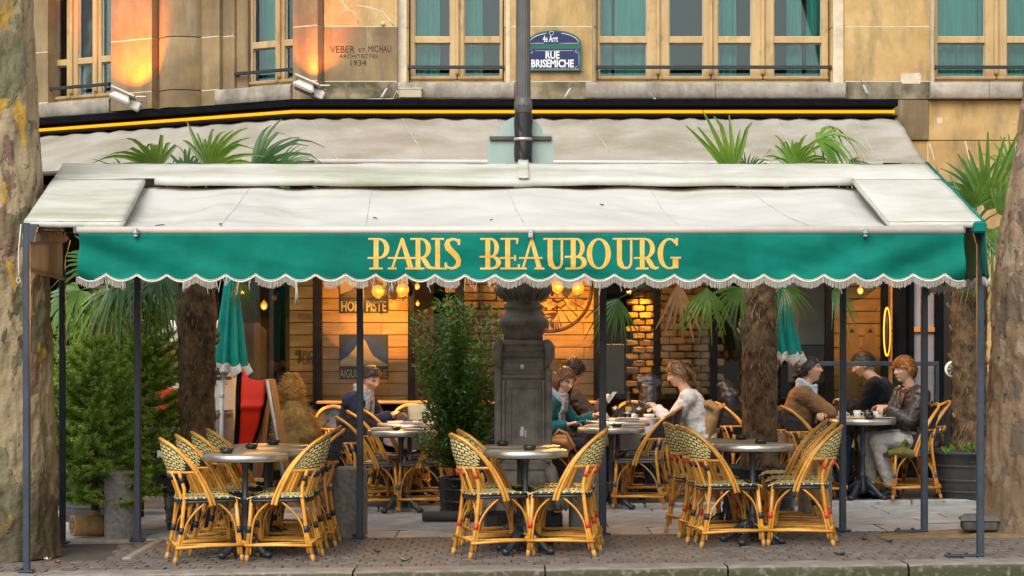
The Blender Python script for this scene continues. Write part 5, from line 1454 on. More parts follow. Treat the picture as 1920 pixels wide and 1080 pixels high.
def palm(label, x, y, z0, z1, r0, r1, fronds, seed, top_beard=0):
    """fronds: (hub, direction, normal, radius, spread, droop, material)"""
    rng = random.Random(seed)
    t = thing('palm_tree', label, 'palm', (x, y, z0), group='fan palms in planters')
    b = MB()
    lean = rng.uniform(-.01, .02)
    def tf(u, v):
        a = 2 * PI * u; z = lerp(z0, z1, v); r_ = lerp(r0, r1, v) * (1 + .10 * nz(math.cos(a) * 2, math.sin(a) * 2, z * 6 + seed) + .10 * nz(math.cos(a) * 6, math.sin(a) * 6, z * 14))
        r_ += .14 * max(0, 1 - (z - z0) / .16) * r0
        return Vector((x + lean * z + r_ * math.cos(a), y + r_ * math.sin(a), z))
    b.grid(tf, 60, 110, True, 0, True)
    b.build('trunk', m_fib, t)
    b = MB()
    for i in range(1500):
        a = rng.uniform(0, 2 * PI); v = rng.random(); p = tf(a / 2 / PI, v); o_ = Vector((math.cos(a), math.sin(a), 0))
        tg = Vector((-math.sin(a), math.cos(a), 0)); ln = rng.uniform(.04, .11)
        e = p + o_ * rng.uniform(.004, .03) + tg * rng.uniform(-.035, .035) + Vector((0, 0, rng.uniform(-1, .5) * ln))
        w_ = tg * .0032
        b.add([p - w_ - o_ * .006, p + w_ - o_ * .006, e], [(0, 1, 2)])
    o = b.build('trunk_fibre', m_fib, t); o['kind'] = 'stuff'
    b = MB()
    for i in range(900):
        a = rng.uniform(0, 2 * PI); v = rng.random(); p = tf(a / 2 / PI, v); o_ = Vector((math.cos(a), math.sin(a), 0)); tg = Vector((-math.sin(a), math.cos(a), 0))
        ln = rng.uniform(.04, .13); w_ = tg * rng.uniform(.002, .007); up_ = Vector((0, 0, 1)) * ln * rng.choice((-1, .6, 1)) + tg * rng.uniform(-.6, .6) * ln
        m_ = p + o_ * rng.uniform(.006, .022) + up_ * .55; e = p + o_ * rng.uniform(.0, .045) + up_
        b.add([p - w_, p + w_, m_ + w_ * .8, m_ - w_ * .8, e], [(0, 1, 2, 3), (3, 2, 4)])
    o = b.build('ragged_fibre', m_stub, t); o['kind'] = 'stuff'
    for i in range(26):
        a = rng.uniform(0, 2 * PI); v = rng.uniform(.05, .98); p = tf(a / 2 / PI, v); o_ = Vector((math.cos(a), math.sin(a), 0))
        b = MB(); b.tube([p - o_ * .02, p + o_ * .018 + Vector((0, 0, .02)), p + o_ * .03 + Vector((0, 0, .055))], [(.016, .009), (.013, .007), (.008, .004)], 6, up=o_); b.build('leaf_stub', m_stub, t)
    for (hub, d_, nrm, rad, spread, droop, mt) in fronds:
        b = MB(); hub = Vector(hub); d_ = Vector(d_)
        base = Vector((x + lean * z1 + rng.uniform(-.05, .05), y + rng.uniform(-.05, .05), z1 - rng.uniform(0, .12)))
        mid = base.lerp(hub, .5) + Vector((0, 0, .10 if hub.z > base.z - .1 else .12))
        pl = [base.lerp(mid, k / 4).lerp(mid.lerp(hub, k / 4), k / 4) for k in range(5)]
        b.tube(pl, [.012, .010, .008, .007, .006], 6)
        fan(b, hub, d_, Vector(nrm), rad, spread, int(spread / 8.6), droop, .023, rng)
        b.build('frond', mt, t)
    return t
LP = []
def H(px, py, d): return P(px, py, d)
# left palm: three fans above the awning, hanging ones below
d = 16.75
F = [(H(295, 325, 16.5), (-.62, -.2, .62), (.2, -1, .2), .60, 150, .35, m_palm), (H(235, 332, 16.7), (-.9, -.1, .35), (0, -.6, .8), .36, 120, .15, m_palmd), (H(390, 322, 16.5), (.42, -.15, .8), (-.3, -1, .2), .62, 125, .28, m_palm),
     (H(470, 322, 16.6), (.85, -.1, .50), (-.3, -.9, .4), .70, 110, .25, m_palmd), (H(520, 318, 16.8), (.9, .1, .36), (-.2, -.7, .7), .38, 110, .1, m_palmd), (H(350, 330, 17.2), (-.1, .4, .8), (0, -1, .3), .42, 170, .3, m_palmd),
     (H(300, 520, 16.4), (-.5, -.4, -.45), (-.3, -.6, .6), .42, 200, .5, m_palmd), (H(440, 530, 16.6), (.5, -.2, -.6), (.3, -.6, .6), .22, 120, .5, m_palm), (H(330, 500, 17.1), (-.2, .5, -.3), (0, -.4, .8), .45, 220, .5, m_palmd)]
palm('shaggy brown palm trunk between the spruces and the left green parasol', PX(371, d), d, .36, 2.35, .135, .165, F, 1)
d = 17.7
F = [(H(150, 545, 17.2), (-.55, -.4, -.35), (-.2, -.7, .6), .5, 210, .55, m_palm), (H(215, 545, 17.1), (.05, -.6, -.45), (0, -.75, .5), .5, 220, .6, m_palm), (H(285, 540, 17.2), (.6, -.4, -.35), (.3, -.7, .6), .48, 210, .55, m_palm),
     (H(240, 520, 17.0), (.35, -.5, -.2), (0, -.6, .7), .5, 230, .6, m_palmd), (H(130, 560, 17.6), (-.8, 0, -.5), (-.4, -.5, .7), .45, 200, .6, m_palmd), (H(190, 500, 17.6), (0, .3, .6), (0, -1, .2), .5, 220, .3, m_palmd), (H(320, 560, 17.6), (.8, .2, -.5), (.4, -.5, .6), .4, 180, .5, m_palmd)]
palm('palm with a wide crown of hanging leaves behind the left corner posts', PX(198, d), d, .4, 2.0, .14, .15, F, 2)
d = 17.2
F = [(H(1375, 335, 17.0), (-.25, -.05, 1), (.1, -1, 0), .66, 64, .05, m_palm), (H(1400, 330, 17.1), (.35, 0, .75), (-.2, -1, .3), .3, 120, .2, m_palmd), (H(1490, 320, 16.8), (.3, -.2, .85), (-.3, -.8, .2), .54, 150, .5, m_palm), (H(1530, 265, 16.7), (.62, -.2, .30), (-.4, -.5, .7), .55, 150, .95, m_palm),
     (H(1590, 310, 17.0), (.9, 0, .2), (0, -.5, .8), .28, 120, .3, m_palmd), (H(1325, 540, 16.9), (-.05, -.3, -.95), (0, -1, -.1), .48, 95, .05, m_palm), (H(1390, 540, 16.7), (-.6, -.3, -.5), (-.3, -.8, .4), .36, 110, .4, m_palm), (H(1468, 540, 16.9), (.55, -.3, -.7), (.3, -.8, .3), .3, 120, .4, m_palm),
     (H(1272, 530, 17.6), (0, -.1, -1), (0, -1, 0), .52, 60, .0, m_palmb), (H(1160, 560, 17.5), (-.3, .0, -.7), (0, -1, .2), .35, 120, .3, m_palmd), (H(1455, 420, 17.5), (.2, .5, .6), (0, -1, .3), .45, 220, .5, m_palmd), (H(1560, 545, 17.3), (.7, 0, -.5), (0, -.6, .7), .3, 150, .6, m_palmd)]
palm('shaggy palm trunk right of the woman in the white sweater', PX(1425, d), d, .46, 2.4, .145, .15, F, 3)
d = 18.5
F = [(H(1850, 395, 18.2), (.35, -.1, 1), (-.2, -1, 0), .80, 100, .08, m_palm), (H(1820, 395, 18.0), (-.35, -.3, .75), (.2, -1, .3), .42, 170, .3, m_palm), (H(1795, 385, 18.2), (-.75, -.1, .6), (.3, -1, .4), .40, 120, .2, m_palmd), (H(1870, 400, 18.1), (.8, -.2, .7), (-.3, -.9, .3), .5, 130, .2, m_palm),
     (H(1860, 430, 18.0), (.2, -.5, -.7), (0, -.8, .4), .5, 190, .5, m_palm), (H(1825, 430, 18.0), (-.2, -.5, -.6), (0, -.8, .4), .4, 190, .5, m_palmd), (H(1885, 480, 18.2), (.5, -.2, -.8), (.3, -.8, .3), .45, 150, .4, m_palm), (H(1835, 370, 18.6), (0, .2, .9), (0, -1, .1), .5, 200, .2, m_palmd), (H(1900, 330, 18.5), (.5, 0, .9), (-.3, -1, .2), .5, 150, .2, m_palm)]
palm('shaggy palm in the dark barrel planter at the right end', PX(1818, d), d, .52, 2.5, .15, .16, F, 4)

# planters
m_barrel = M('dark_barrel', (0.045, 0.045, 0.047), .55, .25, 6, .3, 40, extra=stain(5, (.09, .085, .08), .55, .75, (1, 1, .4), .6))
m_potsoil = M('pot_soil', (.08, .055, .035), .95, .4, 20, .8, 80)
def planter(label, px, d, r_, ztop, mat=None, group='planters on the terrace'):
    x = PX(px, d); z0 = gz(x) + (.03 if d > 18.3 else 0)
    t = thing('planter', label, 'planter', (x, d, z0), group=group)
    h = ztop - z0; b = MB()
    b.lathe([(r_ * .84, 0), (r_ * .86, h * .04), (r_ * .9, h * .33), (r_ * .95, h * .66), (r_ * .985, h * .93), (r_ * 1.02, h * .94), (r_ * 1.02, h), (r_ * .95, h), (r_ * .94, h * .9)], 40, caps=False); b.build('tub', mat or m_barrel, t, False)
    b = MB()
    for k in (.12, .36, .66): b.lathe([(r_ * (.85 + .15 * k) + .002, h * k), (r_ * (.85 + .15 * k) + .008, h * (k + .012)), (r_ * (.86 + .15 * k) + .008, h * (k + .05)), (r_ * (.86 + .15 * k) + .002, h * (k + .065))], 40, caps=False)
    b.build('hoop', mat or m_barrel, t, False)
    b = MB(); b.lathe([(0.001, h * .93), (r_ * .5, h * .935), (r_ * .96, h * .91)], 30, caps=False); b.build('soil', m_potsoil, t, False)
    b = MB(); b.tube([(-r_ * .3, -r_ * .98, h * .84), (-r_ * .3, -r_ * 1.06, h * .80), (-r_ * .2, -r_ * 1.08, h * .78), (-r_ * .1, -r_ * 1.06, h * .80), (-r_ * .1, -r_ * .98, h * .84)], .008, 6); b.build('handle', m_iron, t, False)
    return t
planter('big dark grey barrel planter with hoops at the right end of the terrace', 1822, 18.55, .37, .52)
planter('black barrel planter half hidden by the left group of chairs', 366, 16.75, .27, .40, m_blkstone)
planter('grey planter behind the log foot of the spruce', 185, 17.7, .34, .3)
planter('black barrel planter behind the right group of chairs', 1424, 17.2, .33, .46, m_blkstone)
planter('black pot holding the glossy bush', 862, 17.6, .19, .34, m_blkstone)
b = MB()
for i in range(26):
    c = P(1790 + random.uniform(-22, 36), 848 + random.uniform(-2, 5), 18.3)
    a = random.uniform(0, 6.3); d_ = Vector((math.cos(a) * .05, math.sin(a) * .03, random.uniform(.02, .1)))
    b.add([c, c + d_ * .6 + Vector((.012, 0, .01)), c + d_, c + d_ * .6 - Vector((.012, 0, .0))], [(0, 1, 2, 3)])
tag(b.build('weeds', M('weed_green', (.10, .24, .02), .6, .3, 10)), 'bright green weeds sprouting in the right barrel planter', 'plant', kind='stuff')

# ------------------------------------------------------------------ SPRUCES
m_ndl = M('spruce_needle', (0.075, 0.15, 0.018), .5, .3, 2.2, 0, col2=(0.22, 0.35, 0.05), rnd=.2, mix=(.3, .7), trans=.3, tcol=(.22, .42, .04))
m_ndlt = M('spruce_tip', (0.24, 0.37, 0.04), .5, .25, 4, 0, col2=(0.45, 0.58, 0.10), trans=.3, tcol=(.4, .6, .08))
m_twig = M('twig_brown', (.09, .055, .025), .85, .3, 12)
def spruce(label, x, y, z0, ztrunk, ztop, rad, seed, log=False, lean=(0, 0)):
    rng = random.Random(seed)
    t = thing('spruce_tree', label, 'tree', (x, y, gz(x)), group='cut spruces by the left corner')
    tw = MB(); nd = [MB() for _ in range(5)]
    tw.tube([(x, y, z0), (x + lean[0] * .5, y, (z0 + ztop) / 2), (x + lean[0], y + lean[1], ztop)], [.035, .024, .006], 8)
    tw.build('trunk', m_twig, t)
    br = MB()
    z = ztrunk; k = 0
    tips = MB()
    def twig(nb, p, d_, ln, dens):
        d_ = d_.normalized(); e = p + d_ * ln + Vector((0, 0, .10 * ln))
        br.add([p + Vector((0, 0, .0025)), p + d_.cross(Vector((0, 0, 1))) * .0025, e], [(0, 1, 2)])
        s = d_.cross(Vector((0, 0, 1))); s = s.normalized() if s.length > .05 else Vector((1, 0, 0)); u = s.cross(d_).normalized()
        for i in range(int(ln * dens * .55)):
            q = p.lerp(e, rng.uniform(.0, 1.0)); a = rng.uniform(0, 2 * PI)
            o_ = (s * math.cos(a) + u * math.sin(a) * .8 + u * .25) * .8 + d_ * .85
            o_ = o_.normalized() * rng.uniform(.028, .044)
            w_ = o_.cross(Vector((rng.uniform(-1, 1), rng.uniform(-1, 1), rng.uniform(-1, 1)))).normalized() * .0040
            (tips if (q - p).length > ln * .68 else nb).add([q - w_, q + w_, q + o_ + w_ * .5, q + o_ - w_ * .5], [(0, 1, 2, 3)])
    while z < ztop - .05:
        fr_ = (z - ztrunk) / (ztop - ztrunk); R0 = rad * (1 - fr_) ** .75 * (1.0 if fr_ > .08 else .8)
        nbr = 8 if fr_ < .7 else 5
        for i in range(nbr):
            a = k * 2.4 + i * 2 * PI / nbr + rng.uniform(-.25, .25); L_ = R0 * rng.uniform(.75, 1.15) + .05
            el = lerp(-.18, .75, fr_) + rng.uniform(-.1, .1)
            d_ = Vector((math.cos(a), math.sin(a), el)).normalized()
            p0 = Vector((x + lean[0] * fr_, y + lean[1] * fr_, z))
            def bp(tt): return p0 + d_ * (L_ * tt) + Vector((0, 0, -.10 * L_ * math.sin(PI * min(1, tt)) + .10 * L_ * tt * tt))
            br.tube([bp(j / 4) for j in range(5)], [.008, .006, .005, .004, .002], 5)
            nb = nd[(k + i) % 5]
            m = max(3, int(L_ / .04))
            for j in range(1, m + 1):
                tt = .15 + .85 * j / m; q = bp(tt); ax_ = (bp(min(1, tt + .05)) - bp(tt - .05)).normalized(); s = ax_.cross(Vector((0, 0, 1))).normalized()
                ln = lerp(.16, .06, tt) * rng.uniform(.7, 1.2) * (1 if L_ > .25 else .7)
                for sg in (-1, 1): twig(nb, q, ax_ * .8 + s * sg * rng.uniform(.6, 1.0) + Vector((0, 0, rng.uniform(-.15, .2))), ln, 420)
            twig(nb, bp(.75), d_, .25 * L_ + .03, 520); twig(nb, bp(.3), d_, .45 * L_, 300)
        z += rng.uniform(.075, .11); k += 1
    o = br.build('branches', m_twig, t); o['kind'] = 'stuff'
    tips.build('needle_tips', m_ndlt, t)['kind'] = 'stuff'
    for nb in nd:
        if nb.v: o = nb.build('needles', m_ndl, t); o['kind'] = 'stuff'
    if log:
        b = MB(); b.tube([(x - .16, y - .1, gz(x) + .10), (x + .12, y + .06, gz(x) + .085)], [.085, .085], 20, smooth=True, up=(0, 0, 1))
        b.build('log_foot', M('log_wood', (.30, .17, .06), .75, .3, 7, .4, 60, col2=(.42, .25, .10), stretch=(3, 3, 3)), t)
        b = MB(); e = Vector((x - .16, y - .1, gz(x) + .10)); dn = Vector((-.28, -.16, .015)).normalized()
        for r0_ in (.03, .055): 
            q = dn.to_track_quat('Z', 'Y').to_matrix(); b.lathe([(r0_ - .007, .0005), (r0_ - .004, .003), (r0_ + .004, .003), (r0_ + .007, .0005)], 20, e, rot=q, caps=False)
        b.build('growth_ring', M('ring_dark', (.09, .045, .015), .8), t)
        b = MB(); b.tube([(x, y, gz(x) + .15), (x, y, z0 + .05)], [.05, .042], 12); b.build('peeled_stem', M('peeled_wood', (.36, .22, .10), .7, .2, 8), t)
spruce('bushy spruce on a log foot beside the granite bollard', PX(178, 16.15), 16.15, .12, .33, 1.52, .60, 11, True)
spruce('taller spruce behind the black post, branches reaching the palm trunk', PX(262, 16.9), 16.9, .05, .36, 1.95, .55, 12, False, (.05, 0))
spruce('dark spruce deep behind the left corner under the palm leaves', PX(140, 18.6), 18.6, .05, .5, 1.75, .45, 13)

# ------------------------------------------------------------------ GLOSSY BUSH
m_holly = M('glossy_leaf', (0.028, 0.085, 0.016), .16, .3, 3, 0, col2=(0.09, 0.20, 0.035), rnd=.15, coat=.6, spec=.8, rvar=.05, trans=.2, tcol=(.12, .3, .03))
bd = 17.6; bx = PX(860, bd)
bt = thing('potted_bush', 'glossy dark green leafy bush left of the lamp pedestal', 'bush', (bx, bd, .4))
rng = random.Random(21)
lf = [MB() for _ in range(4)]; stm = MB()
def leaf(b, p, d_, L_):
    d_ = d_.normalized(); s = d_.cross(Vector((rng.uniform(-.4, .4), rng.uniform(-.4, .4), 1))); s = s.normalized() if s.length > .01 else Vector((1, 0, 0)); n_ = s.cross(d_)
    w_ = L_ * .27
    vs = [p, p + d_ * L_ * .35 + s * w_ + n_ * .004, p + d_ * L_ * .38 - n_ * .003, p + d_ * L_ * .35 - s * w_ + n_ * .004, p + d_ * L_ * .75 + s * w_ * .7 + n_ * .003, p + d_ * L_ * .76 - n_ * .004, p + d_ * L_ * .75 - s * w_ * .7 + n_ * .003, p + d_ * L_ - n_ * .006]
    b.add(vs, [(0, 2, 1), (0, 3, 2), (1, 2, 5, 4), (2, 3, 6, 5), (4, 5, 7), (5, 6, 7)], True)
shoots = []
for i in range(52):
    a = rng.uniform(0, 2 * PI); r_ = rng.random() ** .6
    px = 858 + math.cos(a) * r_ * 92; top = rng.uniform(560, 790) if abs(px - 858) < 58 else rng.uniform(610, 800)
    shoots.append((px, math.sin(a) * r_ * .34, top))
for i in range(30): shoots.append((858 + rng.uniform(-78, 70), rng.uniform(-.32, .1), rng.uniform(800, 868)))
shoots += [(793, -.05, 585), (822, 0, 560), (842, -.1, 548), (862, .05, 556), (880, -.05, 590), (915, -.1, 572), (930, 0, 580), (940, -.05, 600), (778, 0, 592), (785, -.1, 650), (905, .1, 610)]
for (px, dy, py) in shoots:
    e = P(px, py, bd + dy); s0 = Vector((bx + rng.uniform(-.06, .06), bd + rng.uniform(-.06, .06), .42))
    mid = s0.lerp(e, .5) + Vector(((e.x - bx) * .30, dy * .3, -.02))
    pl = [s0.lerp(mid, k / 10).lerp(mid.lerp(e, k / 10), k / 10) for k in range(11)]
    stm.tube(pl, [.006 - .0045 * k / 10 for k in range(11)], 5)
    n_ = int((e - s0).length / .019)
    for j in range(n_):
        tt = .22 + .78 * j / n_; k = min(9, int(tt * 10)); q = pl[k].lerp(pl[k + 1], tt * 10 - k); dr = (pl[k + 1] - pl[k]).normalized()
        for m in range(2 if tt > .35 else 1):
            a = j * 2.4 + m * 2 + rng.uniform(-.3, .3); o_ = Vector((math.cos(a), math.sin(a), rng.uniform(-.1, .6)))
            off = o_ * rng.uniform(0, .05)
            leaf(lf[j % 4], q + off, o_ + dr * .5, rng.uniform(.040, .060))
stm.build('stems', m_twig, bt)['kind'] = 'stuff'
for b in lf: b.build('leaves', m_holly, bt)['kind'] = 'stuff'
# ------------------------------------------------------------------ RATTAN CHAIRS
m_cane = M('rattan_cane', (0.50, 0.20, 0.022), .32, .25, 7, .25, 60, col2=(0.73, 0.36, 0.055), rnd=.14, coat=.25, extra=stain(16, (.24, .10, .02), .6, .74, amt=.6))
m_wy = M('weave_yellow', (0.66, 0.53, 0.19), .45, .15, 20, 0, col2=(0.78, 0.66, 0.30))
m_wb = M('weave_black', (0.016, 0.016, 0.018), .4, .3, 20)
m_wk = M('weave_charcoal', (0.045, 0.043, 0.045), .45, .3, 30, .3, 200)
m_bred = M('binding_red', (0.55, 0.055, 0.012), .5, .15, 20); m_bblk = M('binding_black', (0.022, 0.025, 0.032), .45, .2, 20); m_bgry = M('binding_grey', (0.10, 0.105, 0.115), .5, .2, 20)
m_tip = M('cane_tip', (0.45, 0.235, 0.065), .6, .2, 10)
SEATZ = .455
def seat_z(x, y): return SEATZ - .012 * math.cos(min(1, abs(y) / .2) * PI / 2) * (1 if x > -.15 else .8) - .018 * max(0, (x - .14) / .07) ** 2
def arch(k):                                       # k in [-1, 1] from one side of the seat over the top to the other
    s = abs(k); sg = 1 if k >= 0 else -1
    pts = [(-.312, 0, .862), (-.300, .075, .850), (-.252, .132, .815), (-.194, .168, .755), (-.120, .195, .66), (-.060, .210, .55), (-.018, .217, .455), (.0, .218, .395)]
    f = s * (len(pts) - 1); i = min(len(pts) - 2, int(f)); t = f - i
    a, b_ = pts[i], pts[i + 1]; p0 = pts[max(0, i - 1)] if i else (pts[1][0], -pts[1][1], pts[1][2]); p3 = pts[min(len(pts) - 1, i + 2)]
    o_ = [0.5 * (2 * a[c] + (b_[c] - p0[c]) * t + (2 * p0[c] - 5 * a[c] + 4 * b_[c] - p3[c]) * t * t + (3 * a[c] - p0[c] - 3 * b_[c] + p3[c]) * t ** 3) for c in range(3)]
    return Vector((o_[0], o_[1] * sg, o_[2]))
RAILZ = .625
def make_chair(kind, band, name='rattan_chair'):
    t = thing(name, 'x', 'chair')
    black = kind == 'black'
    def outline(u):                                 # rounded square seat edge
        a = 2 * PI * u; c, s_ = math.cos(a), math.sin(a); e = 4.2
        d_ = (abs(c) ** e + abs(s_) ** e) ** (1 / e); x, y = c / d_, s_ / d_
        return Vector((.005 + x * .205, y * (.205 + .012 * x), 0))
    b = MB()
    def sf(u, v):
        o_ = outline(u) * v; return Vector((o_.x, o_.y, seat_z(o_.x, o_.y)))
    b.grid(lambda u, v: sf(u, v), 40, 6, True, 0, True)
    b.grid(lambda u, v: sf(u, 1 - v) - Vector((0, 0, .014)), 40, 3, True, 0, True)
    if not black:
        nx, ny = 11, 6
        for i in range(nx):
            for j in range(ny):
                x0 = -.195 + i * .0368; y0 = -.20 + j * .0668
                sh = .016 if j % 2 else -.016
                xa, xb, ya, yb = x0 + .0045, x0 + .0325, y0 + .003, y0 + .064
                q = []
                for (x, y, k) in ((xa, ya, 1), (xb, ya, 1), (xb, yb, -1), (xa, yb, -1)):
                    xx = x + sh * k * .5 + .01; xx = max(-.196, min(.208, xx)); yy = max(-.2, min(.2, y)); q.append(Vector((xx, yy, seat_z(xx, yy) + .0035)))
                m_ = (q[0] + q[1] + q[2] + q[3]) / 4 + Vector((0, 0, .003))
                if (q[1] - q[0]).length < .008: continue
                b.add(q + [m_] + [p - Vector((0, 0, .006)) for p in q], [(0, 1, 4), (1, 2, 4), (2, 3, 4), (3, 0, 4), (0, 5, 6, 1), (1, 6, 7, 2), (2, 7, 8, 3), (3, 8, 5, 0)], False, 1)
    b.build('seat', [m_wk if black else m_wb, m_wy], t, False)
    for z_, nm in ((-.008, 'seat_rim'), (-.028, 'seat_rim')):
        b = MB(); b.tube([Vector((o_.x * 1.015, o_.y * 1.015, seat_z(o_.x, o_.y) + z_)) for o_ in (outline(i / 44) for i in range(45))], .0105, 7, False); b.build(nm, m_bgry if black else m_bblk, t, False)
    if not black:
        b = MB(); n_ = 26
        for i in range(n_):
            o_ = outline((i + .5) / n_); tg = outline((i + .75) / n_) - outline((i + .25) / n_)
            b.tube([Vector((o_.x, o_.y, 0)) * 1.03 - tg * .22 + Vector((0, 0, seat_z(o_.x, o_.y) - .003)), Vector((o_.x, o_.y, 0)) * 1.03 + tg * .22 + Vector((0, 0, seat_z(o_.x, o_.y) - .003))], .0075, 6)
        o = b.build('seat_wrapping', m_wy, t, False); o['kind'] = 'stuff'
    # legs
    FL = [(.215, .190, 0), (.195, .188, .22), (.175, .185, .44)]
    RL = [(-.255, .185, 0), (-.205, .180, .22), (-.178, .172, .44)]
    for sg in (-1, 1):
        b = MB(); b.tube([(x, y * sg, z) for x, y, z in FL], [.0148, .0148, .014], 9); l = b.build('leg', m_cane, t, False)
        b = MB(); b.tube([(.2155, .19 * sg, .002), (.211, .19 * sg, .05)], .0153, 9); b.build('foot_tip', m_tip, l, False)
        b = MB(); b.tube([(.1968, .188 * sg, .205), (.1935, .188 * sg, .25)], .0188, 10); b.build('binding', band, l, False)
        b = MB(); b.tube([(x, y * sg, z) for x, y, z in RL] + [(-.178, .168 * sg, .52), (-.202, .162 * sg, .60), (-.214, .158 * sg, .64)], [.0148, .0148, .014, .0132, .0125, .0118], 9); l = b.build('leg', m_cane, t, False)
        b = MB(); b.tube([(-.2552, .185 * sg, .002), (-.244, .184 * sg, .05)], .0153, 9); b.build('foot_tip', m_tip, l, False)
        b = MB(); b.tube([(-.209, .1803 * sg, .205), (-.199, .1795 * sg, .25)], .0188, 10); b.build('binding', band, l, False)
        b = MB(); b.tube([(-.190, .166 * sg, .56), (-.201, .163 * sg, .595)], .0162, 10); b.build('binding', band, l, False)
        # curved braces under the seat: side ones and front/back ones
        for pts in ([(.190, .186 * sg, .05), (.176, .185 * sg, .24), (.14, .19 * sg, .34), (.03, .20 * sg, .435)], [(-.215, .183 * sg, .06), (-.188, .181 * sg, .24), (-.13, .19 * sg, .34), (-.02, .20 * sg, .435)],
                    [(.192, .172 * sg, .08), (.186, .165 * sg, .24), (.185, .12 * sg, .34), (.185, .02 * sg, .43)], [(-.20, .165 * sg, .24), (-.185, .12 * sg, .34), (-.175, .02 * sg, .43)]):
            c = [Vector(p) for p in pts]; pl = []
            for i in range(len(c) - 1):
                for k in range(4): pl.append(c[i].lerp(c[i + 1], k / 4))
            pl.append(c[-1])
            for _ in range(3): pl = [pl[0]] + [(pl[i - 1] + pl[i] * 2 + pl[i + 1]) / 4 for i in range(1, len(pl) - 1)] + [pl[-1]]
            b = MB(); b.tube(pl, .0077, 7); b.build('brace', m_cane, t, False)
    # stretchers: four sides and a double middle
    for pts, r_ in ((((.225, .206, .118), (-.25, .200, .113)), .0105), (((.225, -.206, .118), (-.25, -.200, .113)), .0105), (((.222, .205, .138), (.222, -.205, .138)), .0100), (((-.238, .2, .134), (-.238, -.2, .134)), .0100), (((.22, .17, .118), (-.24, .06, .12)), .009), (((.22, -.17, .118), (-.24, -.06, .12)), .009)):
        b = MB(); b.tube([Vector(pts[0]), Vector(pts[0]).lerp(Vector(pts[1]), .5) + Vector((0, 0, .004)), Vector(pts[1])], r_, 7); b.build('stretcher', m_cane, t, False)
    # double hoop of the back
    for off, r_ in ((0, .0122), (1, .0106)):
        pl = []
        for i in range(61):
            k = -1 + i / 30; p = arch(k)
            pl.append(p + (Vector((.024, 0, -.004)) if False else Vector((.0, 0, 0))) + (Vector((.026 * min(1, abs(k) * 1.1 + .25), 0, .003 - .02 * (1 - abs(k)))) if off else Vector((0, 0, 0))))
        b = MB(); b.tube(pl, r_, 8); b.build('back_hoop', m_cane, t, False)
    # rail under the woven panel, and two inner canes
    ks = .62
    A0 = arch(-ks)
    def rail_(q):                                   # q in [-1, 1]
        p = arch(ks if q > 0 else -ks)
        return Vector((lerp(-.262, p.x, abs(q) ** 2.0), q * abs(p.y), RAILZ + .006 * abs(q)))
    b = MB(); b.tube([rail_(-1.04 + i * 2.08 / 20) for i in range(21)], .011, 7); b.build('back_rail', m_cane, t, False)
    for y in (-.058, .058):
        for dy in (-.011, .011):
            b = MB(); b.tube([(-.178, y * 1.1 + dy, .40), (-.19, y + dy, .47), (-.222, y + dy, .56), (-.252, y * .95 + dy, RAILZ + .01)], .0105, 7); b.build('back_cane', m_cane, t, False)
    for y in (-.058, .058):
        b = MB(); b.tube([(-.238, y, RAILZ - .045), (-.249, y * .98, RAILZ - .01)], .019, 9); b.build('binding', band, t, False)
    # woven panel between rail and hoop
    def pan(u, v):
        q = -1 + 2 * u
        lo = rail_(q * .97)
        # hoop point with the same q in width: move along the arch
        hk = q * ks * (1 - .0 * v)
        hi = arch(hk)
        p = lo.lerp(hi, v)
        p.x -= .012 * math.sin(PI * v) * (1 - q * q)
        return p
    b = MB()
    b.grid(pan, 22, 14, True, 0)
    if True:
        nu, nv = 9, 9
        for i in range(nu):
            for j in range(nv):
                u0, u1, v0, v1 = (i + .12) / nu, (i + .88) / nu, (j + .12) / nv, (j + .88) / nv
                c0 = pan((u0 + u1) / 2, (v0 + v1) / 2); du = pan(u1, v0) - pan(u0, v0); dv = pan(u0, v1) - pan(u0, v0)
                if du.length < .006 or dv.length < .004: continue
                n_ = du.cross(dv).normalized()
                for sd in (-1, 1):
                    if black:
                        if (i + j) % 3: continue
                        q = [pan(u0, v0), pan(u1, v0), pan(u1, v1), pan(u0, v1)]
                        b.add([p + n_ * .0025 * sd for p in q], [(0, 1, 2, 3)], False, 2)
                    elif (i + j) % 2 == 0:
                        q = [pan((u0 + u1) / 2, v0 - .05 / nv), pan(u1 + .06 / nu, (v0 + v1) / 2), pan((u0 + u1) / 2, v1 + .05 / nv), pan(u0 - .06 / nu, (v0 + v1) / 2)]
                        b.add([p + n_ * .003 * sd for p in q], [(0, 1, 2, 3)], False, 1)
                    else:
                        for (ua, ub) in ((u0 - .02, u0 + .3 / nu), (u1 - .3 / nu, u1 + .02)):
                            q = [pan(ua, v0), pan(ub, v0), pan(ub, v1), pan(ua, v1)]
                            b.add([p + n_ * .003 * sd for p in q], [(0, 1, 2, 3)], False, 1)
    b.build('backrest', [m_wk if black else m_wb, m_wy, m_wb], t, False)
    # wrapping along the inside of the hoop
    b = MB()
    b.tube([pan(0, v / 10) for v in range(11)] + [pan(u / 20, 1) + Vector((.012, 0, -.014)) for u in range(21)] + [pan(1, 1 - v / 10) for v in range(11)], .0075, 6); b.build('hoop_lining', m_bgry if black else m_bblk, t, False)
    if not black:
        b = MB()
        for i in range(20):
            if i % 2: continue
            p, q = pan(i / 20, 1) + Vector((.013, 0, -.014)), pan((i + 1) / 20, 1) + Vector((.013, 0, -.014)); b.tube([p, q], .0088, 6)
        o = b.build('hoop_wrapping', m_wy, t, False); o['kind'] = 'stuff'
    return t
proto = {('y', 'k'): make_chair('yellow', m_bblk), ('y', 'r'): make_chair('yellow', m_bred), ('b', 'g'): make_chair('black', m_bgry), ('b', 'k'): make_chair('black', m_bblk)}
usedp = set()
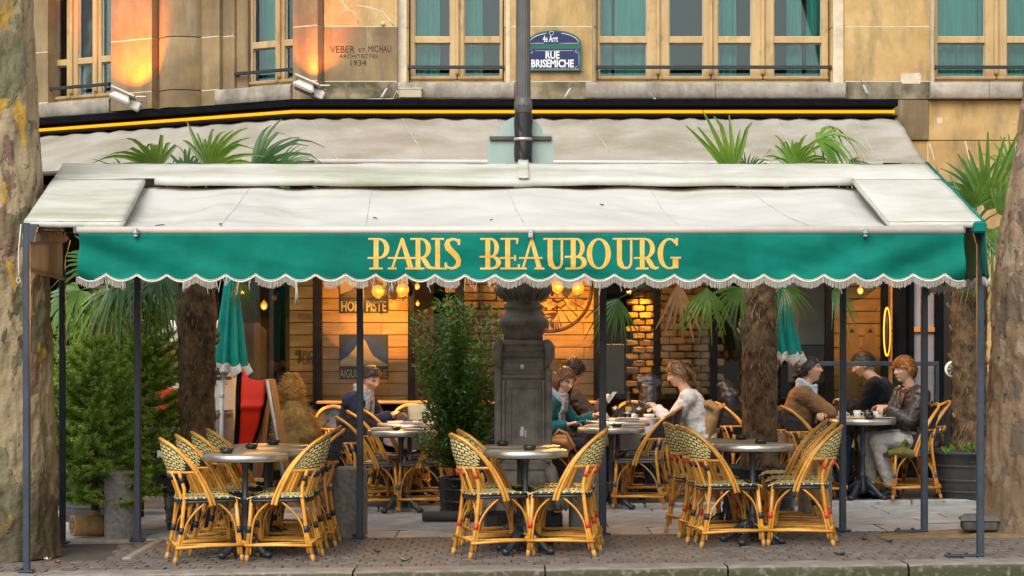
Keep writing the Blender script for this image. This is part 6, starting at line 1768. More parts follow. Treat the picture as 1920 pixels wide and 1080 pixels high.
def place(key, px, d, deg, label, group, tilt=0):
    x = PX(px, d); z = gz(x) + (.035 if d > 18.3 else 0)
    o = proto[key] if key not in usedp else copy_tree(proto[key])
    usedp.add(key)
    o.location = (x, d, z); o.rotation_euler = (0, -math.atan(.0135) * (1 if abs(deg) < 90 else -1), R(deg)); o['label'] = label; o['group'] = group
    return o
G1, G2, G3, G4, G5, G6 = ('rattan chairs of the left front group', 'rattan chairs of the centre front group', 'rattan chairs of the right front group', 'rattan chairs around the back left tables', 'rattan chairs around the back centre tables', 'rattan chairs around the back right table')
place(('y', 'k'), 388, 14.22, 18, 'yellow woven rattan chair left of the left front table, nearest the kerb', G1)
place(('y', 'k'), 414, 14.76, 18, 'second yellow woven rattan chair in the left row of the left table group', G1)
place(('y', 'k'), 440, 15.28, 19, 'third yellow woven rattan chair in the left row of the left table group', G1)
place(('y', 'k'), 466, 15.82, 19, 'rearmost rattan chair in the left row of the left table group', G1)
place(('y', 'k'), 530, 14.22, 175, 'yellow woven rattan chair right of the left front table, nearest the kerb', G1)
place(('y', 'k'), 542, 14.72, 177, 'second rattan chair in the right row of the left table group, close behind the nearest', G1)
place(('b', 'k'), 570, 15.22, 180, 'black backed rattan chair by the left bollard, third in its row', G1)
place(('b', 'k'), 566, 15.85, 176, 'rearmost black backed rattan chair in the right row of the left table group', G1)
place(('y', 'r'), 929, 14.28, 20, 'red banded rattan chair left of the centre front table, nearest the kerb', G2)
place(('y', 'k'), 940, 14.92, 16, 'rattan chair close behind the red banded one left of the centre front table', G2)
place(('y', 'r'), 1054, 14.28, 171, 'red banded rattan chair right of the centre front table, nearest the kerb', G2)
place(('y', 'r'), 1061, 14.78, 172, 'red banded rattan chair second in line right of the centre front table', G2)
place(('y', 'k'), 1364, 14.80, 11, 'black banded rattan chair left of the right front table, nearest the kerb', G3)
place(('y', 'r'), 1348, 15.22, 14, 'red banded rattan chair second in the row left of the right front table', G3)
place(('y', 'r'), 1322, 15.75, 17, 'red banded rattan chair third and leftmost of the right table group', G3)
place(('y', 'r'), 1500, 14.80, 168, 'red banded rattan chair right of the right front table, nearest the kerb', G3)
place(('y', 'r'), 1492, 15.30, 172, 'red banded rattan chair second in line right of the right front table', G3)
place(('y', 'k'), 1478, 15.95, 170, 'black banded rattan chair by the right bollard, third in its row', G3)
place(('b', 'g'), 697, 18.22, 15, 'black seated rattan chair left of the back left table, behind the awning post', G4)
place(('b', 'g'), 716, 18.78, 14, 'black seated rattan chair second in line left of the back left tables', G4)
place(('b', 'g'), 742, 19.30, 14, 'black seated rattan chair in front of the man in the dark coat', G4)
place(('b', 'g'), 796, 18.25, 172, 'black seated rattan chair right of the back left table, nearest the street', G4)
place(('b', 'g'), 812, 18.80, 174, 'second black seated rattan chair right of the back left tables', G4)
place(('b', 'k'), 622, 20.25, -88, 'wide backed dark chair against the ledge left of the man in the dark coat', G4)
place(('b', 'k'), 766, 20.2, -92, 'dark chair against the ledge beyond the paper bag', G4)
place(('b', 'g'), 1201, 18.25, 166, 'black seated rattan chair right of the back centre table, nearest the street', G5)
place(('b', 'g'), 1219, 18.85, 170, 'black seated rattan chair close behind the one right of the back centre table', G5)
place(('b', 'g'), 1035, 18.85, 2, 'rattan chair under the woman in glasses beside the pedestal', G5)
place(('b', 'g'), 1185, 20.2, -95, 'dark backed chair with a round cane top behind the beer glasses', G5)
place(('b', 'g'), 1298, 19.25, 181, 'rattan chair under the woman in the white sweater', G5)
place(('b', 'k'), 1402, 19.9, 10, 'rattan chair half hidden behind the right palm trunk', G5)
place(('b', 'g'), 1512, 18.85, 6, 'rattan chair under the woman in the camel coat', G6)
place(('b', 'g'), 1530, 18.42, 10, 'empty rattan chair nearest the street beside the woman in the camel coat', G6)
place(('b', 'g'), 1700, 18.45, 192, 'black backed rattan chair under the red haired woman', G6)
place(('b', 'k'), 1722, 19.15, 186, 'black backed rattan chair behind the red haired woman', G6)
for k_, o_ in proto.items():
    if k_ not in usedp: print('unused proto', k_)

# ------------------------------------------------------------------ ROUND TABLES
m_alu = M('brushed_alu', (0.50, 0.49, 0.46), .3, .15, 6, .1, 90, metal=.85, stretch=(1, 1, 12))
m_ttop = M('table_top_beige', (0.34, 0.26, 0.16), .35, .2, 6, .1, 60, col2=(0.45, 0.36, 0.24), extra=stain(9, (.55, .5, .42), .6, .75, amt=.5))
m_tiron = M('table_cast_iron', (0.022, 0.028, 0.036), .38, .35, 10, .4, 50, spec=.6)
def make_table():
    t = thing('cafe_table', 'x', 'table')
    b = MB(); b.lathe([(.0005, .7325), (.286, .7325), (.288, .731)], 56, caps=False); b.build('tabletop', m_ttop, t, False)
    b = MB(); b.lathe([(.285, .7335), (.297, .7345), (.303, .731), (.303, .692), (.299, .688), (.27, .688)], 56, caps=False); b.build('rim', m_alu, t, False)
    b = MB(); b.lathe([(.001, .690), (.27, .6895), (.10, .680), (.05, .68)], 30, caps=False); b.tube([(-.2, 0, .68), (.2, 0, .68)], (.015, .01), 6); b.tube([(0, -.2, .68), (0, .2, .68)], (.015, .01), 6); b.build('support', m_tiron, t, False)
    b = MB(); b.lathe([(.05, .685), (.032, .67), (.026, .64), (.022, .60), (.021, .44), (.027, .425), (.031, .41), (.027, .395), (.022, .385), (.023, .25), (.03, .235), (.034, .22), (.028, .205), (.032, .17), (.042, .13), (.05, .10), (.045, .07), (.03, .05)], 20); b.build('column', m_tiron, t, False)
    for k in range(4):
        a = PI / 4 + k * PI / 2 + .12; c, s_ = math.cos(a), math.sin(a)
        b = MB()
        def q(r_, z): return (c * r_, s_ * r_, z)
        b.tube([q(.02, .13), q(.07, .135), q(.12, .10), q(.17, .055), q(.21, .032), q(.235, .03)], [(.05, .02), (.038, .024), (.03, .024), (.024, .024), (.022, .028), (.014, .02)], 9)
        b.sphere(q(.225, .028), (.034, .034, .026), 10, 7)
        b.tube([q(.05, .085), q(.09, .075), q(.13, .045)], .014, 7)
        b.build('foot', m_tiron, t, False)
    return t
tp = make_table()
TABLES = []
def table(px, d, label, first=[True], rot=0):
    x = PX(px, d); z = gz(x) + (.035 if d > 18.3 else 0)
    o = tp if first[0] else copy_tree(tp); first[0] = False
    o.location = (x, d, z); o.rotation_euler = (0, 0, rot); o['label'] = label; o['group'] = 'round metal rimmed cafe tables'
    TABLES.append((x, d, z + .7335)); return (x, d, z + .7335)
tL1 = table(460, 14.42, 'round metal rimmed table of the left group, nearest the kerb')
tL2 = table(500, 15.05, 'round metal rimmed table of the left group, second from the kerb', rot=.3)
tL3 = table(506, 15.68, 'round metal rimmed table of the left group, farthest from the kerb', rot=.1)
tC1 = table(985, 14.42, 'round metal rimmed table in front of the lamp pedestal, nearest the kerb')
tC2 = table(975, 15.05, 'round metal rimmed table touching the pedestal, behind the centre front table', rot=.5)
tR1 = table(1411, 14.9, 'round metal rimmed table of the right front group, nearest the kerb', rot=.2)
tR2 = table(1362, 15.52, 'round metal rimmed table of the right front group, behind the nearest', rot=.6)
tB1 = table(752, 18.15, 'round table with menus near the man in the dark coat, nearest the street')
tB2 = table(768, 18.78, 'round table with menus near the man in the dark coat, middle one', rot=.3)
tB3 = table(785, 19.4, 'round table in front of the man holding a paper bag')
tM1 = table(1146, 18.2, 'round table with menus right of the woman in glasses, nearest the street')
tM2 = table(1158, 18.82, 'round table with cups right of the woman in glasses, middle one', rot=.4)
tM3 = table(1180, 19.42, 'round table with the beer bottle between the phone users', rot=.2)
tQ1 = table(1617, 18.45, 'round table with cups between the two chatting women, nearest the street')
tQ2 = table(1606, 19.05, 'round table behind the cups between the two chatting women', rot=.5)
# ------------------------------------------------------------------ PEOPLE (seated; local x = the way they face, z = up)
m_skin = M('skin', (0.56, 0.315, 0.20), .5, .06, 6, .05, 150, col2=(0.63, 0.375, 0.25))
m_lip = M('lip', (0.42, 0.13, 0.10), .45, .1, 10); m_eyew = M('eye_white', (.65, .62, .58), .3, .05); m_iris = M('eye_dark', (.02, .012, .008), .2, .1)
def hairmat(name, a, b_): return M(name, a, .5, .3, 4, .35, 90, col2=b_, spec=.3, stretch=(1, 1, .3), bstretch=(1.5, 1.5, .25), bdist=.006)
def cloth(name, col, col2=None, rough=.85, bump=.35, sc_=14, spec=.25, bs=70): return M(name, col, rough, .18, sc_, bump, bs, col2=col2, spec=spec, bdist=.004)
def ik(S_, T_, l1, l2, pole):
    S_, T_, pole = Vector(S_), Vector(T_), Vector(pole)
    d_ = T_ - S_; L_ = min(d_.length, (l1 + l2) * .995); dn = d_.normalized(); T2 = S_ + dn * L_
    a = (l1 * l1 - l2 * l2 + L_ * L_) / (2 * L_); h = math.sqrt(max(0, l1 * l1 - a * a))
    p = (pole - dn * pole.dot(dn)).normalized()
    return S_ + dn * a + p * h, T2
def head_r(az, el):
    """skull and face: radius along a direction, az 0 = front, el = elevation"""
    x, y, z = math.cos(az) * math.cos(el), math.sin(az) * math.cos(el), math.sin(el)
    rx, ry, rz_ = .099, .077, .120
    if z < 0: ry *= 1 - .28 * min(1, -z) ** 1.3; rx *= 1 - .10 * (-z)
    r_ = 1 / math.sqrt((x / rx) ** 2 + (y / ry) ** 2 + (z / rz_) ** 2)
    def g(a0, e0, sa, se): 
        da = (abs(az) - a0) if a0 else az
        return math.exp(-(da / sa) ** 2 - ((el - e0) / se) ** 2)
    r_ += .024 * g(0, -.17, .13, .13) + .012 * g(0, .02, .10, .20)           # nose tip and bridge
    r_ += .006 * g(.30, .34, .35, .13)                                        # brow
    r_ -= .011 * g(.36, .14, .19, .13)                                        # eye sockets
    r_ += .006 * g(.62, -.12, .25, .2)                                        # cheekbones
    r_ += .007 * g(0, -.52, .30, .09) - .004 * g(0, -.40, .2, .05) - .003 * g(0, -.62, .25, .05)
    r_ += .013 * g(0, -.90, .32, .17)                                         # chin
    if math.cos(az) < 0: r_ *= 1 + .05 * (-math.cos(az)) * math.cos(el)
    return r_
def head_pt(az, el, k=1.0, add=0.0):
    r_ = head_r(az, el) * k + add
    return Vector((math.cos(az) * math.cos(el) * r_, math.sin(az) * math.cos(el) * r_, math.sin(el) * r_))
def person(px, d, deg, label, z0=None, lean=.05, slump=0.0, twist=0.0, head=(0, 0, 0), hands=((.3, .1, .8), (.3, -.1, .8)), knees=(.43, .43), feet=(.40, .40), spread=.10, top=None, trousers=None, shoes=None, hair='short', hairm=None,
           scarf=None, collar=None, inner=None, scale=1.0, poles=None, curl=(.9, .9), hairhi=None, bulk=1.0, sleeve=1.0, hdir=None):
    x = PX(px, d); zb = (gz(x) + (.035 if d > 18.3 else 0)) if z0 is None else z0
    t = thing('person', label, 'person', (x, d, zb), R(deg)); t.scale = (scale,) * 3
    tw = Matrix.Rotation(R(twist), 3, 'Z')
    hipc = Vector((-.05, 0, .54)); chest = hipc + Vector((lean * .75, 0, .27)); sh = hipc + Vector((lean * 1.15 + slump * .3, 0, .435 - slump * .2)); nk = sh + Vector((lean * .25 + slump * .5, 0, .05))
    hc = nk + Vector((.035 + slump * .9, 0, .155 - slump * .55))
    HM = Matrix.Rotation(R(head[0]), 3, 'Z') @ Matrix.Rotation(R(head[1]), 3, 'Y') @ Matrix.Rotation(R(head[2]), 3, 'X')
    S_ = [sh + tw @ Vector((0, s * .175, -.03)) for s in (1, -1)]
    EL = []; WR = []
    for i, s in enumerate((1, -1)):
        pole = Vector(poles[i]) if poles else Vector((-.15, s * .6, -1))
        e, w_ = ik(S_[i], hands[i], .285, .255, pole); EL.append(e); WR.append(w_)
    HIP = [hipc + Vector((.0, s * .085, -.02)) for s in (1, -1)]
    KN = [Vector((knees[i], s * (spread + .02), .53)) for i, s in enumerate((1, -1))]
    AN = [Vector((feet[i], s * spread, .09)) for i, s in enumerate((1, -1))]
    def torso(b, g, arms=True, upto=1.0):
        b.tube([hipc + Vector((-.01, 0, -.06)), hipc + Vector((0, 0, .05)), hipc.lerp(chest, .6), chest, sh + Vector((-.01, 0, -.02)), sh + Vector((0, 0, .035))],
               [(.115 + g, .165 + g), (.118 + g, .165 + g), (.112 + g, .15 + g), (.118 + g, .165 + g), (.09 + g, .165 + g), (.055 + g, .085 + g)], 20, up=(1, 0, 0))
        for i in range(2):
            b.sphere(S_[i], .062 + g, 12, 8)
            if arms:
                w2 = EL[i].lerp(WR[i], upto)
                b.tube([sh.lerp(S_[i], .55), S_[i], S_[i].lerp(EL[i], .5), EL[i]], [.055 + g, .055 + g, .047 + g, .042 + g], 12); b.sphere(EL[i], .042 + g, 10, 7)
                b.tube([EL[i], EL[i].lerp(w2, .4), w2], [.043 + g, .040 + g, .028 + g], 12)
    body = MB(); torso(body, 0)
    for i in range(2):
        body.tube([HIP[i], HIP[i].lerp(KN[i], .5), KN[i]], [.085, .072, .054], 12); body.sphere(KN[i], .054, 10, 7)
        body.tube([KN[i], KN[i].lerp(AN[i], .35), AN[i]], [.052, .054, .036], 12)
        body.tube([AN[i] + Vector((-.05, 0, -.05)), AN[i] + Vector((.05, 0, -.05)), AN[i] + Vector((.16, 0, -.065))], [.035, .04, .025], 10)
    body.tube([sh + Vector((-.01, 0, .0)), nk, hc + Vector((-.02, 0, -.06))], [.06, .052, .052], 14)
    # hands: a palm, four unequal bent fingers and a thumb from the side of the palm
    for i, s in enumerate((1, -1)):
        dr = (WR[i] - EL[i]).normalized()
        if hdir and hdir[i]: dr = Vector(hdir[i]).normalized()
        side = dr.cross(Vector((0, 0, 1))); side = side.normalized() if side.length > .1 else Vector((0, 1, 0))
        nrm = side.cross(dr).normalized()                   # back of the hand
        wr = WR[i]; pc = wr + dr * .045
        body.tube([wr - dr * .02, wr + dr * .01, wr + dr * .05, wr + dr * .085], [(.022, .028), (.017, .032), (.016, .040), (.012, .036)], 12, up=nrm)
        for k in range(4):
            o_ = (k - 1.5) * .0185; ln = (.062, .072, .068, .054)[k]; c = curl[i]
            p = wr + dr * .085 + side * o_; pts = [p - dr * .03, p]; ang = 0; q = p
            for seg, fr_ in enumerate((.42, .32, .26)):
                ang += c * (.55, .7, .5)[seg]
                q = q + (dr * math.cos(ang) - nrm * math.sin(ang)) * ln * fr_ * 1.2; pts.append(q)
            body.tube(pts, [.0088, .0088, .0082, .0076, .006], 8)
        ts = -s
        p = wr + dr * .025 + side * (.026 * (1 if (side * ts).length else 1)) * (-s if side.y * s > 0 else s) * (1)
        inward = side * (-1 if side.y * s > 0 else 1)
        p = wr + dr * .02 + inward * .022
        body.tube([p, p + dr * .028 + inward * .024 - nrm * .008, p + dr * .055 + inward * .026 - nrm * .02, p + dr * .075 + inward * .018 - nrm * .028], [.013, .0115, .0095, .007], 8)
    hb = MB(); hb.grid(lambda u, v: head_pt(-PI + 2 * PI * u, -PI / 2 + PI * v), 56, 44, True, 0, True)
    for s in (1, -1): hb.sphere((-.005, s * .079, -.002), (.020, .009, .033), 10, 8, rot=Matrix.Rotation(.25 * s, 3, 'Z'))
    body.add([HM @ Vector(v) + hc for v in hb.v], hb.f, True)
    remesh_obj(body, 'body', m_skin, t, .0055, 2)
    def H_(v): return HM @ Vector(v) + hc
    for s in (1, -1):
        e = head_pt(s * .36, .13, 1, -.004)
        b = MB(); b.sphere(H_(e), .0105, 10, 7); eo = b.build('eye', m_eyew, t, False)
        b = MB(); b.sphere(H_(e + Vector((.0065, s * .0005, -.001 if head[1] < 15 else -.003))), .0058, 8, 6); b.build('iris', m_iris, eo, False)
        b = MB(); b.tube([H_(head_pt(s * (.18 + .1 * k), .165 + .03 * math.sin(k * .9) , 1, .001)) for k in range(5)], [(.003, .002)] * 5, 5); b.build('eyelid', m_skin, eo, False)
        b = MB(); b.tube([H_(head_pt(s * (.17 + .1 * k), .31 + .035 * math.sin(k * .75), 1, .001)) for k in range(5)], [.0026, .0035, .0035, .003, .0015], 6); b.build('eyebrow', hairm, t, False)
    b = MB(); b.tube([H_(head_pt(-.24 + .08 * k, -.50 - .02 * math.cos((k - 3) * .5), 1, .0012)) for k in range(7)], [(.001, .002), (.004, .003), (.006, .004), (.006, .004), (.006, .004), (.004, .003), (.001, .002)], 7); b.build('mouth', m_lip, t, False)
    # hair
    rng_ = random.Random(int(px)); sd = rng_.random() * 50
    def line_el(az):
        a = abs(az)
        front = {'bald': .95, 'short': .58, 'crop': .50, 'curly': .46, 'long': .56, 'wavy': .50, 'bun': .60, 'fringe': .30}[hair]
        if hair in ('long', 'wavy', 'bun'): pts = [(0, front), (.6, front - .08), (1.0, .25), (1.4, .0), (1.75, -.5), (PI, -.62)]
        elif hair == 'fringe': pts = [(0, front), (.6, .36), (1.0, .20), (1.35, -.12), (1.75, -.42), (PI, -.6)]
        else: pts = [(0, front), (.7, front), (1.0, .38), (1.35, .12), (1.7, -.25), (PI, -.5)]
        for (a0, e0), (a1, e1) in zip(pts[:-1], pts[1:]):
            if a <= a1: return lerp(e0, e1, (a - a0) / (a1 - a0))
        return pts[-1][1]
    thick = {'bald': .004, 'short': .013, 'crop': .012, 'curly': .034, 'long': .016, 'wavy': .020, 'bun': .009, 'fringe': .019}[hair]
    b = MB()
    def hp(u, v):
        az = -PI + 2 * PI * u; el = -PI / 2 + PI * v
        le = line_el(az) + .05 * nz(az * 4, sd)
        k = max(0, min(1, (el - le) / .16)); k = k * k * (3 - 2 * k)
        c = math.cos(az) * math.cos(el), math.sin(az) * math.cos(el), math.sin(el)
        rough = .35 if hair == 'curly' else .16
        th = thick * (1 + rough * nz(c[0] * 9 + sd, c[1] * 9, c[2] * 9) * 1.6 + (.45 * nz(c[0] * 22, c[1] * 22, c[2] * 22 + sd) if hair == 'curly' else .22 * nz(az * 11, el * 2, sd)))
        if hair == 'fringe' and abs(az) > .4: th *= 1.25
        return H_(head_pt(az, el, 1, lerp(-.02, th, k)))
    b.grid(hp, 90, 60, True, 0, True)
    def strand(pts, r0, r1, n_=9, flat_=1.0):
        m = len(pts); b.tube([H_(p) for p in pts], [((lerp(r0, r1, i / (m - 1)) * flat_), lerp(r0, r1, i / (m - 1))) for i in range(m)], n_)
    if hair == 'long':
        for s in (1, -1):
            for k in range(5): strand([(.0 - .02 * k, s * .078, .06), (.02 - .022 * k, s * .094, -.03), (.022 - .022 * k, s * .092, -.12), (.03 - .02 * k, s * (.082 + .004 * k), -.19 - .01 * (k % 3))], .02, .009)
        for k in range(5): strand([(-.08, (k - 2) * .03, .05), (-.115, (k - 2) * .034, -.05), (-.11, (k - 2) * .036, -.15), (-.105, (k - 2) * .03, -.2)], .024, .012)
    if hair == 'wavy':
        for k in range(7):
            y = (k - 3) * .024; z_ = -.24 - .03 * (k % 3)
            strand([(-.085, y, .05), (-.125 - .01 * (k % 2), y * 1.15, -.03), (-.12, y * 1.1 + .01 * (k % 2), -.11), (-.155, y, -.18), (-.15, y * .8, z_)], .026, .012)
        strand([(-.06, 0, .10), (-.12, 0, .09), (-.14, 0, .03)], .03, .02)
    if hair == 'bun':
        b.sphere(H_((-.125, 0, -.045)), (.042, .04, .042), 14, 10, rot=HM); strand([(-.07, 0, -.02), (-.13, 0, -.05)], .04, .03)
    if hair == 'fringe':
        for k in range(9):
            a = -1.0 + k * .25; strand([head_pt(a * 1.1, .95, 1, .018), head_pt(a, .62, 1, .026), head_pt(a - .1, .30 - .05 * (k % 2), 1, .016)], .016, .004, 7, .7)
    # fine locks lying over the hair so that its outline breaks up
    for i in range(900):
        az = rng_.uniform(-PI, PI); el = math.asin(rng_.uniform(-.55, 1)); le = line_el(az)
        if el < le + .04: continue
        back = {'short': .12, 'curly': .0, 'bun': .35, 'long': .12, 'wavy': .2, 'fringe': .0, 'crop': .1, 'bald': 0}[hair]
        sg_ = 1 if az >= 0 else -1
        if hair == 'curly': q = [(az, el), (az + rng_.uniform(-.12, .12), el + rng_.uniform(-.1, .1)), (az + rng_.uniform(-.2, .2), el + rng_.uniform(-.1, .2))]; lift = (0, .014, .006)
        else: q = [(az, el), (az + sg_ * back * .6, el - .10), (az + sg_ * back, max(le - .08, el - .24))]; lift = (.0, rng_.uniform(.003, .009), .0015)
        pp = [H_(head_pt(a_, e_, 1, thick * 1.04 + lift[k_] + rng_.uniform(0, .003))) for k_, (a_, e_) in enumerate(q)]
        w_ = (pp[2] - pp[0]).cross(pp[1] - hc); w_ = (w_.normalized() if w_.length > 1e-7 else Vector((0, 1, 0))) * rng_.uniform(.002, .0075)
        b.add([pp[0] - w_ * .4, pp[0] + w_ * .4, pp[1] - w_, pp[1] + w_, pp[2]], [(0, 1, 3, 2), (2, 3, 4)], True, 1 if rng_.random() < .45 else 0)
    b.build('hair', [hairm, hairhi or hairm], t, False)
    # clothes
    wr_ = lambda co: .007 * nz(co.x * 12 + sd, co.y * 12, co.z * 22) + .005 * (1 - 2 * abs(nz(co.x * 16 + co.z * 14, co.y * 16, co.z * 18 - co.x * 8 + sd))) + .003 * nz(co.x * 34, co.y * 30, co.z * 34 + sd)
    if top:
        b = MB(); torso(b, .020 * bulk, True, .93 * sleeve)
        b.tube([sh + Vector((-.01, 0, -.03)), sh + Vector((-.005, 0, .045))], [(.085, .13), (.066, .076)], 16, up=(1, 0, 0))
        b.tube([hipc + Vector((-.01, 0, -.075)), hipc + Vector((0, 0, .05))], [(.14 * bulk, .19 * bulk), (.135 * bulk, .18 * bulk)], 18, up=(1, 0, 0))
        remesh_obj(b, 'top', top, t, .0085, 3, wr_)
    if trousers:
        b = MB()
        b.tube([hipc + Vector((-.02, 0, -.08)), hipc + Vector((0, 0, .04))], [(.125, .175), (.12, .165)], 16, up=(1, 0, 0))
        for i in range(2):
            b.tube([HIP[i], HIP[i].lerp(KN[i], .5), KN[i]], [.098, .086, .070], 12); b.sphere(KN[i], .070, 12, 8)
            b.tube([KN[i], KN[i].lerp(AN[i], .4), AN[i] + Vector((0, 0, .03))], [.068, .068, .060], 12)
        remesh_obj(b, 'trousers', trousers, t, .010, 3, wr_)
    for i in range(2):
        b = MB(); a = AN[i]
        b.tube([a + Vector((-.07, 0, -.045)), a + Vector((-.03, 0, -.035)), a + Vector((.04, 0, -.04)), a + Vector((.12, 0, -.058)), a + Vector((.175, 0, -.066))], [(.03, .034), (.048, .04), (.046, .042), (.03, .042), (.014, .03)], 12, up=(0, 0, 1))
        b.box(a + Vector((.05, 0, -.083)), (.26, .08, .014), None, .006); b.build('shoe', shoes or MATS['weave_black'], t, False)
    if scarf:
        b = MB()
        for k in range(3):
            b.tube([nk + Vector((.085 * math.cos(a_) + .005, .082 * math.sin(a_), -.03 + .028 * k - .035 * math.cos(a_) + .012 * math.sin(3 * a_ + k))) for a_ in (i * 2 * PI / 24 for i in range(25))], [(.024, .019)] * 25, 8, False)
        for s in (1, -1):
            b.tube([nk + Vector((.08, s * .04, -.05)), sh + Vector((.115, s * .05, -.10)), chest + Vector((.145, s * .055, .02)), chest + Vector((.15, s * .06, -.12))], [(.022, .035), (.02, .04), (.018, .042), (.012, .045)], 10, up=(1, 0, 0))
        remesh_obj(b, 'scarf', scarf, t, .007, 2, lambda co: .004 * nz(co.x * 30, co.y * 30, co.z * 40))
    if collar:
        b = MB()
        for s in (1, -1):
            b.tube([nk + Vector((-.06, s * .03, -.01)), nk + Vector((-.02, s * .078, -.015)), nk + Vector((.06, s * .065, -.06)), sh + Vector((.115, s * .035, -.14)), chest + Vector((.14, s * .015, -.02))], [(.012, .03), (.012, .034), (.012, .034), (.010, .026), (.006, .008)], 9, up=(1, 0, 0))
        b.build('collar', collar, t, False)
    if inner:
        b = MB(); b.tube([nk + Vector((.02, 0, -.06)), sh + Vector((.085, 0, -.09)), chest + Vector((.135, 0, .0))], [(.03, .05), (.022, .04), (.014, .012)], 12, up=(1, 0, 0)); b.build('shirt', inner, t, False)
    return dict(root=t, wrist=WR, hc=hc, H=H_, sh=sh, chest=chest, HM=HM)
def world_of(p, v): 
    t = p['root']; return Matrix.Translation(t.location) @ Matrix.Rotation(t.rotation_euler.z, 4, 'Z') @ Matrix.Scale(t.scale.x, 4) @ Vector(v)

m_navy = cloth('navy_coat', (.012, .016, .034), (.022, .028, .052)); m_gscarf = cloth('grey_scarf', (.20, .20, .22), (.32, .32, .34), sc_=40)
m_jean = cloth('blue_jeans', (.022, .05, .12), (.04, .085, .18)); m_dkpants = cloth('dark_trousers', (.014, .015, .02)); m_teal = cloth('teal_jacket', (.006, .075, .085), (.01, .12, .12), .55); m_denim = cloth('dark_denim', (.028, .05, .075), (.045, .075, .10))
m_dkbrown = cloth('dark_brown_jacket', (.045, .025, .018), (.075, .042, .03)); m_wool = cloth('white_sweater', (.52, .48, .44), (.64, .60, .56), .95, .5, 20); m_camel = cloth('camel_coat', (.21, .11, .05), (.28, .155, .075), .95, .4)
m_bscarf = cloth('light_blue_scarf', (.32, .40, .50), (.48, .56, .64), .9, .5, 30); m_leath = M('dark_leather', (.028, .021, .018), .38, .3, 8, .4, 40, col2=(.05, .038, .032)); m_dgreen = cloth('dark_green_shirt', (.008, .03, .022)); m_white = cloth('off_white_trousers', (.50, .47, .43), (.60, .57, .53))
hb_dark = hairmat('dark_hair', (.012, .008, .006), (.035, .022, .015)); hb_auburn = hairmat('auburn_hair', (.055, .018, .008), (.13, .05, .022)); hb_brown = hairmat('brown_hair', (.06, .028, .012), (.15, .075, .032)); hb_gin = hairmat('ginger_hair', (.15, .045, .009), (.32, .115, .026)); hb_blk = hairmat('black_hair', (.007, .006, .006), (.022, .018, .018))

hi_dark = hairmat('dark_hair_light', (.05, .03, .02), (.09, .055, .035)); hi_aub = hairmat('auburn_hair_light', (.17, .065, .028), (.26, .11, .05)); hi_brown = hairmat('brown_hair_light', (.20, .10, .045), (.30, .17, .08)); hi_gin = hairmat('ginger_hair_light', (.36, .14, .03), (.48, .21, .055)); hi_blk = hairmat('black_hair_light', (.03, .026, .025), (.055, .045, .042))
p1 = person(668, 19.65, -24, 'man with short dark hair, navy coat and grey scarf looking down at his phone', lean=.06, slump=.05, head=(-22, 26, 0), hands=((.34, .10, .79), (.40, -.01, .795)), top=m_navy, trousers=m_dkpants, hair='short', hairm=hb_dark, hairhi=hi_dark, scarf=m_gscarf, bulk=1.35, hdir=(None, (.8, .35, .3)))
p2 = person(1020, 18.95, -18, 'woman in glasses with long auburn hair and a teal jacket, holding a phone', lean=.11, slump=.04, head=(-34, 22, 0), hands=((.46, .19, .815), (.30, -.20, .74)), top=m_teal, trousers=m_dkpants, hair='long', hairm=hb_auburn, hairhi=hi_aub, scarf=m_gscarf, bulk=1.2, scale=.965, hdir=(None, (.8, .25, .2)))
p3 = person(1056, 19.75, 28, 'man with dark curly hair and a dark brown jacket behind the woman in glasses', lean=.05, slump=.03, head=(14, 8, 0), hands=((.30, .12, .80), (.36, -.16, .90)), top=m_dkbrown, trousers=m_dkpants, hair='curly', hairm=hb_dark, hairhi=hi_dark, bulk=1.25)
p4 = person(1302, 19.1, 172, 'woman with wavy brown hair in a white sweater looking at her phone, facing left', lean=.08, slump=.03, head=(6, 16, 0), hands=((.36, .02, .84), (.34, -.05, .80)), top=m_wool, trousers=m_jean, hair='wavy', hairm=hb_brown, hairhi=hi_brown, bulk=1.15, scale=.99)
p5 = person(1496, 18.95, -8, 'woman with black hair tied back, light blue scarf and camel coat, facing right', lean=.09, slump=.0, head=(-6, -6, 0), hands=((.22, -.14, .77), (.22, .13, .80)), poles=((.7, .8, -.6), (.9, -.75, -.5)), top=m_camel, trousers=m_jean, hair='bun', hairm=hb_blk, hairhi=hi_blk, scarf=m_bscarf, bulk=1.5, curl=(1.1, 1.1))
p6 = person(1712, 18.7, 197, 'smiling woman with short ginger hair, black leather jacket and pale trousers, facing left', lean=.05, slump=.02, head=(10, 4, 0), hands=((.30, .05, .83), (.30, .0, .82)), top=m_leath, trousers=m_white, shoes=M('shoe_black', (.012, .012, .012), .35), hair='fringe', hairm=hb_gin, hairhi=hi_gin, collar=m_leath, inner=m_dgreen, bulk=1.5, feet=(.28, .34), hdir=((.55, -.6, .1), (.6, .6, .1)))
p7 = person(1648, 20.1, 160, 'dark haired person in a navy coat seated behind the glass screen, head bowed', lean=.04, slump=.06, head=(14, 22, 0), hands=((.30, .1, .78), (.32, -.1, .78)), top=m_navy, trousers=m_dkpants, hair='short', hairm=hb_blk, hairhi=hi_blk, bulk=1.5, scale=1.06)
